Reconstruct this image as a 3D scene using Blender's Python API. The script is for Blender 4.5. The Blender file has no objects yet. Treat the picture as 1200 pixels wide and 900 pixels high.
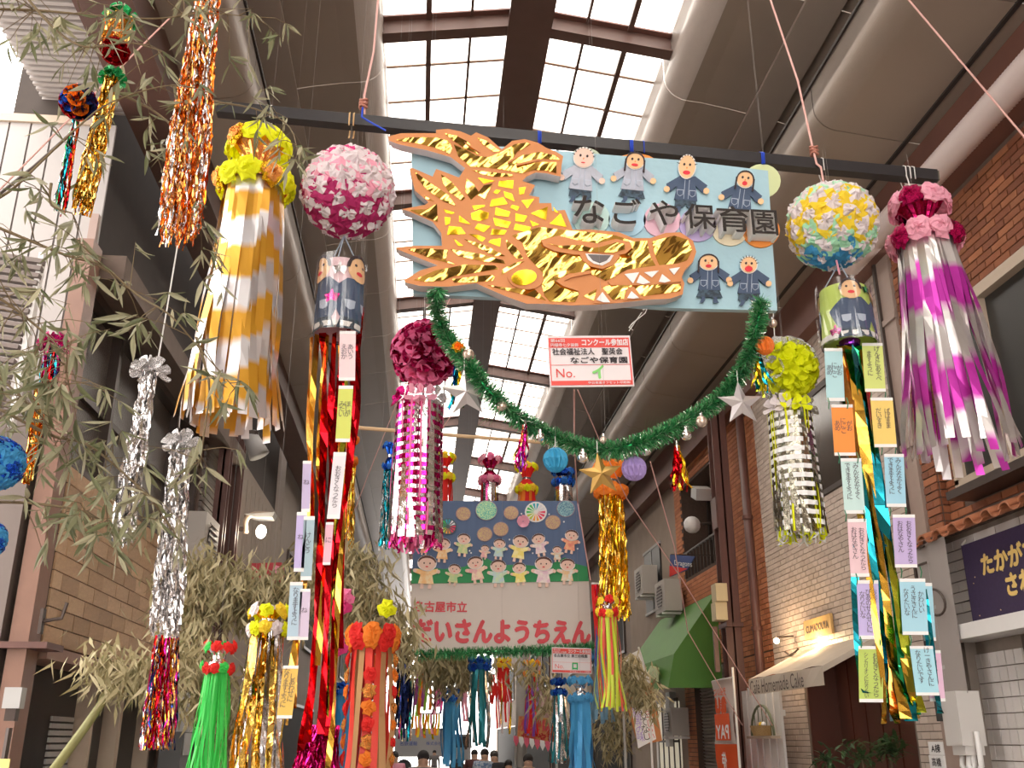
import bpy, bmesh, math, random
from mathutils import Vector, Matrix, Euler, noise
R = random.Random(7)
PI = math.pi
SC = bpy.context.scene
COL = SC.collection
# ---------------------------------------------------------------- camera
FPX = 1150.0
PITCH = math.atan(420 / FPX)
YAW = math.atan(110 / FPX * math.cos(PITCH))
CAM = Vector((0, 0, 1.6))
cd = bpy.data.cameras.new('camera'); cam = bpy.data.objects.new('camera', cd); COL.objects.link(cam)
cd.sensor_width = 36; cd.lens = FPX / 1200 * 36; cd.clip_end = 400; cd.clip_start = 0.05
cam.location = CAM; cam.rotation_euler = (PI / 2 + PITCH, 0, -YAW)
SC.camera = cam
# ---------------------------------------------------------------- world: bright overcast sky
w = bpy.data.worlds.new('overcast_sky'); SC.world = w; w.use_nodes = True
bg = w.node_tree.nodes['Background']; bg.inputs[0].default_value = (1.0, 0.95, 0.90, 1); bg.inputs[1].default_value = 5.2
SC.view_settings.view_transform = 'Standard'; SC.view_settings.look = 'None'
SC.view_settings.gamma = 1; SC.view_settings.use_curve_mapping = False
SC.view_settings.exposure = 0.28
# ---------------------------------------------------------------- pixel helpers (1200x900 frame)
Fv = Vector((math.sin(YAW) * math.cos(PITCH), math.cos(YAW) * math.cos(PITCH), math.sin(PITCH)))
Rv = Vector((math.cos(YAW), -math.sin(YAW), 0)); Uv = Rv.cross(Fv)
def ray(x, y): return Fv + Rv * ((x - 600) / FPX) + Uv * ((450 - y) / FPX)
def V(x, y, Y):
    r = ray(x, y); return CAM + r * (Y / r.y)
def VX(x, y, X):
    r = ray(x, y); return CAM + r * (X / r.x)
def mpp(x, y, Y): return Y / ray(x, y).y / FPX
def PR(p):
    d = Vector(p) - CAM; z = d.dot(Fv)
    if z < .05: return (-9999, -9999)
    return (600 + FPX * d.dot(Rv) / z, 450 - FPX * d.dot(Uv) / z)
def seen(p, m=30):
    x, y = PR(p); return -m < x < 1200 + m and -m < y < 900 + m
# ---------------------------------------------------------------- materials
MATS = {}
def mat(name, col, rough=.6, metal=0.0, var=0.0, vscale=8.0, bump=0.0, bscale=30.0, trans=0.0, emit=0.0, spec=.5, aniso=(1, 1, 1), col2=None, obj_var=0.0, bdet=3, brot=(0, 0, 0)):
    if name in MATS: return MATS[name]
    m = bpy.data.materials.new(name); m.use_nodes = True; nt = m.node_tree; N = nt.nodes; L = nt.links
    b = N['Principled BSDF']; c = (*col, 1)
    b.inputs['Base Color'].default_value = c; b.inputs['Roughness'].default_value = rough; b.inputs['Metallic'].default_value = metal
    b.inputs['Specular IOR Level'].default_value = spec
    tc = mp = None
    if var or bump or col2:
        tc = N.new('ShaderNodeTexCoord'); mp = N.new('ShaderNodeMapping'); L.new(tc.outputs['Object'], mp.inputs[0]); mp.inputs['Scale'].default_value = aniso; mp.inputs['Rotation'].default_value = brot
        if brot != (0, 0, 0): mp.vector_type = 'TEXTURE'; mp.inputs['Scale'].default_value = [1 / q for q in aniso]
    src = None
    if var or col2:
        n = N.new('ShaderNodeTexNoise'); n.inputs['Scale'].default_value = vscale; n.inputs['Detail'].default_value = 4; L.new(mp.outputs[0], n.inputs[0])
        mx = N.new('ShaderNodeMix'); mx.data_type = 'RGBA'
        if col2:
            rp = N.new('ShaderNodeMapRange'); rp.inputs[1].default_value = .4; rp.inputs[2].default_value = .6; L.new(n.outputs[0], rp.inputs[0]); L.new(rp.outputs[0], mx.inputs[0])
            mx.inputs[6].default_value = c; mx.inputs[7].default_value = (*col2, 1)
        else:
            L.new(n.outputs[0], mx.inputs[0])
            mx.inputs[6].default_value = (*[v * (1 - var) for v in col], 1); mx.inputs[7].default_value = (*[min(1, v * (1 + var)) for v in col], 1)
        src = mx.outputs[2]; L.new(src, b.inputs['Base Color'])
    if obj_var:
        oi = N.new('ShaderNodeObjectInfo'); hs = N.new('ShaderNodeHueSaturation'); mr = N.new('ShaderNodeMapRange')
        mr.inputs[3].default_value = 1 - obj_var; mr.inputs[4].default_value = 1 + obj_var
        L.new(oi.outputs['Random'], mr.inputs[0]); L.new(mr.outputs[0], hs.inputs['Value'])
        if src: L.new(src, hs.inputs['Color'])
        else: hs.inputs['Color'].default_value = c
        L.new(hs.outputs[0], b.inputs['Base Color'])
    if bump:
        n2 = N.new('ShaderNodeTexNoise'); n2.inputs['Scale'].default_value = bscale; n2.inputs['Detail'].default_value = bdet; L.new(mp.outputs[0], n2.inputs[0])
        bp = N.new('ShaderNodeBump'); bp.inputs['Strength'].default_value = bump; bp.inputs['Distance'].default_value = .02
        L.new(n2.outputs[0], bp.inputs['Height']); L.new(bp.outputs[0], b.inputs['Normal'])
    if trans:
        tr = N.new('ShaderNodeBsdfTranslucent'); tr.inputs[0].default_value = c
        if src: L.new(src, tr.inputs[0])
        ms = N.new('ShaderNodeMixShader'); ms.inputs[0].default_value = trans
        L.new(b.outputs[0], ms.inputs[1]); L.new(tr.outputs[0], ms.inputs[2]); L.new(ms.outputs[0], N['Material Output'].inputs[0])
    if emit:
        b.inputs['Emission Color'].default_value = c; b.inputs['Emission Strength'].default_value = emit
    MATS[name] = m; return m
def foil(name, col, rough=.22, bump=.6, bscale=14, trans=0): return mat(name, col, rough, 1.0, bump=bump, bscale=bscale, trans=trans)
def paper(name, col, trans=.25): return mat(name, col, .75, trans=trans)
def striped(name, c1, c2, period, m1=.8, m2=.5, sharp=.35, rough=.3):
    """printed film: colour bands that run along the strip (object z)"""
    m = bpy.data.materials.new(name); m.use_nodes = True; nt = m.node_tree; N = nt.nodes; L = nt.links; b = N['Principled BSDF']
    tc = N.new('ShaderNodeTexCoord'); sp = N.new('ShaderNodeSeparateXYZ'); L.new(tc.outputs['Object'], sp.inputs[0])
    ns = N.new('ShaderNodeTexNoise'); ns.inputs['Scale'].default_value = 5; L.new(tc.outputs['Object'], ns.inputs[0])
    oi = N.new('ShaderNodeObjectInfo')
    a = N.new('ShaderNodeMath'); a.operation = 'MULTIPLY_ADD'; L.new(ns.outputs[0], a.inputs[0]); a.inputs[1].default_value = period * .35; L.new(sp.outputs[2], a.inputs[2])
    a2 = N.new('ShaderNodeMath'); a2.operation = 'MULTIPLY_ADD'; L.new(oi.outputs['Random'], a2.inputs[0]); a2.inputs[1].default_value = period * .45; L.new(a.outputs[0], a2.inputs[2])
    s = N.new('ShaderNodeMath'); s.operation = 'MULTIPLY'; L.new(a2.outputs[0], s.inputs[0]); s.inputs[1].default_value = 2 * PI / period
    s2 = N.new('ShaderNodeMath'); s2.operation = 'SINE'; L.new(s.outputs[0], s2.inputs[0])
    mr = N.new('ShaderNodeMapRange'); mr.inputs[1].default_value = -sharp; mr.inputs[2].default_value = sharp; L.new(s2.outputs[0], mr.inputs[0])
    mx = N.new('ShaderNodeMix'); mx.data_type = 'RGBA'; mx.inputs[6].default_value = (*c1, 1); mx.inputs[7].default_value = (*c2, 1)
    L.new(mr.outputs[0], mx.inputs[0]); L.new(mx.outputs[2], b.inputs['Base Color'])
    mm = N.new('ShaderNodeMapRange'); mm.inputs[3].default_value = m1; mm.inputs[4].default_value = m2; L.new(mr.outputs[0], mm.inputs[0]); L.new(mm.outputs[0], b.inputs['Metallic'])
    b.inputs['Roughness'].default_value = rough
    return m
# ---------------------------------------------------------------- mesh builder
class MB:
    def __init__(s): s.v = []; s.f = []; s.m = []
    def add(s, vs, fs, mi=0):
        o = len(s.v); s.v += [tuple(q) for q in vs]; s.f += [tuple(i + o for i in f) for f in fs]; s.m += [mi] * len(fs)
    def box(s, c, d, rot=None, mi=0):
        c = Vector(c); hx, hy, hz = d[0] / 2, d[1] / 2, d[2] / 2
        vs = [Vector((x, y, z)) for x in (-hx, hx) for y in (-hy, hy) for z in (-hz, hz)]
        if rot is not None: vs = [rot @ q for q in vs]
        s.add([q + c for q in vs], [(0, 1, 3, 2), (4, 6, 7, 5), (0, 4, 5, 1), (2, 3, 7, 6), (0, 2, 6, 4), (1, 5, 7, 3)], mi); return s
    def bb(s, a, b, mi=0):
        a = Vector(a); b = Vector(b); return s.box((a + b) / 2, [abs(b[i] - a[i]) for i in range(3)], None, mi)
    def tube(s, pts, r, n=8, cap=True, mi=0):
        pts = [Vector(p) for p in pts]; k = len(pts); rr = r if isinstance(r, (list, tuple)) else [r] * k
        up = None; rings = []
        for i, p in enumerate(pts):
            t = (pts[min(i + 1, k - 1)] - pts[max(i - 1, 0)])
            t = t.normalized() if t.length > 1e-9 else Vector((0, 0, 1))
            if up is None: up = t.orthogonal().normalized()
            up = (up - t * up.dot(t)); up = up.normalized() if up.length > 1e-6 else t.orthogonal().normalized()
            sd = t.cross(up); rings.append([p + (up * math.cos(2 * PI * j / n) + sd * math.sin(2 * PI * j / n)) * rr[i] for j in range(n)])
        vs = [q for g in rings for q in g]
        fs = [(i * n + j, i * n + (j + 1) % n, (i + 1) * n + (j + 1) % n, (i + 1) * n + j) for i in range(k - 1) for j in range(n)]
        if cap: fs += [tuple(range(n - 1, -1, -1)), tuple((k - 1) * n + j for j in range(n))]
        s.add(vs, fs, mi); return s
    def lathe(s, c, prof, n=20, mi=0, ax=None):
        """prof: (radius, height) pairs around c"""
        c = Vector(c); Rm = ax or Matrix.Identity(3)
        vs = [c + Rm @ Vector((r * math.cos(2 * PI * j / n), r * math.sin(2 * PI * j / n), h)) for r, h in prof for j in range(n)]
        k = len(prof); fs = [(i * n + j, i * n + (j + 1) % n, (i + 1) * n + (j + 1) % n, (i + 1) * n + j) for i in range(k - 1) for j in range(n)]
        s.add(vs, fs, mi); return s
    def ball(s, c, r, n=12, mi=0, sc=(1, 1, 1)):
        c = Vector(c); m = n // 2; vs = [c + Vector((0, 0, r * sc[2]))]
        for i in range(1, m):
            a = PI * i / m
            vs += [c + Vector((r * sc[0] * math.sin(a) * math.cos(2 * PI * j / n), r * sc[1] * math.sin(a) * math.sin(2 * PI * j / n), r * sc[2] * math.cos(a))) for j in range(n)]
        vs.append(c - Vector((0, 0, r * sc[2]))); e = len(vs) - 1
        fs = [(0, 1 + j, 1 + (j + 1) % n) for j in range(n)]
        for i in range(m - 2): fs += [(1 + i * n + j, 1 + (i + 1) * n + j, 1 + (i + 1) * n + (j + 1) % n, 1 + i * n + (j + 1) % n) for j in range(n)]
        b0 = 1 + (m - 2) * n; fs += [(b0 + j, e, b0 + (j + 1) % n) for j in range(n)]
        s.add(vs, fs, mi); return s
    def prism(s, pts, d, mi=0, mside=None):
        """extrude a planar outline (Vectors) along vector d; front cap = pts"""
        pts = [Vector(p) for p in pts]; d = Vector(d); n = len(pts)
        s.add(pts, [tuple(range(n))], mi); s.add([p + d for p in pts], [tuple(range(n - 1, -1, -1))], mi)
        s.add(pts + [p + d for p in pts], [(i, (i + 1) % n, n + (i + 1) % n, n + i) for i in range(n)], mi if mside is None else mside); return s
    def ribbon(s, pts, ws, wd, mi=0):
        """flat band through pts; ws widths; wd width directions"""
        n = len(pts); vs = []
        for i in range(n):
            w = ws[i] if isinstance(ws, (list, tuple)) else ws; d = wd[i] if isinstance(wd, list) else wd
            vs += [Vector(pts[i]) - d * w / 2, Vector(pts[i]) + d * w / 2]
        s.add(vs, [(2 * i, 2 * i + 1, 2 * i + 3, 2 * i + 2) for i in range(n - 1)], mi); return s
    def mesh(s, name, org=None):
        me = bpy.data.meshes.new(name); o = org or Vector((0, 0, 0))
        me.from_pydata([(q[0] - o[0], q[1] - o[1], q[2] - o[2]) for q in s.v], [], s.f)
        me.polygons.foreach_set('material_index', s.m); me.update(); return me
ORG = {}
def props(o, label=None, cat=None, group=None, kind=None):
    if label: o['label'] = label
    if cat: o['category'] = cat
    if group: o['group'] = group
    if kind: o['kind'] = kind
    return o
def root(name, label, cat, loc, group=None):
    o = bpy.data.objects.new(name, None); COL.objects.link(o); o.location = loc; o.empty_display_size = .1
    ORG[o] = Vector(loc); return props(o, label, cat, group)
def link(name, me, mats=None, parent=None, smooth=False, kind=None, label=None):
    o = bpy.data.objects.new(name, me); COL.objects.link(o)
    if mats is not None:
        for m in (mats if isinstance(mats, (list, tuple)) else [mats]): me.materials.append(m)
    if parent: o.parent = parent; ORG[o] = ORG[parent]
    else: ORG[o] = Vector((0, 0, 0))
    if smooth: me.polygons.foreach_set('use_smooth', [True] * len(me.polygons))
    if kind: o['kind'] = kind
    if label: o['label'] = label
    return o
def put(mb, name, mats, parent=None, smooth=False, kind=None, label=None):
    """world-space builder -> one object (child of parent keeps the thing's origin)"""
    if parent is None:
        c = Vector((0, 0, 0)); n = len(mb.v)
        for q in mb.v: c += Vector(q)
        c /= max(1, n)
        if kind == 'structure': c = Vector((0, 0, 0))
        o = link(name, mb.mesh(name, c), mats, None, smooth, kind, label); o.location = c; ORG[o] = c; return o
    return link(name, mb.mesh(name, ORG[parent]), mats, parent, smooth, kind, label)
def inst(me, name, parent, loc, rot=None, scale=None):
    """object sharing mesh data, world loc"""
    o = bpy.data.objects.new(name, me); COL.objects.link(o)
    if parent: o.parent = parent; ORG[o] = ORG[parent]; loc = Vector(loc) - ORG[parent]
    M = Matrix.Translation(loc)
    if rot is not None: M = M @ rot.to_4x4()
    if scale is not None: M = M @ Matrix.Diagonal((*scale, 1)) if not isinstance(scale, float) else M @ Matrix.Scale(scale, 4)
    o.matrix_local = M; return o
def aim(z, up=Vector((0, 0, 1))):
    z = Vector(z).normalized(); x = up.cross(z); x = x.normalized() if x.length > 1e-4 else Vector((1, 0, 0)); y = z.cross(x)
    return Matrix((x, y, z)).transposed()
# ---------------------------------------------------------------- text
def text_mesh(s, w, h, right, up, center, extrude=0.0, bold=0.0, line=1.0, fit=True):
    cu = bpy.data.curves.new('t', 'FONT'); cu.body = s; cu.size = 1; cu.extrude = 0; cu.offset = 0; cu.space_line = line; cu.resolution_u = 3
    cu.align_x = 'CENTER'
    if extrude: cu.extrude = .5
    to = bpy.data.objects.new('t', cu); COL.objects.link(to); dg = bpy.context.evaluated_depsgraph_get()
    me = bpy.data.meshes.new_from_object(to.evaluated_get(dg)); bpy.data.objects.remove(to); bpy.data.curves.remove(cu)
    if not me.vertices: return me, None
    xs = [v.co.x for v in me.vertices]; ys = [v.co.y for v in me.vertices]
    x0, x1, y0, y1 = min(xs), max(xs), min(ys), max(ys); sx = w / max(1e-6, x1 - x0) if w else None; sy = h / max(1e-6, y1 - y0) if h else None
    sx = sx or sy; sy = sy or sx
    if not fit: sx = sy = min(sx, sy)
    right = Vector(right).normalized(); up = Vector(up).normalized(); n = right.cross(up)
    for v in me.vertices:
        a = (v.co.x - (x0 + x1) / 2) * sx; b = (v.co.y - (y0 + y1) / 2) * sy; c = v.co.z * 2 * extrude
        v.co = right * a + up * b + n * c
    me.materials.clear()
    if bold:
        base = [v.co.copy() for v in me.vertices]; polys = [tuple(p.vertices) for p in me.polygons]; vs = []; fs = []; e = bold * (abs(sy) if h else 1)
        for q, (dx, dy) in enumerate(((0, 0), (1, 0), (-1, 0), (0, 1), (0, -1), (.7, .7), (-.7, -.7))):
            o_ = len(vs); vs += [c + right * dx * e + up * dy * e + n * q * .0002 for c in base]; fs += [tuple(i + o_ for i in f) for f in polys]
        me2 = bpy.data.meshes.new('lettering'); me2.from_pydata(vs, [], fs); me2.update(); bpy.data.meshes.remove(me); me = me2
    return me, Vector(center)
def text(s, w, h, right, up, center, m, parent, name='lettering', extrude=0.0, bold=0.0, line=1.0, fit=True, side=None):
    me, c = text_mesh(s, w, h, right, up, center, extrude, bold, line, fit)
    if c is None: return None
    me.materials.append(m)
    if side:
        me.materials.append(side); n = Vector(right).cross(Vector(up)).normalized()
        for p in me.polygons: p.material_index = 0 if p.normal.dot(n) > .6 else 1
    else: me.polygons.foreach_set('material_index', [0] * len(me.polygons))
    o = bpy.data.objects.new(name, me); COL.objects.link(o); o.parent = parent; ORG[o] = ORG[parent]; o.location = c - ORG[parent]
    return o
X1, Y1, Z1 = Vector((1, 0, 0)), Vector((0, 1, 0)), Vector((0, 0, 1))
# ---------------------------------------------------------------- tiling of a wall face
UNIT = {}
def unit_box(m):
    if m.name not in UNIT:
        b = MB(); b.box((0, 0, 0), (1, 1, 1)); me = b.mesh('tile'); me.materials.append(m); UNIT[m.name] = me
    return UNIT[m.name]
def tiling(parent, o, u, span, zspan, bw, bh, gap, depth, mats, name, limit=300, holes=(), bond=.5, out=None, jit=.002, stuff=True, half_seen=True):
    """o: corner on the face, u: unit direction along it; pieces stand proud along out"""
    cand = []; rows = int(zspan / bh)
    for r in range(rows):
        off = -(bw * bond) * (r % 2); k = 0; a = off
        while a < span:
            a0, a1 = max(0, a), min(span, a + bw - gap); zc = o.z + r * bh + bh / 2
            if a1 - a0 > .02:
                yc = (a0 + a1) / 2; c = o + u * yc; c.z = zc
                bad = False
                for h in holes:   # (a0,a1,z0,z1) in face coords
                    if a1 > h[0] and a0 < h[1] and zc + bh / 2 > h[2] and zc - bh / 2 < h[3]: bad = True; break
                if not bad: cand.append((c, a1 - a0))
            a += bw
    cand = [c for c in cand if seen(c[0], 60)]
    cand.sort(key=lambda q: (q[0] - CAM).length)
    rr = random.Random(len(cand)); nrm = out; rest = MB()
    for i, (c, wd) in enumerate(cand):
        d = depth + rr.uniform(-jit, jit); p = c + nrm * (d / 2)
        M = Matrix((u, nrm, Z1)).transposed()
        if i < limit:
            inst(unit_box(mats[rr.randrange(len(mats))]), name, parent, p, M, (wd, d, bh - gap))
        else: rest.box(p, (wd, d, bh - gap), M, rr.randrange(len(mats)))
    if rest.v and stuff: put(rest, name + '_rows', mats, parent, kind='stuff')
# ================================================================ MATERIALS
M_ceil = mat('ceiling_panel', (.27, .21, .168), .42, var=.1, vscale=1.3, bump=.05, bscale=5, obj_var=.03)
M_ceil_rib = mat('ceiling_rib', (.33, .265, .22), .4, var=.08, vscale=2)
M_lip = mat('skylight_lip', (.50, .44, .40), .35, trans=.2, var=.05)
M_beam = mat('roof_beam_brown', (.105, .052, .04), .45, var=.2, vscale=4)
M_beam2 = mat('roof_girder_rust', (.16, .07, .052), .5, var=.2, vscale=3)
M_dark = mat('dark_recess', (.035, .026, .022), .7, var=.3)
M_purlin = mat('purlin_backlit_tan', (.46, .34, .27), .6, trans=.3)  # pale tan paints in the backlit look of purlins behind frosted panes
M_bronze = mat('bronze_frame', (.07, .05, .042), .4, .4, var=.15)
M_mortar = mat('mortar_dark', (.10, .065, .05), .9, var=.25, vscale=20)
M_brick = [mat('brick_%d' % i, c, .75, var=.18, vscale=9, bump=.3, bscale=60, obj_var=.16) for i, c in enumerate([(.26, .085, .034), (.31, .11, .045), (.21, .066, .028)])]
M_tile = [mat('buff_tile_%d' % i, c, .45, var=.06, vscale=9, obj_var=.08) for i, c in enumerate([(.55, .45, .385), (.51, .415, .35), (.59, .49, .42)])]
M_ltile = [mat('ochre_tile_%d' % i, c, .6, var=.22, vscale=7, bump=.3, bscale=40, obj_var=.12) for i, c in enumerate([(.43, .27, .15), (.38, .235, .13), (.48, .31, .18)])]
M_wtile = [mat('white_tile_%d' % i, c, .25, var=.04, obj_var=.05) for i, c in enumerate([(.62, .58, .55), (.58, .54, .51)])]
M_obrick = [mat('orange_brick_%d' % i, c, .75, var=.12, vscale=9, obj_var=.1) for i, c in enumerate([(.50, .18, .075), (.45, .155, .065), (.55, .21, .09)])]
M_grout = mat('grout_grey', (.22, .18, .15), .9, var=.2)
M_steel = mat('painted_steel_brown', (.11, .045, .035), .45, var=.25, vscale=5)
M_mauve = mat('post_mauve', (.15, .115, .10), .5, var=.15, vscale=4)
M_beige = mat('beige_metal', (.42, .33, .25), .5, var=.08)
M_white = mat('white_paint', (.72, .70, .68), .4, var=.05)
M_grey = mat('grey_plastic', (.40, .39, .38), .5, var=.06)
M_glassdk = mat('dark_window_glass', (.03, .028, .026), .3, 0, spec=.3)
M_plaster = mat('plaster_grey', (.32, .25, .20), .85, var=.18, vscale=3, bump=.1)
M_shut = mat('roller_shutter', (.42, .39, .37), .4, .3, var=.08)
M_asph = mat('paving', (.30, .27, .25), .8, var=.2, vscale=6)
# ================================================================ FLOOR, ENDS
fl = put(MB().bb((-9, -14, -.2), (9, 95, 0)), 'floor', M_asph, kind='structure')
# ================================================================ ARCADE ROOF
Y0, Y1R = -9.0, 62.0
ZS, ZR, XC = 9.0, 9.24, .98
SX0, SX1, BX0, BX1 = -.62, 2.58, .80, 1.16
def zsky(x): return ZS + (ZR - ZS) * (1 - abs(x - XC) / 1.6)
sky_m = bpy.data.materials.new('skylight_pane'); sky_m.use_nodes = True
_n = sky_m.node_tree.nodes; _l = sky_m.node_tree.links
_t = _n.new('ShaderNodeBsdfTransparent'); _t.inputs[0].default_value = (.93, .92, .90, 1)
_d = _n.new('ShaderNodeBsdfTranslucent'); _d.inputs[0].default_value = (.9, .88, .85, 1)
_x = _n.new('ShaderNodeMixShader'); _x.inputs[0].default_value = .45
_l.new(_t.outputs[0], _x.inputs[1]); _l.new(_d.outputs[0], _x.inputs[2]); _l.new(_x.outputs[0], _n['Material Output'].inputs[0])
sl = root('window_1', 'long frosted gabled skylight along the arcade roof', None, (XC, 0, ZS)); sl['kind'] = 'structure'
bay = 3.62; yb = 8.84 - bay * 5
cross = []
y = yb
while y < Y1R: cross.append(y); y += bay
M_paneU = unit_box(sky_m)
restp = MB(); cnt = 0
cols = [(SX0, -.14), (-.11, .33), (.36, BX0), (BX1, 1.62), (1.65, 2.10), (2.13, SX1)]
purl = MB(); mull = MB()
for j, yc in enumerate(cross[:-1]):
    rows = 5; h = (bay - .22) / rows
    for r in range(rows):
        ya = yc + .11 + r * h; yb2 = ya + h - .03
        for (a, b) in cols:
            xm = (a + b) / 2; sgn = 1 if xm < XC else -1; ang = math.atan((ZR - ZS) / 1.6) * sgn
            rot = Matrix.Rotation(-ang, 3, 'Y')
            c = Vector((xm, (ya + yb2) / 2, zsky(xm) + .03))
            if seen(c, 60) and cnt < 300 and yc > 3:
                inst(M_paneU, 'pane', sl, c, rot, (b - a, h - .03, .012)); cnt += 1
            else: restp.box(c, (b - a, h - .03, .012), rot)
        if r:
            for (a, b) in ((SX0, BX0), (BX1, SX1)):
                xm = (a + b) / 2; sgn = 1 if xm < XC else -1
                purl.box((xm, ya - .015, zsky(xm) + .03), (b - a, .035, .03), Matrix.Rotation(-math.atan((ZR - ZS) / 1.6) * sgn, 3, 'Y'))
    for xm, wd in ((-.125, .06), (.345, .03), (1.635, .03), (2.115, .06)):
        mull.bb((xm - wd / 2, yc + .05, zsky(xm) - .02), (xm + wd / 2, yc + bay - .05, zsky(xm) + .025))
put(restp, 'pane_rows', sky_m, sl, kind='stuff')
put(purl, 'purlin_rows', M_purlin, sl, kind='stuff'); put(mull, 'mullion_rows', M_beam, sl, kind='stuff')
ceil = root('ceiling', 'brown panelled arcade ceiling stepping down from the skylight', None, (XC, 0, 7)); ceil['kind'] = 'structure'
put(MB().bb((BX0, Y0, ZR - .25), (BX1, Y1R, ZR + .1)).bb((BX0 - .06, Y0, ZR - .28), (BX1 + .06, Y1R, ZR - .24)), 'ridge_beam', M_beam, ceil)
cb = MB()
for (a, b) in ((SX0, XC), (XC, SX1)):
    xm = (a + b) / 2; sgn = 1 if xm < XC else -1; rt = Matrix.Rotation(-math.atan((ZR - ZS) / 1.6) * sgn, 3, 'Y')
    cb.box((xm, 0, zsky(xm) - .08), (abs(b - a) + .02, .05, .2), rt); cb.box((xm, 0, zsky(xm) - .19), (abs(b - a) + .02, .16, .02), rt); cb.box((xm, 0, zsky(xm) + .02), (abs(b - a) + .02, .2, .02), rt, 1)
cme = cb.mesh('crossbeam'); cme.materials.append(M_beam); cme.materials.append(M_beam2)
for yc in cross: inst(cme, 'crossbeam', ceil, (0, yc, 0))
SL = 1.82
def strip(prof, name, m, lo=0, hi=0, th=.02, smooth=True, gap=.012, flip=False):
    """profile in XZ swept along y in panel lengths"""
    mb = MB(); n = len(prof)
    vs = [(x, 0, z) for x, z in prof] + [(x, SL - gap, z) for x, z in prof] + [(x, 0, z + th) for x, z in prof] + [(x, SL - gap, z + th) for x, z in prof]
    fs = [(i, i + 1, n + i + 1, n + i) for i in range(n - 1)] + [(2 * n + i, 3 * n + i, 3 * n + i + 1, 2 * n + i + 1) for i in range(n - 1)]
    fs += [(i, 2 * n + i, 2 * n + i + 1, i + 1) for i in range(n - 1)] + [(n + i, n + i + 1, 3 * n + i + 1, 3 * n + i) for i in range(n - 1)]
    mb.add(vs, fs); me = mb.mesh(name); me.materials.append(m)
    yy = Y0
    while yy < Y1R:
        inst(me, name, ceil, (0, yy, 0)); yy += SL
def arc(cx, cz, r, a0, a1, n=14): return [(cx + r * math.cos(math.radians(a0 + (a1 - a0) * i / n)), cz + r * math.sin(math.radians(a0 + (a1 - a0) * i / n))) for i in range(n + 1)]
def mir(p): return [(2 * XC - x, z) for x, z in p]
lipR = [(2.58, 9.08)] + arc(2.86, 8.76, .28, 180, 262)
strip(lipR, 'lip_panel', M_lip); strip(mir(lipR), 'lip_panel', M_lip)
b1 = [(2.82, 8.482), (3.0, 8.46), (3.3, 8.40), (3.8, 8.28), (4.3, 8.14)]
strip(b1, 'ceiling_panel', M_ceil); strip(mir(b1), 'ceiling_panel', M_ceil)
b2 = [(3.46, 7.35)] + arc(3.68, 7.1, .22, 180, 262) + [(4.1, 6.82), (4.62, 6.76)]
strip(b2, 'ceiling_panel', M_ceil)
b2l = [(-1.62, 7.35)] + arc(-1.84, 7.1, .22, 0, -82) + [(-2.1, 6.84), (-2.4, 6.8)]
strip(b2l, 'ceiling_panel', M_ceil)
put(MB().prism([(3.5, Y0, 8.33), (3.84, Y0, 8.25), (3.84, Y0, 8.21), (3.5, Y0, 8.29)], (0, Y1R - Y0, 0)), 'ceiling_rib', M_ceil_rib, ceil)
put(MB().prism([(-1.54, Y0, 8.33), (-1.88, Y0, 8.25), (-1.88, Y0, 8.21), (-1.54, Y0, 8.29)], (0, Y1R - Y0, 0)), 'ceiling_rib', M_ceil_rib, ceil)
put(MB().bb((4.28, Y0, 6.78), (4.32, Y1R, 8.3)).bb((-2.36, Y0, 6.85), (-2.32, Y1R, 8.3)).bb((3.44, Y0, 7.33), (4.3, Y1R, 7.36)).bb((-2.34, Y0, 7.33), (-1.6, Y1R, 7.36)), 'light_seal_board', M_dark, ceil)  # added dark boards that stop light leaking in between the ceiling steps
put(MB().bb((4.42, Y0, 6.2), (4.75, Y1R, 6.76)), 'girder', M_beam2, ceil)
put(MB().bb((-2.56, Y0, 6.45), (-2.14, Y1R, 6.82)), 'girder', M_beam, ceil)
g = MB()
for i in range(150): g.bb((-3.2, -3 + i * .068, 6.5), (-2.56, -3 + i * .068 + .034, 6.53))
g.bb((-3.2, -3, 6.53), (-2.56, 7.2, 6.56)); put(g, 'eave_sheet', mat('eave_white', (.42, .38, .36), .5), ceil)
# gutter tube on the right
gt = root('gutter_pipe', 'long pale ribbed pipe along the top of the brick wall', 'pipe', (4.4, 6, 6.28)); tb = MB(); pts = []; rr_ = []
yy = 3.0
while yy < 8.9: pts += [(4.36, yy, 6.30), (4.36, yy + .018, 6.30)]; rr_ += [.125, .117]; yy += .036
tb.tube(pts, rr_, 16); put(tb, 'ribbed_tube', mat('tube_pinkwhite', (.66, .55, .52), .45), gt, True)
brk = MB()
for yy in (3.6, 5.4, 7.2, 8.7): brk.bb((4.34, yy, 6.38), (4.62, yy + .04, 6.46))
put(brk, 'bracket', M_steel, gt)
# ================================================================ RIGHT SIDE
def struct(name, label=None, loc=(0, 0, 0)):
    o = root(name, label, None, loc); o['kind'] = 'structure'; return o
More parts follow.
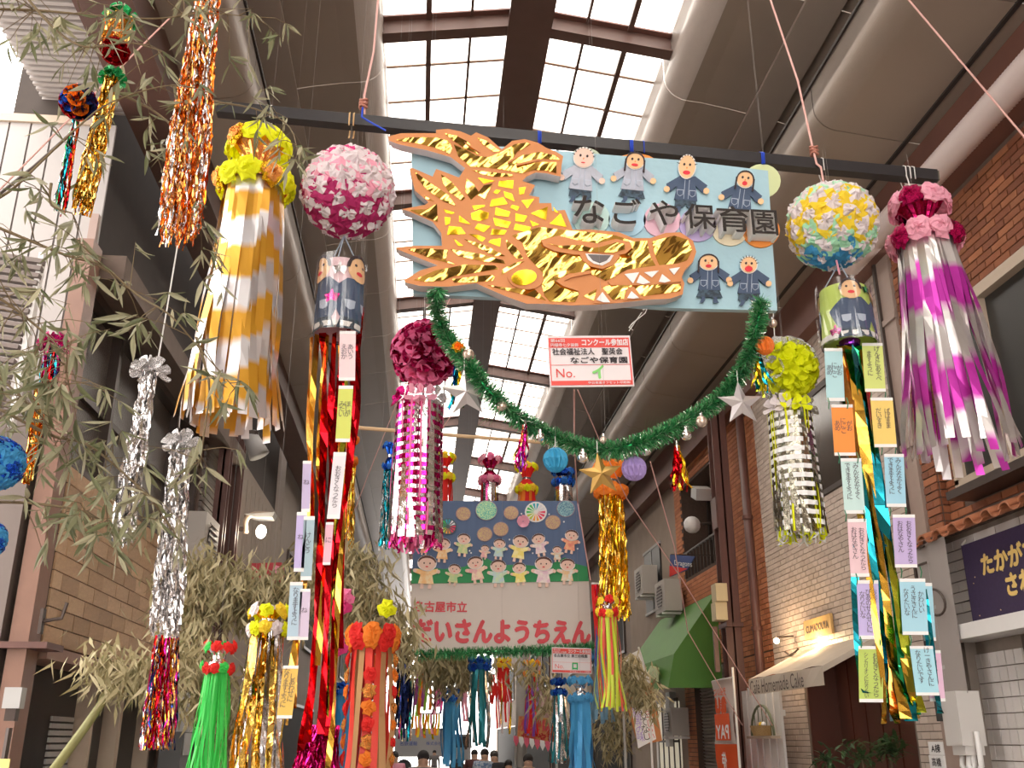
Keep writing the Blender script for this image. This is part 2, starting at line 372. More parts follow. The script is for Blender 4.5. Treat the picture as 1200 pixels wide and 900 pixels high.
# near brick building
wr = struct('wall_right', 'orange brown brick wall at the upper right', (4.6, 6.5, 3))
put(MB().bb((4.6, 3.0, 3.3), (5.0, 8.32, 6.7)), 'backing_wall', M_mortar, wr)
tiling(wr, Vector((4.6, 3.6, 3.42)), Y1, 4.62, 0, .225, .068, .012, .012, M_brick, 'brick', 0, out=-X1) if 0 else None
def zt(parent, X, ya, yb, za, zb, bw, bh, gap, mats, name, limit, holes=(), bond=.5, depth=.014, jit=.002):
    tiling(parent, Vector((X, ya, za)), Y1, yb - ya, 0, bw, bh, gap, depth, mats, name, limit, holes, bond, -X1, jit)
def tiling_rows(parent, X, ya, yb, za, zb, *a, **k): pass
_old = tiling
def tiling(parent, o, u, span, zspan, bw, bh, gap, depth, mats, name, limit=300, holes=(), bond=.5, out=None, jit=.002):
    return _old(parent, o, u, span, zspan, bw, bh, gap, depth, mats, name, limit, holes, bond, out, jit)
def wallY(parent, X, ya, yb, za, zb, bw, bh, gap, mats, name, limit=300, holes=(), bond=.5, depth=.014, jit=.002):
    hs = [(h[0] - ya, h[1] - ya, h[2], h[3]) for h in holes]
    _old(parent, Vector((X, ya, za)), Y1, yb - ya, zb - za, bw, bh, gap, depth, mats, name, limit, hs, bond, -X1, jit)
def wallX(parent, Y, xa, xb, za, zb, bw, bh, gap, mats, name, limit=300, holes=(), bond=.5, depth=.014, jit=.002):
    hs = [(h[0] - xa, h[1] - xa, h[2], h[3]) for h in holes]
    _old(parent, Vector((xa, Y, za)), X1, xb - xa, zb - za, bw, bh, gap, depth, mats, name, limit, hs, bond, -Y1, jit)
wallY(wr, 4.6, 4.6, 8.1, 3.42, 6.2, .225, .07, .012, M_brick, 'brick', 300, [(6.0, 7.75, 3.55, 5.12)])
put(MB().bb((4.52, 8.1, 3.3), (4.6, 8.34, 6.2)), 'corner_pier', M_mortar, wr)
wallY(wr, 4.52, 8.1, 8.34, 3.35, 6.2, .24, .07, .012, M_brick, 'brick_pier', 60, bond=.5)
wallX(wr, 8.1, 4.53, 4.62, 3.35, 6.2, .12, .07, .012, M_brick, 'brick_return', 50)
# bay window
wn = struct('window_2', 'dark sliding window in a beige frame on the brick wall', (4.45, 6.9, 4.3))
za, zb, ya, yb = 3.62, 5.05, 6.05, 7.66
fr = MB(); fx = 4.42
for a, b in (((fx, ya, za - .05), (4.7, yb, za + .04)), ((fx, ya, zb - .04), (4.7, yb, zb + .06)), ((fx, yb - .06, za), (4.7, yb, zb)), ((fx, ya, za), (4.7, ya + .06, zb)), ((fx + .02, 6.92, za), (4.6, 6.97, zb))): fr.bb(a, b)
put(fr, 'window_frame', M_beige, wn)
put(MB().bb((4.50, ya + .06, za + .04), (4.52, yb - .06, zb - .04)), 'pane', M_glassdk, wn)
put(MB().bb((4.35, ya - .1, za - .12), (4.6, yb + .04, za - .05)), 'sill', M_bronze, wn)
cu_ = MB()
for i in range(24): cu_.bb((4.53, 6.15 + i * .06, 3.7), (4.55 + .01 * (i % 2), 6.15 + i * .06 + .05, 5.0))
put(cu_, 'curtain', mat('curtain_grey', (.16, .13, .12), .9), wn)
# terracotta tile ledge
tl = root('tiled_ledge', 'scalloped terracotta roof tile ledge under the brick wall', 'ledge', (4.4, 7.4, 3.3))
M_terra = mat('terracotta', (.36, .13, .06), .6, var=.3, vscale=10)
tt = MB()
for k in range(9): 
    t0 = PI * k / 8; t1 = PI * (k + 1) / 8
b = MB(); n = 9; out_ = [(math.cos(PI * i / n) * .075, math.sin(PI * i / n) * .05) for i in range(n + 1)]; inn = [(x * .8, z * .72) for x, z in out_]
prof = out_ + inn[::-1]
b.prism([Vector((0, p[0], p[1])) for p in prof], Vector((.28, 0, .1))); tme = b.mesh('roof_tile'); tme.materials.append(M_terra)
b = MB(); b.prism([Vector((0, p[0], -p[1] * .8)) for p in prof], Vector((.28, 0, .1))); tme2 = b.mesh('roof_tile'); tme2.materials.append(M_terra)
yy = 4.6
while yy < 8.35:
    inst(tme, 'roof_tile', tl, (4.36, yy, 3.27)); inst(tme2, 'roof_tile', tl, (4.37, yy + .13, 3.27)); yy += .26
# white long-tile shopfront
ws = struct('wall_right', 'white tiled shop wall below the brick', (4.55, 6.5, 2.8))
put(MB().bb((4.62, 3.5, 2.5), (5.0, 8.4, 3.3)).bb((4.6, 8.22, 0), (5.0, 8.5, 2.5)), 'backing_wall', M_grout, ws)
wallY(ws, 4.62, 4.6, 8.4, 2.55, 3.28, .34, .088, .01, M_wtile, 'tile', 200, depth=.02)
put(MB().bb((4.44, 3.5, 2.40), (4.72, 8.36, 2.52)), 'ledge', M_white, ws)
put(MB().bb((4.70, 3.5, 0), (4.78, 8.4, 2.45)), 'recess_wall', M_grout, ws)
wallY(ws, 4.70, 7.42, 8.3, .5, 2.38, .12, .12, .008, M_wtile, 'square_tile', 160, bond=0, depth=.02)
dr = struct('door_1', 'pale ribbed panel door in a black frame', (4.66, 7, 1.2))
put(MB().bb((4.62, 7.36, 0), (4.70, 7.42, 2.38)), 'door_frame', M_bronze, dr)
dl = MB(); dl.bb((4.67, 5.2, 0), (4.70, 7.36, 2.38)); put(dl, 'door_leaf', M_shut, dr)
dl = MB()
for i in range(60): dl.bb((4.66, 5.2 + i * .036, 0), (4.67, 5.2 + i * .036 + .018, 2.38))
put(dl, 'door_ribs', M_shut, dr, kind='stuff')
# gap: steel channel downpipe between brick and buff tile building
dp = root('downpipe', 'tall pale boxed downpipe between the brick wall and the buff tiled wall', 'pipe', (4.6, 8.55, 4))
put(MB().bb((4.52, 8.42, 0), (4.68, 8.66, 6.2)).bb((4.5, 8.40, 5.5), (4.7, 8.68, 5.56)).bb((4.5, 8.40, 4.2), (4.7, 8.68, 4.26)), 'pipe_body', mat('pipe_mauve', (.34, .25, .21), .5, var=.12), dp)
put(MB().bb((4.49, 8.66, 2.4), (4.53, 8.70, 6.3)), 'edge_strip', M_bronze, dp)
# buff tile building (cafe)
wb = struct('wall_right', 'buff tiled cafe building wall', (4.6, 11, 4))
DY0, DY1 = 8.95, 11.75   # recessed shop opening
put(MB().bb((4.6, 8.74, 2.55), (5.2, 12.9, 6.75)).bb((4.6, 11.9, 0), (5.2, 12.9, 2.55)).bb((4.6, 8.74, 0), (5.2, 9.3, 2.55)), 'backing_wall', M_grout, wb)
wallY(wb, 4.6, 8.74, 12.9, 2.62, 6.7, .16, .066, .009, M_tile, 'tile', 300, [(9.95, 11.75, 4.3, 5.55)], depth=.01)
wallY(wb, 4.6, 11.95, 12.9, 0.5, 2.62, .16, .066, .009, M_tile, 'tile_pier', 60, depth=.01)
wallY(wb, 4.6, 8.78, 9.25, 0.9, 2.62, .16, .066, .009, M_tile, 'tile_jamb', 120, depth=.01)
wallX(wb, 8.74, 4.6, 4.95, 1.2, 6.6, .12, .066, .009, M_wtile, 'tile_end', 120, depth=.01)
w3 = struct('window_3', 'dark upper window of the buff tiled wall', (4.6, 10.8, 5))
put(MB().bb((4.575, 9.95, 4.28), (4.65, 11.75, 4.34)).bb((4.575, 9.95, 5.5), (4.65, 11.75, 5.56)).bb((4.575, 9.95, 4.3), (4.65, 10.0, 5.55)).bb((4.575, 11.7, 4.3), (4.65, 11.75, 5.55)).bb((4.58, 10.85, 4.3), (4.63, 10.89, 5.55)), 'window_frame', M_bronze, w3)
put(MB().bb((4.59, 10, 4.34), (4.61, 11.7, 5.5)), 'pane', mat('window_glass_tan', (.07, .055, .045), .12), w3)
M_door = mat('door_redwood', (.10, .03, .018), .35, var=.25, vscale=3, aniso=(1, 1, .2))
d2 = struct('door_2', 'dark red brown wooden cafe door and surround', (4.9, 10.5, 1.2))
put(MB().bb((5.0, 9.3, 0), (5.06, 11.9, 2.55)).bb((4.6, 11.86, 0), (5.0, 11.93, 2.55)), 'door_surround', M_door, d2)
dd = MB()
for i in range(6): dd.bb((4.96, 9.62 + i * .38, .05), (5.0, 9.97 + i * .38, 2.5))
put(dd, 'door_leaf', M_door, d2)
put(MB().bb((4.72, 9.36, 0), (4.86, 9.5, 2.6)), 'door_post', mat('post_wood', (.17, .055, .03), .4, var=.2), d2)
sh = MB()
for z in (1.55, 1.95): sh.bb((4.9, 9.5, z), (4.99, 9.75, z + .33))
put(sh, 'amber_panel', mat('amber_glass', (.55, .16, .03), .2, emit=.35), d2)
# orange brick building with steel columns
wo = struct('wall_right', 'orange brick building wall behind brown steel columns', (4.6, 15, 4))
put(MB().bb((4.62, 12.9, 2.75), (5.2, 17.6, 4.3)).bb((4.62, 12.9, 4.3), (5.2, 15.0, 6.75)).bb((4.62, 12.9, 0), (5.2, 14.3, 2.75)).bb((4.62, 17.0, 0), (5.2, 17.6, 2.75)).bb((4.62, 15, 5.9), (5.2, 17.6, 6.75)).bb((4.62, 17.1, 4.3), (5.2, 17.6, 5.9)), 'backing_wall', M_mortar, wo)
wallY(wo, 4.62, 12.9, 17.6, 2.75, 6.7, .2, .068, .01, M_obrick, 'brick', 300, [(15.0, 17.1, 4.3, 5.9)], depth=.01)
wallY(wo, 4.62, 12.9, 14.3, .9, 2.75, .2, .068, .01, M_obrick, 'brick_pier', 60, depth=.01)
wallY(wo, 4.62, 17.0, 17.6, .9, 2.75, .2, .068, .01, M_obrick, 'brick_jamb', 60, depth=.01)
put(MB().bb((4.7, 12.98, 0), (4.75, 13.9, 2.6)), 'brick_return', M_mortar, wo)
w4 = struct('window_4', 'balcony window with rail in the orange brick wall', (4.8, 16, 5))
fr = MB().bb((5.15, 15, 4.3), (5.2, 17.1, 5.9)); put(fr, 'pane', mat('window_glass_pale', (.30, .27, .24), .15), w4)
fr = MB()
for yy in (15.0, 15.7, 16.4, 17.05): fr.bb((5.08, yy, 4.3), (5.14, yy + .06, 5.9))
for z in (4.3, 5.0, 5.84): fr.bb((5.08, 15, z), (5.14, 17.1, z + .06))
put(fr, 'window_frame', M_bronze, w4)
fr = MB().bb((4.6, 15, 4.72), (4.63, 17.1, 4.75))
for i in range(11): fr.bb((4.6, 15.05 + i * .2, 4.3), (4.62, 15.07 + i * .2, 4.73))
put(fr, 'rail', M_bronze, w4)
d3 = struct('door_3', 'grey roller shutter in the orange brick building', (4.7, 15.6, 1.3))
sh = MB()
for i in range(36):
    sh.add([(4.74, 14.3, .9 + i * .052), (4.74, 17, .9 + i * .052), (4.71, 17, .9 + i * .052 + .026), (4.71, 14.3, .9 + i * .052 + .026), (4.74, 17, .9 + i * .052 + .05), (4.74, 14.3, .9 + i * .052 + .05)], [(0, 1, 2, 3), (3, 2, 4, 5)])
put(sh, 'shutter_slats', M_shut, d3, kind='stuff'); put(MB().bb((4.76, 14.3, 0), (4.8, 17, 2.75)), 'shutter_backing', M_grey, d3)
def steel_col(x, y, wx, wy, z0, z1, lab):
    o = root('steel_column', lab, 'column', (x, y, 0)); m = MB()
    m.bb((x - wx / 2, y - wy / 2, z0), (x + wx / 2, y - wy / 2 + .02, z1)).bb((x - wx / 2, y + wy / 2 - .02, z0), (x + wx / 2, y + wy / 2, z1)).bb((x - .012, y - wy / 2, z0), (x + .012, y + wy / 2, z1))
    put(m, 'column_shaft', M_steel, o); return o
sc1 = steel_col(4.3, 13.7, .22, .24, 0, 6.5, 'brown steel H column in front of the orange brick wall')
put(MB().bb((4.18, 13.5, 3.1), (4.42, 13.9, 3.16)).bb((4.0, 13.55, 2.5), (4.06, 13.6, 3.1)).bb((4.18, 13.6, 4.5), (4.42, 13.85, 4.95)), 'bracket', M_steel, sc1)
o = root('rain_pipe', 'round brown rain pipe beside the steel column', 'pipe', (4.45, 13.0, 0))
put(MB().tube([(4.45, 13.05, 0), (4.45, 13.05, 6.4)], .06, 12), 'pipe_body', M_steel, o, True)
m = MB()
for z in (1.5, 3, 4.5, 6): m.tube([(4.45, 13.05, z), (4.45, 13.05, z + .05)], .075, 12)
put(m, 'collar', M_steel, o)
# grey plaster building with air conditioners
wp = struct('wall_right', 'grey plaster building wall with air conditioners', (4.65, 20, 4))
put(MB().bb((4.66, 17.6, 0), (5.2, 22.2, 6.75)), 'plaster_wall', M_plaster, wp)
w5 = struct('window_5', 'dark window in the grey plaster wall', (4.64, 19.3, 4.6))
put(MB().bb((4.63, 19.0, 4.1), (4.66, 20.4, 5.3)), 'pane', M_glassdk, w5)
put(MB().bb((4.62, 18.95, 4.05), (4.67, 20.45, 4.1)).bb((4.62, 18.95, 5.3), (4.67, 20.45, 5.35)).bb((4.62, 19.7, 4.1), (4.67, 19.74, 5.3)), 'window_frame', M_grey, w5)
w6 = struct('window_6', 'lit lattice shop window below the green awning', (4.64, 20, 2))
put(MB().bb((4.63, 18.2, .8), (4.66, 19.8, 2.3)), 'pane', mat('warm_pane', (.55, .5, .38), .4, emit=.5), w6)
fr = MB()
for i in range(5): fr.bb((4.61, 18.2 + i * .4, .8), (4.635, 18.24 + i * .4, 2.3))
fr.bb((4.61, 18.2, 1.6), (4.635, 19.84, 1.64)).bb((4.61, 18.2, 2.3), (4.635, 19.84, 2.36)); put(fr, 'window_frame', M_bronze, w6)
# far right facades
def facade(side, X, ya, yb, h, m, lab, wins, idx):
    s = struct('wall_' + side, lab, (X, (ya + yb) / 2, h / 2)); sg = 1 if side == 'right' else -1
    put(MB().bb((X, ya, 0), (X + sg * .6, yb, h)), 'facade_wall', m, s)
    fr = MB(); gl = MB()
    for (a, b, z0, z1) in wins:
        g1 = MB().bb((X - sg * .01, a, z0), (X - sg * .02, b, z1)); 
        wo_ = put(MB().bb((X - sg * .05, a - .05, z0 - .06), (X, b + .05, z0)).bb((X - sg * .05, a - .05, z1), (X, b + .05, z1 + .06)).bb((X - sg * .05, a - .05, z0), (X, a, z1)).bb((X - sg * .05, b, z0), (X, b + .05, z1)), 'window_frame', M_bronze, s)
        put(g1, 'pane', mat('far_pane', (.035, .032, .03), .7, spec=.1), wo_)
    return s
M_f1 = mat('facade_tan', (.36, .28, .22), .8, var=.12); M_f2 = mat('facade_grey', (.27, .22, .19), .8, var=.12); M_f3 = mat('facade_cream', (.5, .44, .36), .8, var=.1); M_f4 = mat('facade_rust', (.27, .12, .08), .8, var=.15)
facade('right', 4.7, 22.2, 28, 6.8, M_f2, 'dark grey shop building behind the green awning', [(23, 25, 3.6, 5), (26, 27.6, 3.6, 5), (22.8, 27.6, .2, 2.3)], 1)
facade('right', 4.6, 28, 36, 6.8, M_f3, 'cream shop building far along the right side', [(29, 31, 3.6, 5), (33, 35, 3.6, 5), (28.6, 35.5, .2, 2.3)], 2)
facade('right', 4.7, 36, 48, 6.8, M_f4, 'rust brown shop building far along the right side', [(37, 39, 3.6, 5), (41, 43, 3.6, 5), (37, 47, .2, 2.3)], 3)
facade('right', 4.6, 48, 62, 6.8, M_f1, 'tan shop building at the far right end', [(50, 53, 3.6, 5), (49, 60, .2, 2.3)], 4)
# ================================================================ LEFT SIDE
wsd = struct('wall_left', 'white corrugated siding wall lit by the open sky', (-4, 6.95, 3))
zt_ = V(30, 142, 6.95).z
sd = MB(); xx = -7.5
put(MB().bb((-7.5, 6.97, 3.1), (-2.62, 7.05, zt_)), 'siding_backing', mat('siding_white', (.33, .30, .285), .5), wsd)
while xx < -2.7:
    sd = MB().bb((xx, 6.945, 3.1), (xx + .15, 6.97, zt_)); put(sd, 'siding_board', MATS['siding_white'], wsd); xx += .165
put(MB().bb((-7.5, 6.96, 0), (-2.62, 7.05, 3.1)), 'dark_panel', M_steel, wsd); put(MB().bb((-7.5, 6.92, zt_ - .02), (-2.62, 7.06, zt_ + .05)), 'coping', M_beige, wsd)
tp = struct('trim_1', 'pinkish edge trim on the corner of the white siding', (-2.6, 6.9, 3))
put(MB().bb((-2.63, 6.9, 3.2), (-2.57, 6.96, 5.42)), 'edge_trim', mat('trim_pink', (.3, .21, .18), .5), tp)
pc = root('steel_post', 'brown steel corner post at the left edge beside the ochre tiles', 'column', (-2.55, 6.8, 0))
put(MB().bb((-2.95, 6.66, 0), (-2.66, 6.94, 3.9)), 'post_flange', M_mauve, pc)
put(MB().bb((-2.62, 6.70, 0), (-2.50, 6.9, 5.1)), 'post_edge', mat('post_copper', (.22, .115, .08), .4, var=.15), pc)
put(MB().bb((-2.66, 6.64, 2.16), (-2.36, 6.95, 2.2)), 'bracket', M_steel, pc)
wl = struct('wall_left', 'ochre tiled shop wall above the dark shopfront', (-2.5, 9, 3))
put(MB().bb((-3, 6.95, 2.2), (-2.52, 11.3, 3.45)), 'backing_wall', M_mortar, wl)
wallY(wl, -2.52, 6.97, 11.3, 2.22, 3.44, .36, .124, .01, M_ltile, 'tile', 200)  if 0 else None
_old(wl, Vector((-2.52, 6.97, 2.22)), Y1, 4.33, 1.22, .36, .122, .008, .014, M_ltile, 'tile', 200, (), .5, X1, .002)
put(MB().bb((-3.0, 6.95, 2.12), (-2.46, 11.3, 2.2)), 'lintel_strip', mat('lintel_brown', (.26, .14, .10), .5), wl)
w7 = struct('window_7', 'dark upper window wall with bronze frames on the left', (-2.7, 9, 4.2))
put(MB().bb((-2.72, 6.97, 3.45), (-2.70, 11.3, 4.9)), 'pane', mat('frosted_dark', (.10, .085, .075), .3, bump=.4, bscale=60), w7)
fr = MB()
for yy in (6.97, 8.0, 9.05, 10.1, 11.2): fr.bb((-2.72, yy, 3.45), (-2.62, yy + .07, 4.9))
fr.bb((-2.72, 6.97, 3.45), (-2.56, 11.3, 3.52)).bb((-2.72, 6.97, 4.1), (-2.66, 11.3, 4.15)).bb((-2.72, 6.97, 4.84), (-2.6, 11.3, 4.92)); put(fr, 'window_frame', M_bronze, w7)
el = struct('trim_2', 'brown concrete eave slab over the dark windows', (-2.5, 9, 5))
put(MB().bb((-3.4, 7.0, 4.92), (-2.35, 12.6, 5.12)), 'eave_slab', mat('eave_brown', (.12, .08, .06), .7, var=.2), el)
put(MB().bb((-3.4, 7.0, 5.12), (-2.75, 18.3, 6.9)), 'upper_wall', mat('upper_dark', (.04, .028, .022), .8, var=.2), el)
d4 = struct('door_4', 'dark glass shopfront with beige mullions on the left', (-2.6, 9, 1))
put(MB().bb((-2.78, 6.95, 0), (-2.74, 11.3, 2.12)), 'pane', M_glassdk, d4)
fr = MB()
for yy, ww in ((7.02, .08), (8.55, .05), (9.3, .09), (10.4, .06)): fr.bb((-2.76, yy, 0), (-2.6, yy + ww, 2.12))
put(fr, 'mullion', M_beige, d4)
bl = MB()
for i in range(18): bl.bb((-2.735, 8.0, .9 + i * .05), (-2.72, 8.5, .9 + i * .05 + .035))
put(bl, 'blind_slats', M_grey, d4, kind='stuff')
# next left buildings
w8 = struct('wall_left', 'dark timber fronted building behind the silver tassels', (-2.5, 12, 3))
put(MB().bb((-3.2, 11.3, 0), (-2.6, 12.7, 4.92)), 'facade_wall', mat('timber_dark', (.10, .06, .045), .7, var=.25), w8)
for i in range(16): put(MB().bb((-2.6, 11.35 + (i % 2) * 0, 3.7 + i * .075), (-2.57, 12.3, 3.7 + i * .075 + .06)), 'slat', mat('slat_grey', (.16, .13, .115), .6), w8)
steel_col(-2.42, 11.7, .14, .16, 0, 6.5, 'dark red steel column beside the ribbed panel on the left')
steel_col(-2.42, 12.5, .14, .16, 0, 6.5, 'dark red steel column just before the lamp on the left')
w9 = struct('wall_left', 'beige vertical panel building beyond the lamp', (-2.6, 15, 3))
put(MB().bb((-3.2, 12.7, 0), (-2.62, 18, 5.4)), 'facade_wall', mat('panel_beige', (.27, .21, .17), .7, var=.12), w9)
for i in range(14): put(MB().bb((-2.62, 12.75 + i * .37, 3.2), (-2.59, 12.75 + i * .37 + .34, 5.2)), 'panel', MATS['panel_beige'], w9)
facade('left', -2.6, 18, 26, 6.8, M_f2, 'grey shop building on the left behind the bamboo', [(19, 21, 3.6, 5), (22.5, 25, 3.6, 5), (18.5, 25.5, .2, 2.3)], 1)
facade('left', -2.6, 26, 38, 6.8, M_f1, 'tan shop building far along the left side', [(28, 31, 3.6, 5), (33, 36, 3.6, 5), (27, 37, .2, 2.3)], 2)
facade('left', -2.6, 38, 62, 6.8, M_f3, 'cream shop building at the far left end', [(40, 44, 3.6, 5), (50, 55, 3.6, 5), (39, 60, .2, 2.3)], 3)
facade('left', -4.2, -9, 3.4, 6.4, M_f1, 'tan building beside the camera on the left', [], 4)
facade('right', 4.8, -9, 3.0, 6.75, M_f1, 'tan building beside the camera on the right', [], 5)
# ================================================================ DECORATION MATERIALS
F_gold = mat('foil_gold', (.95, .64, .15), .10, 1.0, bump=1.0, bscale=4, aniso=(1.9, 1, .75), bdet=1.6, brot=(0, .8, 0)); F_goldy = mat('foil_gold_yellow', (.95, .60, .03), .2, 1.0, bump=.8, bscale=6, bdet=1)
F_gold.node_tree.nodes['Bump'].inputs['Distance'].default_value = .12; F_goldy.node_tree.nodes['Bump'].inputs['Distance'].default_value = .05
F_tinsel = foil('foil_tinsel_gold', (.95, .62, .14), .2, .5)
F_silver = foil('foil_silver', (.78, .76, .76), .2, .7, 14); F_copper = foil('foil_copper', (.85, .38, .10), .2, .6)
F_red = foil('foil_red', (.50, .008, .014), .2, .6); F_mag = foil('foil_magenta', (.66, .02, .24), .2, .6); F_dkpink = foil('foil_crimson', (.42, .01, .09), .25, .6)
F_pink = foil('foil_pink', (.9, .12, .42), .22, .5); F_teal = foil('foil_teal', (.02, .38, .48), .2, .4); F_green = foil('foil_green', (.03, .42, .13), .2, .5)
F_blue = foil('foil_blue', (.02, .10, .55), .2, .5); F_purple = foil('foil_purple', (.30, .06, .55), .25, .5); F_navy = foil('foil_navy', (.03, .05, .18), .25, .5)
F_orange = foil('foil_orange', (.95, .22, .02), .22, .5); F_lime = foil('foil_lime', (.55, .62, .04), .22, .4)
P_white = paper('tissue_white', (.82, .74, .76)); P_pink = paper('tissue_pink', (.80, .16, .34)); P_hot = paper('tissue_hotpink', (.70, .04, .22)); P_lpink = paper('tissue_palepink', (.88, .40, .52))
P_yel = paper('tissue_yellow', (.90, .66, .03)); P_fyel = paper('film_fluor_yellow', (.80, .84, .0)); P_mint = paper('tissue_mint', (.38, .72, .48)); P_blue = paper('tissue_blue', (.05, .30, .58))
P_red = paper('paper_red', (.78, .02, .015)); P_orange = paper('paper_orange', (.90, .25, .02)); P_green = paper('paper_green', (.05, .62, .10)); P_skyb = paper('paper_skyblue', (.08, .36, .66))
P_ppink = paper('plastic_pink', (.86, .20, .40)); P_lime = paper('card_lime', (.60, .74, .18)); P_wh2 = mat('card_white', (.80, .79, .78), .6); P_beige = paper('paper_tan', (.62, .36, .16))
P_purple = paper('paper_purple', (.46, .32, .72)); P_dblue = paper('film_blue', (.02, .16, .55)); P_cloth = mat('ribbon_red', (.45, .01, .02), .35)
M_string = mat('string_pink', (.70, .40, .36), .8); M_wire = mat('wire_white', (.7, .68, .65), .5); M_cord = mat('cord_blue', (.01, .06, .55), .5)
M_ink = mat('ink_black', (.03, .025, .03), .8); M_black = mat('pole_black', (.025, .022, .024), .38, var=.2, vscale=12)
L_teal = foil('film_teal', (.02, .30, .38), .16, .25, 5); L_green = foil('film_green', (.03, .36, .14), .16, .25, 5); L_gold = foil('film_gold', (.80, .48, .07), .18, .3, 5); L_lime = foil('film_lime', (.42, .46, .04), .18, .25, 5); L_cop = foil('film_copper', (.70, .32, .07), .18, .25, 5); L_red = foil('film_red', (.46, .006, .012), .16, .4, 7)
def rnd(a, b): return R.uniform(a, b)
# ---------------------------------------------------------------- crumpled tissue flower
def pom_mesh(seed, mats, flat=.55, n=15, m=7, core=.55):
    rr = random.Random(seed); b = MB(); vs = []; 
    for i in range(m + 1):
        a = (PI / 2) * 1.12 * i / m ** 1.0
        for j in range(n):
            t = 2 * PI * j / n + rr.uniform(-.1, .1); q = 1 + rr.uniform(-.22, .22) * (i > 0) + (.16 * (-1) ** j if i > m - 2 else 0)
            vs.append((math.sin(a) * math.cos(t) * q, math.sin(a) * math.sin(t) * q, math.cos(a) * flat * (1 + rr.uniform(-.35, .25))))
    fs = []; mi = []
    for i in range(m):
        for j in range(n):
            fs.append((i * n + j, (i + 1) * n + j, (i + 1) * n + (j + 1) % n, i * n + (j + 1) % n)); mi.append(0 if (i + .5) / m < core + rr.uniform(-.08, .08) else 1)
    b.v = vs; b.f = fs; b.m = mi; me = b.mesh('flower')
    for x in mats: me.materials.append(x)
    return me
# five-petal plastic blossom: cupped petals pointing out
def blossom_mesh(seed, m, petals=5, cup=.5, m2=None):
    rr = random.Random(seed); b = MB()
    for k in range(petals):
        a = 2 * PI * k / petals + rr.uniform(-.15, .15); cx, sx = math.cos(a), math.sin(a); tw = rr.uniform(-.2, .2)
        def P(r, s, h): return (cx * r - sx * s, sx * r + cx * s, h + s * tw)
        h = cup * rr.uniform(.8, 1.2)
        v = [P(.05, 0, 0), P(.5, -.36, h * .35), P(.5, 0, h * .2), P(.5, .36, h * .35), P(.95, -.42, h), P(.88, 0, h * .75), P(.95, .42, h), P(1.08, -.2, h * 1.05), P(1.08, .2, h * 1.05)]
        b.add(v, [(0, 1, 2), (0, 2, 3), (1, 4, 5, 2), (2, 5, 6, 3), (4, 7, 5), (5, 8, 6), (5, 7, 8)])
    me = b.mesh('flower'); me.materials.append(m); return me
def fib(n):
    g = PI * (3 - math.sqrt(5)); out = []
    for i in range(n):
        z = 1 - 2 * (i + .5) / n; r = math.sqrt(1 - z * z); out.append(Vector((r * math.cos(i * g), r * math.sin(i * g), z)))
    return out
def rot_to(n, spin):
    return Vector((0, 0, 1)).rotation_difference(Vector(n)).to_matrix() @ Matrix.Rotation(spin, 3, 'Z')
# ---------------------------------------------------------------- hanging strip
def strip_mb(top, length, w, tang, seed, sway=.03, segs=10, drift=Vector((0, 0, 0)), twist=0.0, mb=None, mi=0, taper=1):
    rr = random.Random(seed); top = Vector(top); nrm = Vector(tang).cross(Z1); pts = []; wd = []; a = rr.uniform(0, 6.28); k = rr.uniform(1.2, 2.4); k2 = rr.uniform(2, 5)
    for i in range(segs + 1):
        t = i / segs; s = sway * t
        p = top - Z1 * length * t + drift * t + nrm * s * math.sin(a + k * PI * t) + Vector(tang) * s * .6 * math.sin(a * 2 + k2 * t)
        pts.append(p); an = twist * math.sin(a + k * 2 * t) + rr.uniform(-.12, .12) * (twist + .3)
        wd.append((Vector(tang) * math.cos(an) + nrm * math.sin(an)).normalized())
    mb = mb or MB(); mb.ribbon(pts, w, wd, mi); return mb
def tinsel_mb(path, rad, n, sw, seed, mb=None, nm=1, seglen=.035, spread=1.0):
    """bundle of crinkled metallic threads along path [Vector]; rad: list radius at each point"""
    rr = random.Random(seed); mb = mb or MB(); L = [0]
    for i in range(1, len(path)): L.append(L[-1] + (path[i] - path[i - 1]).length)
    tot = L[-1]; segs = max(4, int(tot / seglen))
    def at(d):
        for i in range(1, len(path)):
            if d <= L[i] + 1e-9: t = (d - L[i - 1]) / max(1e-9, L[i] - L[i - 1]); return path[i - 1].lerp(path[i], t), rad[i - 1] * (1 - t) + rad[i] * t
        return path[-1], rad[-1]
    for s in range(n):
        a = rr.uniform(0, 2 * PI); q = math.sqrt(rr.random()); end = tot * rr.uniform(.88, 1.0); mi = rr.randrange(nm); pts = []; wd = []
        for i in range(segs + 1):
            p, r = at(end * i / segs); a += rr.uniform(-.12, .12)
            pts.append(p + Vector((math.cos(a) * r * q, math.sin(a) * r * q, 0)) + Vector((rr.uniform(-1, 1), rr.uniform(-1, 1), 0)) * sw * .5)
            an = rr.uniform(0, PI); wd.append(Vector((math.cos(an), math.sin(an), rr.uniform(-.5, .5))).normalized())
        mb.ribbon(pts, sw, wd, mi)
    return mb
def hang_string(a, b, r=.004, m=None, name='hanging_string', parent=None):
    return put(MB().tube([a, b], r, 6), name, m or M_wire, parent)
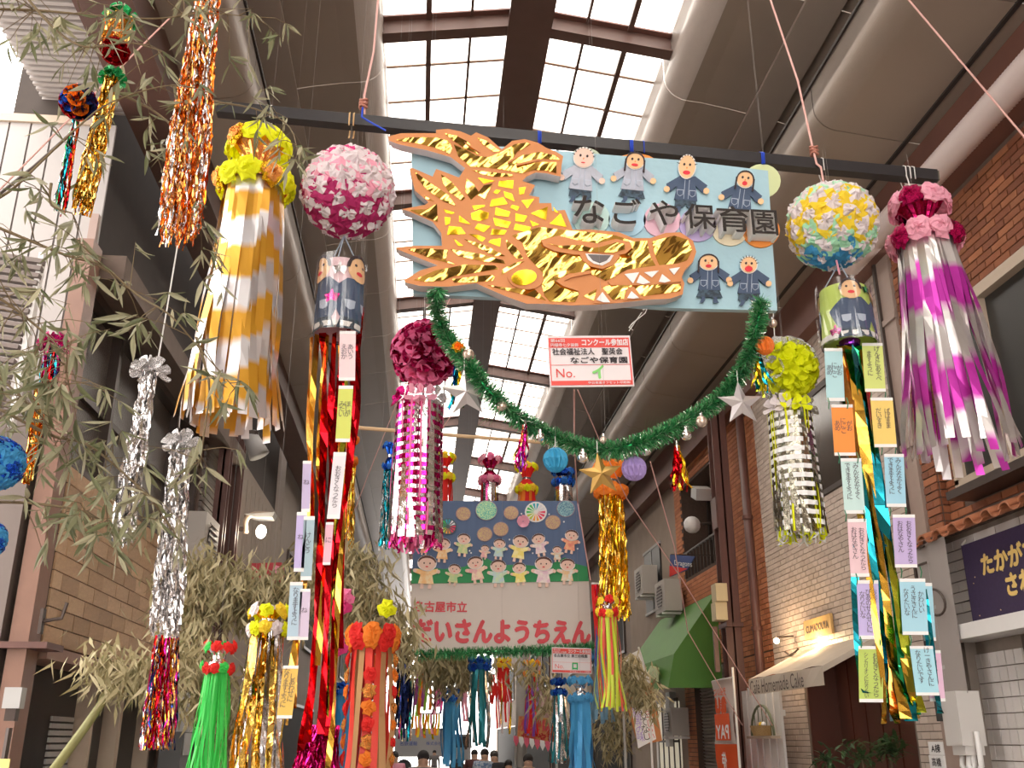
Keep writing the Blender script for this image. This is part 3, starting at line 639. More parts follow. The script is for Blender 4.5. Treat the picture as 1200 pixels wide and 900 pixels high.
# ---------------------------------------------------------------- the long black pole
SEL = 5.0
pole = root('hanging_pole', 'long black square pole that carries the banner and flower balls', 'pole', V(680, 168, SEL + .08))
A = V(255, 128, SEL + .08); B = V(1096, 208, SEL + .08); ax = (B - A).normalized()
zx = ax.cross(Y1).normalized() * -1; rotm = Matrix((ax, Y1, ax.cross(Y1))).transposed()
put(MB().box((A + B) / 2, ((B - A).length, .07, .075), rotm), 'square_bar', M_black, pole)
put(MB().box(B + ax * .005, (.015, .06, .065), rotm), 'end_cap', mat('bar_end', (.13, .11, .08), .6), pole)
def polept(px): return V(px, 128 + (px - 255) * 80 / 841., SEL + .08)
def rope(name, label, pts, r, m, knot=None):
    o = root(name, label, 'rope', pts[0]); put(MB().tube(pts, r, 8), 'rope_line', m, o, True)
    if knot:
        for k in range(3): 
            c = Vector(knot) + Z1 * (k - 1) * .022; ring = [c + Vector((math.cos(t) * .022, math.sin(t) * .022, .008 * math.sin(t * 2 + k))) for t in [2 * PI * i / 10 for i in range(11)]]
            put(MB().tube(ring, r * 1.1, 6), 'knot_coil', mat('rope_knot', (.42, .17, .12), .85), o, True)
    return o
rope('pink_rope', 'pink rope knotted to the pole above the pink flower ball', [V(448, -60, 5.6), V(438, 60, 5.35), V(427, 112, 5.12), polept(427) + Z1 * .05], .007, M_string, V(426, 122, 5.08))
rope('pink_rope', 'pink rope knotted to the pole above the green and yellow flower ball', [V(880, -60, 5.6), V(903, 0, 5.45), V(935, 95, 5.25), V(953, 176, 5.06), V(957, 192, 5.03), V(962, 196, 5.02), V(965, 214, 4.95)], .007, M_string, V(954, 177, 5.06))
rope('pink_rope', 'pink rope crossing in front of the brick wall top right', [V(1020, -40, 5.6), V(1065, 0, 5.5), V(1200, 160, 5.3), V(1290, 268, 5.2)], .007, M_string)
# s-hooks on the bar
def loop_on_pole(px, m, name, label, hgt=.12, n=1, r=.0035, cat='hook', dx=5):
    o = root(name, label, cat, polept(px))
    for k in range(n):
        c = polept(px + k * dx); pts = [c + Vector((.003 * i, -.04, -.05 + .0 * i)) for i in (0,)] + [c + Vector((0, -.045, .03)), c + Vector((0, -.02, .05)), c + Vector((0, .03, .05)), c + Vector((0, .045, -.02)), c + Vector((0, .02, -hgt * .8)), c + Vector((0, -.01, -hgt))]
        put(MB().tube(pts, r, 6), 'wire_loop', m, o, True)
    return o
loop_on_pole(1058, M_wire, 'wire_hook', 'pair of thin wire hooks at the right end of the pole', n=3)
loop_on_pole(962, M_wire, 'wire_hook', 'thin wire hook above the green and yellow flower ball')
loop_on_pole(318, M_wire, 'wire_hook', 'thin wire hook above the yellow topped streamer tower')
loop_on_pole(410, paper('twine_tan', (.75, .5, .25)), 'twine_loop', 'tan twine loop holding the pink flower ball', n=2, cat='string', r=.005)
for px_, lb in ((630, 'blue cord tied to the pole above the golden tail fin'), (737, 'blue cord tied to the pole above the second paper child'), (753, 'thin blue cord tied to the pole just right of another'), (890, 'blue cord tied to the pole at the right banner corner')):
    loop_on_pole(px_, M_cord, 'blue_cord', lb, n=3 if px_ != 753 else 1, dx=1.5, cat='string')
o = root('blue_cord', 'blue cord slanting from the rope knot to the banner corner', 'string', V(425, 138, 4.98)); put(MB().tube([V(425, 126, 4.95), V(424, 137, 4.94), V(432, 142, 4.94), V(452, 153, 4.96)], .006, 6), 'cord_line', M_cord, o)
# ================================================================ MAIN BANNER
BY = SEL
ban = root('banner_board', 'light blue kindergarten banner with a golden dolphin fish and paper children', 'banner', V(690, 260, BY))
def px_poly(pts, Y): return [V(x, y, Y) for x, y in pts]
def plate(pts, Y, th, m, name, parent=ban, side=None, label=None):
    mats = [m] + ([side] if side else [])
    P_ = px_poly(pts, Y)
    area = sum(pts[i][0] * pts[(i + 1) % len(pts)][1] - pts[(i + 1) % len(pts)][0] * pts[i][1] for i in range(len(pts)))
    if area > 0: P_ = P_[::-1]
    return put(MB().prism(P_, Vector((0, th, 0)), 0, 1 if side else None), name, mats, parent, label=label)
M_bluep = mat('banner_blue_paper', (.36, .55, .63), .75, var=.06, vscale=5, bump=.5, bscale=6)
M_side = mat('styrofoam_white', (.72, .66, .66), .8, var=.06)
M_orp = mat('orange_card', (.60, .24, .085), .7, var=.06, vscale=5)
plate([(482, 170), (600, 172), (720, 182), (800, 188), (900, 200), (905, 280), (911, 364), (790, 361), (650, 352), (484, 344)], BY, .04, M_bluep, 'backing_panel', side=mat('banner_edge', (.42, .56, .62), .8))
fishY = BY - .11
outline = [(455, 160), (470, 156), (511, 156), (511, 152), (525, 151), (540, 154), (552, 159), (558, 155), (572, 161), (588, 175), (600, 165), (615, 163), (630, 167), (640, 173), (652, 178), (660, 183), (658, 195), (657, 207), (640, 203), (628, 202), (617, 207), (612, 212), (627, 217), (620, 229), (632, 231), (632, 238), (646, 238), (647, 247), (662, 246), (666, 256), (671, 269),
 (692, 269), (725, 272), (742, 279), (762, 279), (780, 273), (797, 272), (812, 282), (816, 295), (812, 307), (803, 316), (799, 325), (802, 332), (800, 345), (785, 350), (760, 351), (725, 355), (700, 357), (670, 358), (637, 356), (617, 356), (592, 347), (567, 336), (558, 332), (525, 336), (492, 335), (475, 331), (474, 328), (492, 317), (513, 311), (490, 302), (465, 292), (464, 290), (483, 288), (518, 288), (517, 273), (507, 260), (480, 248), (471, 245), (498, 240), (502, 237), (486, 223), (480, 197), (484, 197), (507, 207), (511, 198), (517, 200), (538, 208), (543, 200), (545, 197), (528, 184), (500, 176), (467, 169), (456, 165)]
# crisp silhouette with lobed thickness: two stacked foam boards
plate([(x, y) for x, y in outline], fishY, .045, M_orp, 'golden_fish_board', side=M_side)
plate([(x + (600 - x) * .02, y + 3) for x, y in outline], fishY + .048, .045, M_side, 'foam_board')
def goldp(pts, m=F_gold, name='foil_piece', Y=None, th=.003): return plate(pts, (fishY if Y is None else Y) - .004, th, m, name)
for pts in ([(464, 164), (480, 161), (510, 161), (526, 165), (530, 174), (527, 180), (510, 173), (490, 168)], [(521, 156), (535, 159), (548, 166), (561, 181), (545, 174), (530, 164)], [(559, 161), (570, 165), (586, 177), (579, 178), (567, 170)],
  [(532, 169), (545, 175), (560, 183), (574, 184), (590, 177), (603, 169), (617, 167), (622, 169), (606, 178), (598, 190), (612, 182), (632, 178), (650, 182), (656, 187), (635, 186), (612, 192), (632, 190), (652, 190), (652, 203), (640, 200), (625, 199), (612, 203), (590, 199), (570, 196), (551, 195), (537, 183)], [(553, 199), (575, 202), (600, 204), (601, 207), (580, 207), (565, 204)],
  [(486, 201), (505, 215), (525, 228), (534, 241), (520, 236), (500, 222), (490, 210)], [(517, 204), (530, 214), (545, 232), (541, 235), (525, 224), (519, 214)], [(547, 209), (556, 217), (561, 225), (567, 217), (577, 215), (568, 233), (559, 228), (552, 234), (545, 224)], [(497, 229), (509, 236), (499, 233)], [(480, 246), (500, 245), (512, 239), (513, 260), (498, 254)],
  [(478, 292), (500, 291), (525, 293), (522, 305), (534, 310), (505, 303)], [(528, 292), (560, 297), (590, 305), (592, 309), (565, 306), (538, 300)], [(544, 280), (570, 288), (592, 300), (580, 300), (560, 290)], [(593, 281), (605, 290), (613, 303), (606, 303), (599, 297), (594, 290)], [(485, 328), (510, 317), (545, 310), (580, 311), (584, 315), (560, 319), (530, 324), (519, 329), (497, 330)], [(530, 327), (575, 322), (580, 324), (577, 329), (550, 331), (532, 331)], [(571, 334), (600, 338), (625, 337), (640, 352), (605, 343), (584, 338)], [(588, 316), (603, 308), (615, 306), (606, 311), (594, 318), (588, 322)],
  [(600, 276), (632, 266), (665, 270), (690, 272), (722, 276), (742, 283), (758, 282), (762, 300), (770, 314), (735, 316), (710, 329), (690, 320), (668, 320), (652, 328), (676, 338), (678, 346), (674, 354), (644, 353), (638, 346), (634, 330), (637, 320), (625, 308), (618, 300), (612, 284)],
  [(764, 283), (790, 276), (806, 281), (811, 293), (805, 305), (790, 310), (774, 314), (768, 300)], [(684, 347), (700, 338), (716, 334), (798, 333), (797, 341), (770, 345), (745, 348), (722, 351), (698, 353)]): goldp(pts)
for pts in ([(585, 212), (602, 211), (601, 221), (584, 218)], [(560, 208), (580, 212), (567, 215)], [(608, 220), (616, 219), (614, 227), (609, 228)], [(581, 222), (587, 223), (583, 227), (578, 226)], [(590, 224), (600, 227), (603, 236), (592, 231)], [(576, 234), (590, 231), (595, 239), (574, 242)], [(611, 235), (626, 233), (618, 244)], [(600, 240), (609, 242), (606, 247), (598, 243)], [(553, 241), (568, 240), (568, 242), (556, 246)], [(552, 250), (562, 246), (573, 249), (572, 256), (562, 259), (553, 257)], [(581, 243), (598, 248), (596, 254), (580, 252)], [(604, 250), (618, 253), (614, 260), (604, 259)], [(622, 250), (642, 242), (640, 258)], [(520, 245), (533, 249), (530, 251), (522, 249)], [(521, 254), (528, 255), (527, 262), (522, 264)], [(538, 252), (552, 263), (538, 260)], [(578, 255), (599, 260), (595, 267), (580, 264)], [(621, 258), (632, 263), (624, 265)], [(604, 262), (622, 266), (620, 272), (602, 269)], [(560, 262), (575, 265), (567, 272), (556, 268)], [(526, 265), (540, 266), (546, 274), (524, 275)], [(577, 268), (594, 270), (591, 275), (575, 275)], [(549, 274), (560, 275), (569, 279), (565, 283)], [(575, 281), (587, 279), (586, 289), (572, 284)], [(531, 279), (543, 288), (537, 288)], [(644, 262), (657, 250), (664, 266)], [(648, 242), (655, 250), (650, 248)]): goldp(pts, F_goldy, 'scale_piece')
def ell(cx, cy, rx, ry, n=16, a0=0, a1=2 * PI, rot=0): return [(cx + rx * math.cos(a0 + (a1 - a0) * i / n) * math.cos(rot) - ry * math.sin(a0 + (a1 - a0) * i / n) * math.sin(rot), cy + ry * math.sin(a0 + (a1 - a0) * i / n) * math.cos(rot) + rx * math.cos(a0 + (a1 - a0) * i / n) * math.sin(rot)) for i in range(n if abs(a1 - a0) > 6.2 else n + 1)]
plate(ell(616, 325, 21, 14, 20, rot=.1), fishY - .012, .006, M_orp, 'cheek_ring'); goldp(ell(614, 325, 15, 9, 16, rot=-.15), F_goldy, 'cheek_disc', fishY - .014)
plate([(634, 281), (655, 276), (675, 281), (700, 285), (722, 280), (738, 283), (741, 290), (733, 297), (712, 301), (690, 299), (672, 298), (650, 294), (637, 288)], fishY - .012, .006, M_orp, 'brow_ridge'); goldp([(642, 285), (655, 288), (680, 287), (694, 291), (705, 289), (722, 284), (732, 286), (732, 292), (718, 296), (692, 295), (660, 291)], name='brow_foil', Y=fishY - .014)
plate([(678, 296), (727, 299), (720, 310), (706, 315), (692, 312), (683, 305)], fishY - .013, .006, M_orp, 'eye_surround')
plate([(686, 297), (719, 299), (715, 306), (706, 311), (696, 309), (689, 304)], fishY - .018, .003, P_wh2, 'eye_white'); plate([(689, 298), (716, 299), (711, 305), (703, 308), (695, 305)], fishY - .022, .003, mat('eye_grey', (.13, .11, .11), .6), 'eye_pupil')
plate([(651, 329), (668, 321), (690, 317), (694, 320), (684, 322), (670, 325), (661, 329), (680, 335), (678, 341), (660, 335)], fishY - .012, .006, M_orp, 'jaw_ridge')
plate([(712, 330), (735, 316), (770, 311), (803, 308), (799, 322), (798, 330), (760, 334), (716, 334)], fishY - .010, .005, M_orp, 'mouth_band')
for pts in ([(732, 321), (749, 319), (742, 332)], [(750, 322), (762, 331), (754, 333), (746, 331)], [(755, 319), (772, 317), (764, 325)], [(776, 321), (786, 329), (779, 331), (772, 330)], [(784, 315), (797, 313), (790, 322)], [(706, 342), (715, 354), (707, 354), (699, 351)], [(740, 341), (749, 349), (742, 350), (735, 349)]): plate(pts, fishY - .017, .004, P_wh2, 'tooth')
for pts in ([(700, 337), (706, 337), (720, 354), (712, 356), (695, 355)], [(736, 336), (743, 336), (754, 350), (730, 352)]): plate(pts, fishY - .008, .003, M_orp, 'tooth_surround')
# foil wrinkle ridges in the orange card around the body
for p0, p1 in (((528, 165), (533, 178)), ((545, 167), (562, 178)), ((596, 190), (612, 180)), ((606, 193), (632, 187))): 
    (a, b), (c, d) = p0, p1; plate([(a - 1, b - 1), (c, d - 1.5), (c + 1, d + 1), (a, b + 1)], fishY - .010, .004, M_orp, 'card_rib')
# pastel discs + 3d letters
for cx, cy, c in ((693, 256, (.45, .62, .58)), (735, 257, (.38, .58, .70)), (776, 258, (.74, .46, .55)), (818, 263, (.50, .40, .66)), (856, 268, (.72, .64, .46)), (892, 270, (.78, .27, .05)), (686, 193, (.52, .60, .44)), (893, 212, (.60, .66, .36))):
    plate(ell(cx, cy, 22, 20, 20), BY - .012 if cy > 230 else BY + .05, .01, paper('disc_%d' % cx, c, 0), 'pastel_disc')
plate(ell(745, 188, 22, 8, 16), BY + .045, .01, MATS['disc_892'], 'pastel_disc')
RX = X1
for ch, cx, cy, sw_, sh_ in (('な', 689, 250, 35, 36), ('ご', 733, 252, 31, 33), ('や', 776, 254, 33, 32), ('保', 818, 258, 36, 32), ('育', 857, 261, 38, 33), ('園', 893, 265, 30, 32)):
    k = mpp(cx, cy, BY); text(ch, sw_ * k, sh_ * k, X1, Z1, V(cx, cy, BY - .06), mat('letter_dark', (.032, .026, .024), .7, spec=.2), ban, 'letter', .045, .012, side=P_wh2)
# ---------------------------------------------------------------- paper children
SKIN = mat('paper_skin', (.80, .50, .27), .7); SKIN2 = mat('paper_skin_pale', (.80, .56, .46), .7); NAVY = mat('paper_navy', (.055, .085, .15), .75, var=.15); NAVY_F = mat('plastic_navy_pale', (.40, .42, .50), .25, var=.3, vscale=20)
RED = mat('crayon_red', (.70, .03, .05), .7); BRN = mat('crayon_dark', (.04, .025, .03), .8); PLAID = mat('paper_plaid', (.025, .035, .05), .8, col2=(.06, .10, .14), vscale=40); LINE = mat('chalk_line', (.42, .48, .58), .8)
def child(px, py, s, tilt, Y, coat, skin, face, girl, mouth, parent=ban, hair='arc', th=.008, label=None):
    """px,py neck position; face=(rx,ry,dx,dy)"""
    ct, st = math.cos(tilt), math.sin(tilt)
    def T(p): return [(px + s * (x * ct - y * st), py + s * (x * st + y * ct)) for x, y in p]
    P0 = plate(T([(-11, 2), (-30, 15), (-24, 26), (-14, 17), (-17, 37), (17, 37), (13, 15), (24, 24), (30, 13), (11, 1), (0, 5)]), Y, th, coat, 'paper_child', parent, label=label)
    def sub(pts, m, nm, dy): return plate(T(pts), Y - dy, .002, m, nm, P0)
    if girl: sub([(-15, 37), (15, 37), (20, 48), (-20, 48)], PLAID, 'skirt', -.001)
    else: sub([(-15, 37), (15, 37), (17, 48), (4, 48), (1, 42), (-3, 48), (-16, 48)], PLAID, 'shorts', -.001)
    for sx in (-1, 1):
        sub([(sx * 9 - 3, 47), (sx * 9 + 3, 47), (sx * 9 + 3, 52), (sx * 9 + 3 + sx * 3, 56), (sx * 9 - 3 - (sx < 0) * 3, 56), (sx * 9 - 3, 52)], NAVY, 'shoe', 0)
        sub(ell(sx * 29, 21 + (sx < 0) * 2, 4.5, 4.5, 10), skin, 'hand', .003)
        sub([(sx * 9 - 5, 22), (sx * 9 + 5, 22), (sx * 9 + 4.5, 29), (sx * 9, 32), (sx * 9 - 4.5, 29)], LINE, 'pocket', .003); sub([(sx * 9 - 4, 23), (sx * 9 + 4, 23), (sx * 9 + 3.6, 28.6), (sx * 9, 30.8), (sx * 9 - 3.6, 28.6)], coat, 'pocket_patch', .005)
        sub([(sx * 3.2 - .35, 7), (sx * 3.2 + .35, 7), (sx * 3.2 + .35, 35), (sx * 3.2 - .35, 35)], LINE, 'coat_seam', .003)
    rx, ry, dx, dy = face
    sub(ell(dx, dy, rx + 1.3, ry + 1.3, 18), P_wh2, 'face_edge', .006); sub(ell(dx, dy, rx, ry, 18), skin, 'face', .009)
    for ex in (-.35, .35): sub(ell(dx + ex * rx, dy - ry * .2, 1.7, 1.9, 8), BRN, 'eye', .012)
    sub(ell(dx, dy + ry * .08, 1, 1.3, 6), mat('crayon_orange', (.8, .25, .05), .7), 'nose', .012)
    sub(mouth and ell(dx, dy + ry * .5, mouth[0], mouth[1], 10) , RED, 'mouth', .012)
    if hair == 'arc' or girl:
        a = ell(dx, dy, rx + 1.2, ry + 1.2, 12, PI * 1.02, PI * 1.98); b2 = ell(dx, dy, rx - .8, ry - 1, 12, PI * 1.02, PI * 1.98)[::-1]; sub(a + b2, BRN, 'hair', .013)
        if girl:
            for sx in (-1, 1): sub([(dx + sx * (rx + .6) - 1.3, dy - 2), (dx + sx * (rx + .6) + 1.3, dy - 2), (dx + sx * (rx + 1) + 1.3, dy + ry + 4), (dx + sx * (rx + 1) - 1.3, dy + ry + 4)], BRN, 'braid', .013)
    else:
        for q in range(9):
            a = PI * (1.08 + .84 * q / 8); cx, cy = dx + (rx - .5) * math.cos(a), dy + (ry - .5) * math.sin(a); ox, oy = math.cos(a) * 4.2, math.sin(a) * 4.2
            sub([(cx - oy * .2, cy + ox * .2), (cx + ox, cy + oy), (cx + oy * .2, cy - ox * .2)], BRN, 'hair_tuft', .013)
    return P0
cy_ = BY - .02
child(684, 192, .82, .12, cy_, NAVY_F, SKIN2, (14, 14, -1, -9), False, (3, .8), hair='tuft', label='faded silvery boy under plastic, leftmost')
child(744, 193, .80, .10, cy_, NAVY_F, SKIN, (13, 12, 0, -6), True, (5, 2), label='faded silvery girl with red mouth')
child(806, 205, .80, .08, cy_, NAVY, SKIN, (12, 17, -2, -12), False, (5.5, 3), hair='tuft', label='boy with a long face and spiky hair')
child(871, 216, .80, .14, cy_, NAVY, SKIN, (12, 12, 2, -8), True, (3.8, 3.2), label='girl with black braids in the upper row')
child(832, 311, .78, .02, cy_, NAVY, SKIN, (14, 11.5, -2, -5), True, (4.5, 2.5), label='girl with pale braids below the lettering')
child(879, 315, .78, .04, cy_, NAVY, SKIN, (12, 12, -2, -6), False, (6, 4.5), hair='tuft', label='laughing boy in the lower right corner')
# ================================================================ CONTEST SIGN
def contest_sign(c, w, h, Y, tilt, lab, line1, line2, sym, symcol):
    o = root('contest_sign', lab, 'sign', V(*c, Y)); k = mpp(*c, Y); ct = math.cos(tilt); st = math.sin(tilt); C0 = V(*c, Y)
    rx = Vector((ct, 0, st)); up = Vector((-st, 0, ct)); n = Vector((0, -1, 0))
    def Q(u, v, d=0): return C0 + rx * u * w * k + up * v * h * k + n * d
    def rect(u0, u1, v0, v1, d, th, m, nm): return put(MB().prism([Q(u0, v0, d), Q(u1, v0, d), Q(u1, v1, d), Q(u0, v1, d)], -n * th), nm, m, o)
    M_sr = mat('sign_red', (.72, .06, .045), .5); M_sw = mat('sign_white', (.72, .66, .67), .45)
    rect(-.5, .5, -.5, .5, 0, .012, M_sw, 'sign_board')
    rect(-.485, .485, .265, .455, .003, .003, M_sr, 'header_band'); rect(-.485, .485, -.47, -.385, .003, .003, M_sr, 'footer_band')
    rect(-.485, -.475, -.385, .265, .003, .003, M_sr, 'border_line'); rect(.47, .485, -.385, .265, .003, .003, M_sr, 'border_line'); rect(-.475, .47, -.08, -.073, .003, .003, M_sr, 'divider_line')
    def tx(s, u, v, ww, hh, m, b=.0): text(s, ww * w * k, hh * h * k, rx, up, Q(u, v, .006), m, o, 'lettering', 0, b)
    tx('コンクール参加店', .19, .36, .56, .13, M_sw, .03); tx('第66回', -.38, .40, .17, .065, M_sw, .01); tx('円頓寺七夕装飾', -.30, .31, .33, .07, M_sw, .01)
    if line1: tx(line1, -.03, .18, .84, .13, M_ink, .02)
    if line2: tx(line2, .1, .01, .68, .12, M_ink, .03)
    tx('No.', -.31, -.24, .22, .17, M_sr); tx(sym, .08, -.22, .13, .25, mat('sym_' + sym, symcol, .6), .04); tx('中日高速オフセット印刷㈱', .2, -.43, .5, .05, M_sw, .01)
    return o
cs = contest_sign((692, 423), 99, 64, BY - .04, .045, 'white and red contest entry sign hanging below the golden fish', '社会福祉法人　聖英会', 'なごや保育園', 'イ', (.22, .62, .16))
put(MB().tube([V(737, 388, BY - .03), V(752, 366, BY - .03)], .003, 6), 'safety_pin', M_wire, cs); put(MB().tube([V(742, 387, BY - .04), V(737, 384, BY - .04), V(741, 379, BY - .04), V(756, 367, BY - .04), V(758, 362, BY - .04), V(753, 363, BY - .04)], .003, 6), 'wire_pin', M_wire, cs, True)
put(MB().tube([V(655, 392, BY - .03), V(640, 372, BY)], .002, 5), 'thread', M_wire, cs)
# ================================================================ FLOWER BALLS
def flower_ball(name, label, px, py, Y, rpx, n, pick, meshes, fs, jit=.25, group=None):
    c = V(px, py, Y); k = mpp(px, py, Y); r = rpx * k; o = root(name, label, 'flower ball', c + Z1 * r, group)
    put(MB().ball(c, r * .72, 16), 'ball_core', pick(Vector((0, 0, 0)))[1], o, True)
    for i, d in enumerate(fib(n)):
        key, _ = pick(d); me = meshes[key][i % len(meshes[key])]
        inst(me, 'flower', o, c + d * r * .76, rot_to(d, rnd(0, 6.3)), float(r * fs * rnd(1 - jit * .3, 1 + jit * .3) * (1.25 if key in ('p', 'y') and label.find('petal') > 0 else 1.0 if label.find('petal') > 0 else 1)))
    return o, c, r
T_hot = [pom_mesh(i, [P_white, P_hot], core=.34) for i in range(3)]; T_pk = [pom_mesh(i + 9, [P_white, P_lpink], core=.4) for i in range(3)]; T_red = [pom_mesh(i + 20, [P_white, paper('tissue_darkpink', (.48, .02, .14))], core=.28) for i in range(3)]
def pick1(d):
    if d.length < .1: return None, P_hot
    # bands tilted towards the viewer's right
    h = d.z * .9 + d.y * -.1
    return ('a' if h > .55 else 'b' if h > -.2 else 'c'), None
flower_ball('tissue_flower_ball', 'large pink and white tissue flower ball left of the golden fish', 408, 225, 4.95, 57, 62, pick1, {'a': T_hot, 'b': T_pk, 'c': T_red}, .36)
T_y = [pom_mesh(i + 30, [P_white, P_yel], core=.3) for i in range(3)]; T_m = [pom_mesh(i + 40, [P_white, P_mint], core=.25) for i in range(3)]; T_b = [pom_mesh(i + 50, [P_white, P_blue], core=.15) for i in range(3)]; T_w = [pom_mesh(i + 60, [P_white, paper('tissue_palemint', (.5, .80, .60))], core=.35) for i in range(3)]
def pick2(d):
    if d.length < .1: return None, P_mint
    if d.z > .38: return 'w', None
    if d.z > -.5: return 'y', None
    if d.z > -.8: return 'm', None
    return 'b', None
flower_ball('tissue_flower_ball', 'large green, yellow and blue tissue flower ball on the right of the pole', 975, 264, 4.95, 54, 62, pick2, {'w': T_w, 'y': T_y, 'm': T_m, 'b': T_b}, .37)
B_pk = [blossom_mesh(i, P_ppink, 5, .55) for i in range(3)]; B_cr = [blossom_mesh(i + 5, F_dkpink, 7, .8) for i in range(3)]
def pick3(d):
    if d.length < .1: return None, F_dkpink
    b = int((d.z + 1) * 2.6 + .1); return ('p' if b % 2 == 0 else 'c'), None
B0, c3, r3 = flower_ball('petal_ball', 'magenta and pink plastic petal ball above the pink checked lantern', 498, 415, 5.5, 36, 90, pick3, {'p': B_pk, 'c': B_cr}, .33)
B_ye = [blossom_mesh(i + 11, P_fyel, 5, .5) for i in range(3)]; B_si = [blossom_mesh(i + 15, F_silver, 7, .9) for i in range(3)]
def pick4(d):
    if d.length < .1: return None, F_silver
    return ('s' if (int(math.atan2(d.y, d.x) * 3 + d.z * 5) % 4 == 0) else 'y'), None
flower_ball('petal_ball', 'fluorescent yellow and silver petal ball right of the green garland', 921, 433, 5.2, 34, 90, pick4, {'y': B_ye, 's': B_si}, .34)
hang_o = root('hanging_string', 'white string holding the yellow petal ball', 'string', V(906, 340, 5.2)); put(MB().tube([V(904, 330, 5.16), V(908, 400, 5.2)], .003, 6), 'string_line', M_wire, hang_o)
hang_o = root('hanging_string', 'thin string above the magenta petal ball', 'string', V(495, 330, 5.5)); put(MB().tube([V(496, 180, 5.5), V(498, 384, 5.5)], .002, 6), 'string_line', M_wire, hang_o)
# ================================================================ FRINGED STREAMER TOWERS
def ring_flowers(o, c, rx, n, mesh_sets, fr, up=.25, seed=0):
    for i in range(n):
        a = 2 * PI * i / n + seed; d = Vector((math.cos(a), math.sin(a), up)).normalized()
        inst(mesh_sets[i % len(mesh_sets)], 'flower', o, c + Vector((math.cos(a) * rx, math.sin(a) * rx, rnd(-.01, .01))), rot_to(d, rnd(0, 6)), float(fr))
def crown(o, c0, c1, r_top, r_bot, top_set, bot_set, cone_m, fr, n1=8, n2=10, band_m=None):
    """upper flower ring at c0, funnel narrowing to a band, lower flower ring at c1"""
    mid = c0.lerp(c1, .55); b = MB(); nn = 28
    prof = []
    for j in range(6):
        t = j / 5; z = (c0.z - mid.z) * t; r = r_top * (.35 + .6 * t ** 1.3); prof.append((r, z))
    b.lathe(mid, prof, nn); 
    for i in range(0, len(b.v)): 
        if (i % nn) % 2: v = b.v[i]; b.v[i] = (mid.x + (v[0] - mid.x) * .86, mid.y + (v[1] - mid.y) * .86, v[2])
    put(b, 'foil_funnel', cone_m, o)
    b = MB(); b.lathe(c1, [(r_bot * .95, -.01), (r_bot * .7, (mid.z - c1.z) * .6), (r_top * .36, mid.z - c1.z)], nn); put(b, 'foil_skirt', cone_m, o)
    put(MB().lathe(mid, [(r_top * .40, -.02), (r_top * .40, .02)], 20), 'waist_band', band_m or F_silver, o)
    ring_flowers(o, c0, r_top, n1, top_set, fr); ring_flowers(o, c1, r_bot, n2, bot_set, fr, -.1, .3)
def tower(name, label, top, lowring, bottom, r_ring, r_bot, n, w, mats, sets, cone, fr, Y, group=None, seed=0, twist=.35, drift=None, r_top=None, band=None, jl=.06, pname='streamer'):
    """top, lowring: (px,py) of the two flower rings; bottom: py where the strips end; radii in px"""
    c1 = V(*lowring, Y); k = mpp(*lowring, Y); o = root(name, label, 'streamer', V(*top, Y), group)
    c0 = V(*top, Y); c0 = Vector((c1.x, c1.y, c0.z))
    if sets: crown(o, c0, c1, (r_top or r_ring) * k, r_ring * k, sets[0], sets[1], cone, fr * k, band_m=band)
    rr = random.Random(seed); botz = None
    bx = lowring[0] + (lowring[0] - 585) / (lowring[1] + 2700) * (bottom - lowring[1]); zb = V(bx, bottom, Y).z; L = c1.z - zb
    for i in range(n):
        a = 2 * PI * i / n + rr.uniform(-.05, .05); t = Vector((-math.sin(a), math.cos(a), 0)); dr = Vector((math.cos(a), math.sin(a), 0)) * (r_bot - r_ring * .8) * k * rr.uniform(.75, 1.1)
        if drift: dr = dr + Vector(drift) * rr.uniform(.7, 1.1)
        p = c1 + Vector((math.cos(a), math.sin(a), 0)) * r_ring * k * .8 - Z1 * .01
        b = strip_mb(p, L * rr.uniform(1 - jl, 1 + jl * .4), w * k * rr.uniform(.85, 1.1), t, seed * 97 + i, .035, 12, dr, twist)
        put(b, pname, mats[rr.randrange(len(mats))], o)
    return o, c1, L
S_mag = striped('film_magenta_silver', (.80, .77, .76), (.55, .04, .42), .55)
S_gold = striped('film_gold_silver', (.78, .76, .78), (.66, .33, .03), .36)
Fl_pk = [pom_mesh(70 + i, [P_lpink, P_lpink], .5) for i in range(2)] + [pom_mesh(75, [F_dkpink, F_dkpink], .6)]
tower('streamer_tower', 'magenta and silver streamer tower with pink flower rings at the right end of the pole', (1072, 240), (1084, 284), 538, 37, 56, 36, 9.5, [S_mag], (Fl_pk, Fl_pk), F_dkpink, 13.5, 4.95, seed=3, drift=(.04, 0, 0), r_top=29)
Fl_ye = [pom_mesh(80 + i, [P_fyel, P_fyel], .45) for i in range(2)] + [pom_mesh(85, [F_copper, F_goldy], .6)]
tower('streamer_tower', 'gold and silver streamer tower with bright yellow flower rings on the pole', (308, 172), (299, 218), 498, 40, 50, 36, 10.5, [S_gold], (Fl_ye, Fl_ye), F_copper, 14, 4.9, seed=5, drift=(.0, 0, 0), r_top=32, twist=.15, jl=.04)
o = root('hanging_string', 'white string from the pole to the magenta streamer tower', 'string', V(1062, 212, 4.98)); put(MB().tube([V(1062, 205, 5.02), V(1071, 232, 4.95)], .004, 6), 'string_line', M_wire, o)
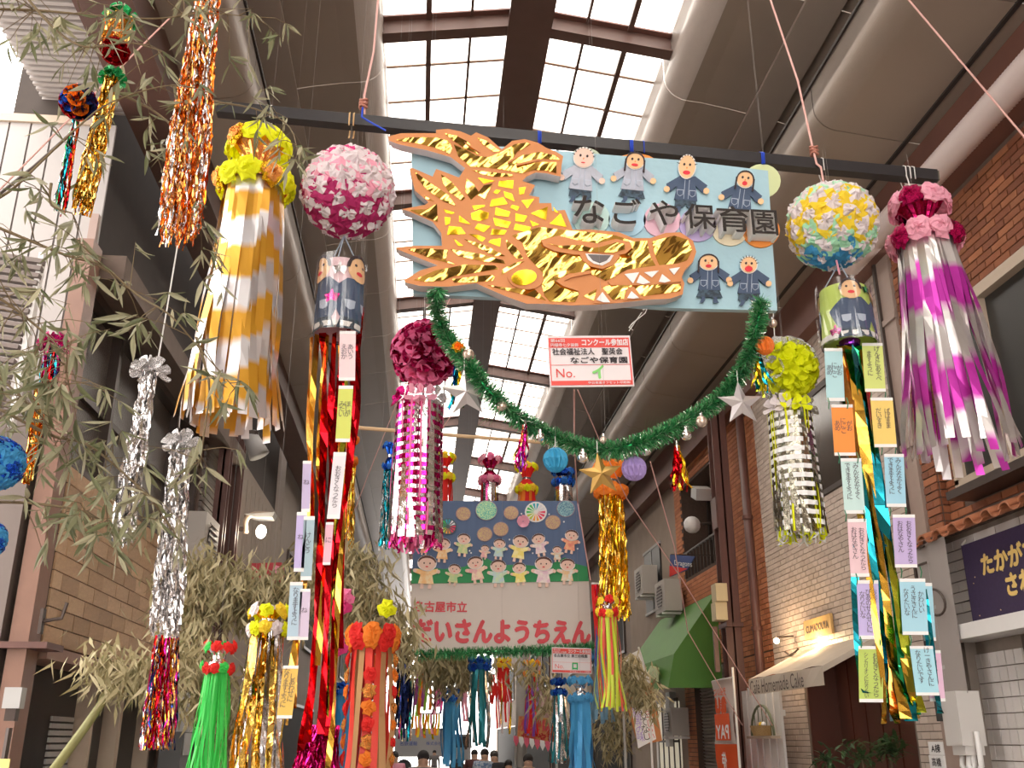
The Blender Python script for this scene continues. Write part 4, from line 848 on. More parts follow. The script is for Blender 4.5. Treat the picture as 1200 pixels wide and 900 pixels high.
# ================================================================ CHECKED LANTERN CYLINDERS
def lantern(name, label, top, bottom, rpx, Y, m_ring, m_strip, m_line, rings, bows):
    c = V(*top, Y); k = mpp(*top, Y); r = rpx * k; o = root(name, label, 'lantern', c)
    bx = top[0] + (top[0] - 585) / (top[1] + 2700) * (bottom - top[1]); L = c.z - V(bx, bottom, Y).z
    for i in range(18):
        a = 2 * PI * i / 18; t = Vector((-math.sin(a), math.cos(a), 0)); dr = Vector((math.cos(a), math.sin(a), 0)) * .02
        put(strip_mb(c + Vector((math.cos(a), math.sin(a), 0)) * r, L * rnd(.95, 1.0), 2 * PI * r / 18 * .98, t, i, .006, 14, dr, .15), 'foil_strip', m_strip, o)
    for j in range(rings):
        z = -L * .03 - L * .93 * j / rings; b = MB(); h = L / rings * .5; n = 18; vs = []
        for i in range(n * 2):
            a = PI * i / n; q = r * (1.045 if i % 2 else 1.0) + .02 * (j / rings); vs += [c + Vector((math.cos(a) * q, math.sin(a) * q, z + rnd(-.002, .002))), c + Vector((math.cos(a) * q, math.sin(a) * q, z - h))]
        b.add(vs, [(2 * i, 2 * i + 1, (2 * i + 3) % (4 * n), (2 * i + 2) % (4 * n)) for i in range(2 * n)]); put(b, 'woven_band', m_ring, o)
    for i in range(15):
        a = rnd(0, 2 * PI); t = Vector((-math.sin(a), math.cos(a), 0)); put(strip_mb(c + Vector((math.cos(a), math.sin(a), 0)) * r * 1.07, L * rnd(.95, 1.04), 2.2 * k, t, i + 50, .02, 10, Vector((0, 0, 0)), .3), 'thin_ribbon', m_line, o)
    fr = MB()
    for i in range(70):
        a = rnd(0, 2 * PI); p = c + Vector((math.cos(a) * r * 1.05, math.sin(a) * r * 1.05, -L * .93)); an = rnd(0, 3); fr.ribbon([p, p + Vector((rnd(-.01, .01), rnd(-.01, .01), -.05)), p + Vector((rnd(-.03, .03), rnd(-.03, .03), -L * .07 - rnd(0, .03)))], 3 * k, Vector((math.cos(an), math.sin(an), 0)), i % 2)
    put(fr, 'fringe', [m_ring, m_line], o, kind='stuff')
    for i, (m, a) in enumerate(bows):
        for s in (-1, 1):
            d = Vector((math.cos(a + s * .32), math.sin(a + s * .32), .35)); inst(blossom_mesh(i, m, 4, .5), 'bow', o, c + Vector((math.cos(a + s * .25), math.sin(a + s * .25), 0)) * r * .95 + Z1 * .02, rot_to(d, rnd(0, 3)), float(12 * k))
    put(MB().lathe(c, [(r, -.01), (r * .9, .012), (r * .1, .03), (.001, .031)], 20), 'top_cap', F_silver, o)
    hs = MB()
    for a in (0, 2, 4): hs.tube([c + Vector((math.cos(a) * r, math.sin(a) * r, 0)), c + Z1 * r * 1.2], .002, 5)
    put(hs, 'hanger_threads', M_wire, o, kind='stuff'); return o
lantern('checked_lantern', 'magenta and silver checked foil lantern below the magenta petal ball', (492, 474), 638, 26, 5.5, F_mag, F_silver, P_ppink, 15, [(F_mag, PI * 1.15), (P_lpink, PI * 1.5), (F_silver, PI * 1.85)])
lantern('checked_lantern', 'white and silver checked lantern with yellow ribbons on the right', (925, 484), 630, 24, 5.2, P_wh2, mat('foil_darksilver', (.30, .28, .22), .25, 1.0, bump=.5, bscale=20), P_fyel, 13, [(P_white, PI * 1.2), (P_fyel, PI * 1.5), (F_silver, PI * 1.85)])
# ================================================================ GREEN GARLAND
gp = [(513, 338), (512, 360), (520, 388), (535, 410), (552, 432), (575, 460), (600, 483), (625, 500), (650, 512), (680, 522), (710, 527), (745, 520), (780, 506), (812, 488), (838, 470), (862, 445), (880, 410), (888, 375), (892, 352)]
GY = 4.9
gpts = [V(x, y, GY + .12 * math.sin(i)) for i, (x, y) in enumerate(gp)]
gar = root('tinsel_garland', 'long green tinsel garland swagged below the banner', 'garland', gpts[10])
def smooth(pts, n=6):
    out = []
    for i in range(len(pts) - 1):
        p0 = pts[max(0, i - 1)]; p1 = pts[i]; p2 = pts[i + 1]; p3 = pts[min(len(pts) - 1, i + 2)]
        for j in range(n):
            t = j / n; out.append(.5 * ((2 * p1) + (p2 - p0) * t + (2 * p0 - 5 * p1 + 4 * p2 - p3) * t * t + (3 * p1 - p0 - 3 * p2 + p3) * t ** 3))
    return out + [pts[-1]]
gs = smooth(gpts, 8); put(MB().tube(gs, .008, 6), 'garland_wire', F_green, gar)
def needles(path, nper, r, w, rng, nm=3, wts=(5, 4, 2)):
    b = MB(); pool = [i for i, q in enumerate(wts) for _ in range(q)]
    for i in range(len(path) - 1):
        a, c = path[i], path[i + 1]; ax_ = (c - a).normalized(); u = ax_.orthogonal().normalized(); v = ax_.cross(u)
        for _ in range(int(nper * (c - a).length) + 1):
            t = rng.random(); th = rng.uniform(0, 2 * PI); d = (u * math.cos(th) + v * math.sin(th) + ax_ * rng.uniform(-.5, .5)).normalized(); p = a.lerp(c, t); q = r * rng.uniform(.6, 1.1)
            s_ = d.cross(Vector((rng.uniform(-1, 1), rng.uniform(-1, 1), rng.uniform(-1, 1)))).normalized() * w
            b.add([p - s_, p + s_, p + d * q + s_ * .5 + Vector((0, 0, -q * .12)), p + d * q - s_ * .5 + Vector((0, 0, -q * .12))], [(0, 1, 2, 3)], pool[rng.randrange(len(pool))])
    return b
G1 = mat('garland_green', (.025, .22, .07), .3, .45); G2 = mat('garland_lightgreen', (.12, .42, .16), .3, .4); G3 = mat('garland_silver', (.75, .75, .68), .25, .9)
put(needles(gs, 4200, .062, .0028, random.Random(4)), 'tinsel_needles', [G1, G2, G3], gar, kind='stuff')
for i, (x, y, dx, dy) in enumerate(((535, 380, -28, -12), (588, 478, -20, 25), (755, 520, 12, -38), (770, 512, 8, -30), (690, 524, -35, -6), (800, 505, 20, 26), (872, 440, -14, -45), (880, 430, 22, 26), (700, 530, 60, 8))):
    p = V(x, y, GY); q = V(x + dx, y + dy, GY); b = MB()
    for j in range(5):
        e = p.lerp(q, rnd(.8, 1.1)) + Vector((rnd(-.05, .05), rnd(-.04, .04), rnd(-.04, .04))); b.ribbon([p, p.lerp(e, .5) + Vector((0, 0, .012)), e], [.004, .012, .001], Vector((.3, .9, .2)).normalized())
    put(b, 'long_leaf_sprig', mat('sprig_green', (.16, .26, .09), .6, trans=.2), gar)
# garland ornaments
M_pearl = mat('bauble_champagne', (.62, .50, .42), .25, .7); M_bsil = mat('bauble_silver', (.8, .78, .76), .12, 1.0)
for x, y, r, m, lb in ((549, 416, 7.2, M_pearl, 'matt champagne bauble near the left top of the garland'), (588, 476, 6.5, M_pearl, 'matt champagne bauble beneath the left silver star'), (633, 512, 5.5, M_bsil, 'small shiny bauble behind the magenta tassel'), (683, 536, 7, M_bsil, 'clear shiny bauble right of the blue paper ball'), (707, 516, 4.5, M_pearl, 'small pale bauble above the gold star'), (757, 528, 6.5, M_bsil, 'shiny bauble above the purple paper ball'), (804, 510, 6.5, M_bsil, 'shiny bauble beside the red and gold tassel'), (822, 494, 7, M_pearl, 'matt champagne bauble below the right silver star'), (906, 379, 5, M_pearl, 'small pale bauble at the right top of the garland')):
    c = V(x, y, GY - .09); k = mpp(x, y, GY - .09); o = root('bauble', lb, 'bauble', c, 'garland baubles'); put(MB().ball(c, r * k, 20), 'bauble_ball', m, o, True); put(MB().lathe(c + Z1 * r * k * .95, [(.009, 0), (.009, .014), (.002, .016)], 10), 'bauble_cap', F_silver, o); put(MB().tube([c + Z1 * r * k, V(x, y - r - 4, GY - .02)], .0015, 5), 'hook', M_wire, o)
def star(label, x, y, rpx, m, rot, Y=GY - .1):
    c = V(x, y, Y); k = mpp(x, y, Y); r = rpx * k; o = root('paper_star', label, 'star', c); 
    pts = [c + Vector((math.cos(PI / 2 + rot + PI * i / 5) * (r if i % 2 == 0 else r * .42), 0, math.sin(PI / 2 + rot + PI * i / 5) * (r if i % 2 == 0 else r * .42))) for i in range(10)]
    for i in range(5):
        b = MB(); p, l, q = pts[2 * i], pts[(2 * i - 1) % 10], pts[(2 * i + 1) % 10]; f = c + Vector((0, -r * .26, 0)); g_ = c + Vector((0, r * .2, 0))
        b.add([p, l, q, f, g_], [(0, 1, 3), (0, 3, 2), (0, 4, 1), (0, 2, 4)]); put(b, 'star_point', m, o)
    put(MB().tube([pts[0], pts[0] + Z1 * .06], .002, 5), 'star_thread', M_wire, o); return o
M_ssil = mat('star_silver', (.62, .58, .58), .3, .7); star('silver paper star at the left of the garland', 546, 461, 31, M_ssil, .08); star('silver paper star at the right of the garland', 868, 473, 28, M_ssil, .05); star('gold paper star at the bottom of the garland', 704, 556, 27, mat('star_gold', (.55, .34, .10), .35, .75), .12)
def paper_ball(label, x, y, rpx, m, Y=GY - .06, sx=1):
    c = V(x, y, Y); k = mpp(x, y, Y); r = rpx * k; o = root('paper_ball', label, 'paper ball', c)
    for i in range(14):
        a = 2 * PI * i / 14; b = MB(); d = Vector((math.cos(a), math.sin(a), 0)); e = Vector((math.cos(a + PI / 14), math.sin(a + PI / 14), 0)); vs = []
        for j in range(9):
            t = PI * j / 8; vs += [c + d * math.sin(t) * r + Z1 * math.cos(t) * r, c + e * math.sin(t) * r * (.72 if j % 2 else .88) + Z1 * math.cos(t) * r, c + Vector((math.cos(a + PI / 7), math.sin(a + PI / 7), 0)) * math.sin(t) * r + Z1 * math.cos(t) * r]
        b.add(vs, [f for j in range(8) for f in ((3 * j, 3 * j + 1, 3 * j + 4, 3 * j + 3), (3 * j + 1, 3 * j + 2, 3 * j + 5, 3 * j + 4))]); put(b, 'folded_vane', m, o)
    put(MB().tube([c + Z1 * r * .9, c + Z1 * (r + .06)], .002, 5), 'thread', M_wire, o); return o
paper_ball('folded blue paper ball under the garland', 651, 539, 15, mat('ball_blue', (.03, .30, .52), .6, trans=.15)); paper_ball('folded purple paper ball under the garland', 743, 549, 15, mat('ball_purple', (.36, .26, .55), .6, trans=.15)); paper_ball('orange honeycomb paper ball on the right of the garland', 896, 405, 11.5, mat('ball_orange', (.85, .20, .02), .6, trans=.2))
def foil_tassel(label, x, y, y1, w0, w1, mats, Y=GY - .06, n=16, name='foil_tassel', group=None, cap=True, tilt=0, wid=3.2):
    c = V(x, y, Y); k = mpp(x, y, Y); o = root(name, label, 'tassel', c, group); L = c.z - V(x, y1, Y).z
    if cap: put(MB().lathe(c, [(w0 * k * .5, -.03), (w0 * k * .6, 0), (w0 * k * .3, .02), (.002, .03)], 12), 'tassel_cap', F_silver, o)
    for i in range(n):
        a = rnd(0, 2 * PI); d = Vector((math.cos(a), math.sin(a), 0)); put(strip_mb(c + d * w0 * k * .4, L * rnd(.75, 1.02), wid * k, Vector((-d.y, d.x, 0)), R.randrange(9999), .02, 12, d * (w1 - w0 * .4) * k * rnd(.2, 1) + Vector((tilt, 0, 0)), 1.2), 'foil_strand', mats[i % len(mats)], o)
    return o
foil_tassel('magenta and gold foil tassel hanging from the left half of the garland', 615, 498, 552, 4, 9, [F_mag, F_mag, F_gold, F_purple], tilt=-.02)
foil_tassel('red and gold foil tassel hanging from the right half of the garland', 793, 522, 575, 4, 11, [F_red, F_goldy, F_red], tilt=.01)
foil_tassel('teal and gold foil tassel behind the left silver star', 536, 424, 480, 4, 9, [F_teal, F_goldy, F_blue], GY + .1); foil_tassel('teal and gold foil tassel below the orange paper ball', 889, 415, 462, 4, 16, [F_teal, F_goldy, F_lime], GY - .02)
o = root('foil_rosette', 'small orange foil rosette between the magenta petal ball and the garland', 'rosette', V(538, 408, GY - .04)); inst(pom_mesh(90, [F_orange, F_goldy], .6), 'rosette_flower', o, V(537, 407, GY - .04), rot_to((0, -1, .2), 0), .032)
o = root('foil_rosette', 'small orange foil rosette left of the orange paper ball', 'rosette', V(884, 402, GY - .04)); inst(pom_mesh(91, [F_orange, F_goldy], .6), 'rosette_flower', o, V(885, 403, GY - .04), rot_to((0, -1, .2), 0), .03)
# ================================================================ PAPER CHILD CYLINDERS WITH LONG STREAMERS
def doll_tube(label, x, y0, y1, rpx, Y, sheet, starm, dolls):
    c = V(x, y0, Y); k = mpp(x, y0, Y); r = rpx * k; o = root('paper_child_cylinder', label, 'lantern', c + Z1 * .15); L = c.z - V(x, y1, Y).z
    put(MB().lathe(c, [(r, 0), (r * 1.12, -L)], 28).lathe(c, [(r * .98, -L), (r * .98 / 1.12, 0)], 28), 'card_cylinder', sheet, o, True)
    put(MB().lathe(c, [(r * 1.10, -L - .01), (r * 1.16, -L - .01), (r * 1.16, -L + .02), (r * 1.10, -L + .02)], 28), 'rim_hoop', M_wire, o)
    def wrap(pts, th0, h0, s, m, name, d, par=o):
        """bend a flat outline round the cylinder"""
        bm = bmesh.new(); vs = [bm.verts.new((px_ * s, 0, py_ * s)) for px_, py_ in pts]; bm.faces.new(vs); bmesh.ops.triangulate(bm, faces=bm.faces[:]); bmesh.ops.subdivide_edges(bm, edges=bm.edges[:], cuts=2, use_grid_fill=True)
        rad = r * 1.07 + d
        for v in bm.verts:
            a = th0 + v.co.x / rad; z = h0 + v.co.z; rr_ = r * (1 + .12 * (-z) / L) + d + .004
            v.co = c + Vector((math.cos(a) * rr_, math.sin(a) * rr_, z)) - ORG[par]
        me = bpy.data.meshes.new(name); bm.to_mesh(me); bm.free(); return link(name, me, m, par)
    s = L / 62
    for th in dolls:
        D = wrap([(-11, -2), (-26, -15), (-21, -24), (-14, -17), (-16, -38), (16, -38), (13, -15), (21, -24), (26, -13), (11, -1)], th, -L * .28, s, NAVY, 'paper_child', .003)
        wrap([(-15, -38), (15, -38), (18, -48), (-18, -48)], th, -L * .28, s, PLAID, 'skirt', .003, D); wrap([(p[0], -p[1]) for p in ell(0, -8, 12, 12, 14)], th, -L * .28, s, SKIN, 'face', .008, D)
        wrap([(p[0], -p[1]) for p in ell(0, -4, 4, 2, 8)], th, -L * .28, s, RED, 'mouth', .010, D)
        for ex in (-4.5, 4.5): wrap([(p[0], -p[1]) for p in ell(ex, -11, 1.5, 1.5, 6)], th, -L * .28, s, BRN, 'eye', .010, D)
        a = [(q[0], -q[1]) for q in ell(0, -8, 13.5, 13.5, 10, PI * 1.0, PI * 2)]; b2 = [(q[0], -q[1]) for q in ell(0, -8, 10.5, 10.5, 10, PI * 1.0, PI * 2)][::-1]; wrap(a + b2, th, -L * .28, s, BRN, 'hair', .011, D)
        for ex in (-1, 1): wrap([(ex * 8 - 5, -22), (ex * 8 + 5, -22), (ex * 8 + 4, -29), (ex * 8, -31), (ex * 8 - 4, -29)], th, -L * .28, s, LINE, 'pocket', .005, D)
    for th, h, m in starm: wrap([((7 if i % 2 == 0 else 3) * math.cos(PI / 2 + PI * i / 5), (7 if i % 2 == 0 else 3) * math.sin(PI / 2 + PI * i / 5)) for i in range(10)], th, -L * h, s, m, 'foil_star', .006)
    ws = MB()
    for a in (.5, 2.5, 4.6): ws.tube([c + Vector((math.cos(a) * r, math.sin(a) * r, 0)), c + Z1 * .19], .004, 6)
    put(ws, 'hanger_threads', mat('thread_greyblue', (.30, .36, .44), .6), o, kind='stuff')
    clear = bpy.data.materials.get('clear_film')
    if not clear:
        clear = bpy.data.materials.new('clear_film'); clear.use_nodes = True; nn = clear.node_tree.nodes; ll = clear.node_tree.links; t_ = nn.new('ShaderNodeBsdfTransparent'); g_ = nn.new('ShaderNodeBsdfGlossy'); g_.inputs['Roughness'].default_value = .1; x_ = nn.new('ShaderNodeMixShader'); x_.inputs[0].default_value = .10
        ll.new(t_.outputs[0], x_.inputs[1]); ll.new(g_.outputs[0], x_.inputs[2]); ll.new(x_.outputs[0], nn['Material Output'].inputs[0])
    b = MB(); n = 40
    vs = [c + Vector((math.cos(2 * PI * i / n) * (r * 1.12 + rnd(0, .012)), math.sin(2 * PI * i / n) * (r * 1.12 + rnd(0, .012)), z)) for z in (.03, -L * .5, -L - .03) for i in range(n)]
    vs = [Vector((q.x + (q.x - c.x) * (.0 if i < n else .06), q.y + (q.y - c.y) * (.0 if i < n else .06), q.z)) for i, q in enumerate(vs)]
    b.add(vs, [(j * n + i, j * n + (i + 1) % n, (j + 1) * n + (i + 1) % n, (j + 1) * n + i) for j in range(2) for i in range(n)]); put(b, 'clear_film', clear, o)
    return o, c - Z1 * L, r
D1, e1, rr1 = doll_tube('pink cylinder with paper children below the pink flower ball', 401, 312, 390, 24, 4.95, mat('card_pink', (.74, .52, .56), .6), [(PI * 1.5, .18, F_silver), (PI * 1.42, .6, F_mag)], [PI * 1.18, PI * 1.8, PI * .5])
D2, e2, rr2 = doll_tube('lime cylinder with a paper girl below the green and yellow ball', 988, 342, 402, 27, 4.95, P_lime, [(PI * 1.68, .12, F_green), (PI * 1.22, .9, F_mag)], [PI * 1.45, PI * 1.9, PI * .7])
hg = root('hanging_string', 'pale string joining the green and yellow ball to the lime cylinder', 'string', V(982, 318, 4.95)); put(MB().tube([V(979, 300, 4.9), V(984, 322, 4.93)], .006, 6), 'string_line', P_lpink, hg)
# ---- card chains
def card(o, px, py, h, w, Y, m, txt, dx=0, yaw=0, sc=1.0, tm=None):
    """one wish card: px,py top-left corner; w,h in px"""
    P_ = [V(px, py, Y), V(px + w, py, Y + yaw), V(px + w + dx, py + h, Y + yaw), V(px + dx, py + h, Y)]
    c_ = put(MB().prism([P_[3], P_[2], P_[1], P_[0]], Vector((0, .003, 0))), 'wish_card', m, o)
    rx = (P_[1] - P_[0]); up = (P_[0] - P_[3]); n_ = rx.cross(up).normalized()
    for a, b_ in ((0, .06), (.94, 1)):
        q = [P_[0].lerp(P_[3], b_), P_[1].lerp(P_[2], b_), P_[1].lerp(P_[2], a), P_[0].lerp(P_[3], a)]; put(MB().prism([v + n_ * .0015 for v in q], -n_ * .001), 'white_strip', P_wh2, c_)
    k = len(txt)
    for i, s in enumerate(txt):
        u = 1 - (i + .75) / (k + .5); ctr = P_[0].lerp(P_[1], u).lerp(P_[3].lerp(P_[2], u), .52 if len(s) > 7 else .42)
        hh = min(up.length * .8, len(s) * 6.2 * mpp(px, py, Y)); text('\n'.join(s), None, hh, rx, up, ctr + n_ * .003, tm or mat('ink_pencil', (.09, .07, .09), .8), c_, 'writing', 0, .0, .8)
    return c_
WISH = [['おおきくなったら', 'けーきやさんに', 'なりたいな'], ['おおきくなったら', 'おはなやさん'], ['げんきにあそべ', 'ますように'], ['みんななかよく', 'できますように']]
ch = root('wish_card_chain', 'chain of pastel wish cards hanging left below the lime cylinder', 'wish cards', V(976, 406, 4.9), 'wish card chains under the lime cylinder')
C = lambda n, c: mat('card_' + n, c, .6)
for (x, y, h, w, m, t, dx) in ((966, 408, 62, 21, C('paleblue', (.42, .66, .70)), [], 3), (974, 474, 60, 25, C('orange', (.85, .28, .05)), [], 4), (985, 537, 65, 24, C('aqua', (.52, .70, .68)), WISH[3], 5), (993, 608, 68, 22, C('pink', (.76, .50, .52)), WISH[1], 4), (1004, 680, 69, 25, C('lilac', (.52, .44, .74)), [WISH[0][0], 'ぴあのせんせいに', 'なりたいな'], 3), (1006, 757, 66, 28, C('lime', (.56, .74, .22)), ['おおきくなったら', 'シンカリオンになりたい'], 1)):
    card(ch, x, y, h, w, 4.9, m, t or WISH[2][:2] and ['がお', 'ににこ', 'あめ'], dx)
ch2 = root('wish_card_chain', 'chain of pastel wish cards hanging right below the lime cylinder', 'wish cards', V(1018, 400, 4.88), 'wish card chains under the lime cylinder')
for (x, y, h, w, m, t, dx) in ((1010, 402, 57, 24, C('limeyellow', (.60, .68, .20)), WISH[2], 4), (1020, 466, 58, 26, C('yellow', (.80, .58, .16)), ['ぱぱまま', 'だいすき'], 5), (1036, 532, 62, 23, C('blue', (.34, .60, .74)), WISH[3], 3), (1046, 603, 62, 26, C('purple', (.50, .40, .66)), WISH[1], 3), (1054, 678, 66, 30, C('skyblue', (.36, .62, .74)), ['かわいい', 'うさぎさんに', 'なりたいな'], 4), (1066, 757, 58, 27, C('blue2', (.36, .64, .74)), ['けーきやさんに', 'なりたいです'], 8)):
    card(ch2, x, y, h, w, 4.88, m, t, dx)
ch3 = root('wish_card_chain', 'pink wish card partly behind the right hand chain of blue cards', 'wish cards', V(1088, 690, 5.0)); card(ch3, 1078, 683, 68, 14, 4.98, C('skyblue', 0), [], 5); card(ch3, 1084, 762, 60, 18, 4.98, C('pinklilac', (.74, .48, .64)), ['げんきに'], 6)
for cho, pairs in ((ch, ((970, 471, 992), (982, 535, 1004), (990, 603, 1012), (1003, 677, 1022), (1008, 751, 1030))), (ch2, ((1019, 460, 1036), (1032, 525, 1048), (1042, 597, 1060), (1055, 669, 1078), (1066, 748, 1088)))):
    for a, y, b_ in pairs:
        for x in (a, b_): put(MB().tube([V(x, y - 5, 4.9), V(x + 2, y + 1, 4.88), V(x + 1, y + 8, 4.9)], .003, 6), 'paper_ring', mat('ring_darkgreen', (.04, .2, .1), .4), cho)
def streamer_path(o, pts, w, m, Y, name='foil_streamer', seed=0, tw=.55, ws=1.3):
    P_ = smooth([V(x, y, Y + (rnd(-.05, .05))) for x, y in pts], 6); k = mpp(*pts[0], Y); rr = random.Random(seed); wd = []; a0 = rr.uniform(-.4, .4)
    for i in range(len(P_)):
        a = a0 + tw * math.sin(i * .35 + seed) + rr.uniform(-.15, .15); wd.append(Vector((math.cos(a), math.sin(a), rr.uniform(-.05, .05))).normalized())
    return put(MB().ribbon(P_, w * k * ws, wd), name, m, o)
st = root('foil_streamers', 'teal, green and gold foil streamers hanging from the lime cylinder', 'streamer', e2)
for i, (pts, w, m) in enumerate(((((985, 405), (1000, 480), (1012, 600), (1030, 720), (1045, 845)), 10, L_teal), (((994, 405), (1010, 500), (1028, 640), (1045, 760), (1062, 842)), 9, L_gold), (((1000, 405), (1018, 500), (1040, 640), (1058, 760), (1068, 845)), 11, L_teal), (((1005, 405), (1022, 520), (1042, 650), (1060, 780), (1072, 838)), 10, L_green), (((1008, 408), (1026, 540), (1048, 680), (1068, 790), (1080, 835)), 8, L_lime), (((990, 405), (1006, 560), (1030, 690), (1040, 800), (1052, 848)), 8, L_cop), (((1012, 410), (1030, 560), (1050, 700), (1066, 800), (1076, 842)), 8, L_gold), (((984, 406), (996, 520), (1016, 660), (1034, 790), (1036, 848)), 5, L_gold), (((1003, 640), (1002, 690), (1006, 760), (1012, 806), (1020, 812)), 7, L_teal), (((1082, 690), (1088, 740), (1096, 800), (1102, 836)), 7, L_teal))): streamer_path(st, pts, w, m, 4.93, seed=i)
put(MB().lathe(e2 + Z1 * .0, [(.055, -.02), (.06, .01), (.03, .03)], 12), 'purple_top', F_purple, st)
# red streamers left
st = root('foil_streamers', 'long red and gold foil streamers hanging below the pink cylinder', 'streamer', e1)
for i, (pts, w, m) in enumerate(((((420, 335), (410, 380), (400, 440), (392, 520), (388, 620), (372, 740), (360, 870)), 12, L_red), (((378, 390), (380, 460), (378, 560), (374, 680), (366, 800), (352, 880)), 12, L_red), (((392, 390), (388, 480), (388, 580), (384, 700), (376, 860)), 11, L_red), (((410, 390), (414, 450), (408, 560), (396, 640), (392, 760), (384, 862)), 11, L_red), (((418, 392), (420, 470), (408, 560), (400, 650), (400, 760)), 9, L_red), (((372, 392), (366, 470), (364, 560), (356, 680), (340, 800), (336, 850)), 9, L_gold), (((384, 392), (376, 480), (374, 560), (380, 660), (372, 780)), 9, L_gold), (((400, 392), (396, 500), (402, 600), (396, 700), (392, 820), (384, 900)), 8, L_gold), (((365, 395), (362, 500), (366, 600), (352, 720), (344, 830)), 8, L_cop), (((406, 392), (402, 520), (392, 640), (386, 760), (380, 860)), 9, L_lime), (((424, 360), (420, 420), (412, 520), (398, 620), (390, 700)), 7, L_red))): streamer_path(st, pts, w, m, 4.93, seed=i + 40, tw=.9, ws=.78)
ch = root('wish_card_chain', 'chain of pink, lime and white wish cards in front of the red streamers', 'wish cards', V(408, 390, 4.85))
for (x, y, h, w, m, t, dx) in ((398, 388, 58, 19, C('palepink', (.78, .60, .62)), ['あいう', 'えおか'], -1), (397, 452, 66, 17, C('limecard', (.60, .64, .12)), ['ほしが', 'みたい'], -4), (391, 530, 78, 15, C('whitecard', (.74, .70, .74)), ['おおきくなったら'], -8), (382, 612, 50, 9, C('pink3', (.72, .42, .5)), [], -4)): card(ch, x, y, h, w, 4.84, m, t or ['に'], dx)
ch = root('wish_card_chain', 'twisted chain of lilac, blue and yellow wish cards left of the red streamers', 'wish cards', V(352, 570, 4.9))
for (x, y, h, w, m, t, dx) in ((355, 540, 60, 10, C('lilac4', (.5, .42, .62)), [], -2), (348, 600, 70, 12, C('lilac2', (.5, .42, .7)), [], -4), (356, 605, 75, 13, C('greyblue', (.34, .46, .52)), ['けんとう'], -4), (340, 682, 68, 15, C('blue3', (.42, .56, .66)), ['なりますように'], -4), (352, 690, 60, 12, C('lilac3', (.6, .5, .64)), [], -3), (332, 780, 62, 18, C('goldcard', (.78, .50, .10)), ['しあわせに', 'なりますように'], -8)): card(ch, x, y, h, w, 4.86, m, t or ['ね'], dx)
# ================================================================ KINDERGARTEN BOARD (further down the arcade)
KY = 10.0
kb = root('kindergarten_board', 'hanging board with blue night sky picture of children above white lettered panel', 'sign', V(588, 680, KY))
M_nsky = mat('board_nightblue', (.095, .145, .26), .75, var=.15, vscale=3, aniso=(6, 1, .5)); M_hill = mat('board_green', (.03, .26, .09), .7); M_cream = mat('board_cream', (.60, .53, .48), .6, var=.03); M_redl = mat('lettering_red', (.62, .06, .075), .6)
def kplate(pts, dy, th, m, name, par=kb): return plate(pts, KY - dy, th, m, name, par)
kplate([(487, 587), (678, 587), (690, 680), (482, 683)], 0, .08, M_nsky, 'sky_panel'); kplate([(482, 682), (690, 678), (694, 757), (482, 765)], .0, .10, M_cream, 'lettered_panel')
kplate([(482, 684), (482, 668), (500, 664), (520, 667), (545, 664), (556, 655), (570, 654), (584, 662), (612, 662), (640, 664), (654, 657), (662, 653), (672, 660), (688, 664), (690, 681)], .008, .006, M_hill, 'green_hill')
R2 = random.Random(5); PC = [mat('crayon_%d' % i, c, .7, col2=c2, vscale=25) for i, (c, c2) in enumerate([((.80, .26, .20), (.85, .45, .25)), ((.85, .50, .22), (.86, .66, .4)), ((.72, .66, .35), (.45, .62, .3)), ((.78, .40, .42), (.86, .7, .5)), ((.60, .74, .5), (.5, .66, .72)), ((.86, .72, .18), (.9, .8, .4)), ((.76, .52, .62), (.85, .75, .7)), ((.70, .74, .70), (.8, .55, .3))])]
def kid(x, y, s, m, girl, tilt=0):
    ct, st_ = math.cos(tilt), math.sin(tilt); T = lambda p: [(x + s * (a * ct - b * st_), y + s * (a * st_ + b * ct)) for a, b in p]
    d = kplate(T([(-4, 0), (-11, -1), (-12, 3), (-6, 5), (-8, 14), (8, 14), (6, 5), (12, 2), (11, -2), (4, 0)]), .022, .012, m, 'paper_child')
    kplate(T(ell(0, -7, 10, 8.2, 16)), .026, .003, P_wh2, 'head_edge', d); kplate(T(ell(0, -7, 9, 7.3, 16)), .030, .003, SKIN2, 'head', d)
    a = ell(0, -7, 9.6, 8, 10, PI * 1.05, PI * 1.95); b = ell(0, -7, 8.2, 5.5, 10, PI * 1.05, PI * 1.95)[::-1]; kplate(T(a + b), .033, .002, mat('hair_brown', (.12, .06, .05), .8), 'hair', d)
    for e in (-3, 3): kplate(T(ell(e, -7, .8, 1, 6)), .034, .002, BRN, 'eye', d)
    kplate(T(ell(0, -3.5, 1.6, .7, 6)), .034, .002, RED, 'mouth', d)
    for e in (-4, 4): kplate(T([(e - 1.6, 13), (e + 1.6, 13), (e + 1.8, 19), (e - 1.8, 19)]), .020, .008, SKIN2, 'leg', d); kplate(T(ell(e * 3, 1, 2, 2, 8)), .026, .003, SKIN2, 'hand', d)
for i, (x, y, s) in enumerate(((497, 640, .55), (519, 643, .85), (543, 637, .8), (568, 646, .5), (585, 642, .72), (609, 641, .95), (632, 637, .8), (653, 648, .55), (669, 633, .82), (500, 668, 1.15), (532, 672, .75), (558, 666, .95), (584, 670, .95), (609, 671, .8), (637, 668, 1.05), (665, 668, .9))): kid(x, y, s, PC[i % 8], i % 2, R2.uniform(-.2, .2))
M_glit = mat('glitter_gold', (.75, .58, .30), .4, .3, col2=(.6, .35, .3), vscale=120, bump=.8, bscale=150); M_glit2 = mat('glitter_teal', (.05, .30, .28), .3, .5, col2=(.45, .6, .3), vscale=120)
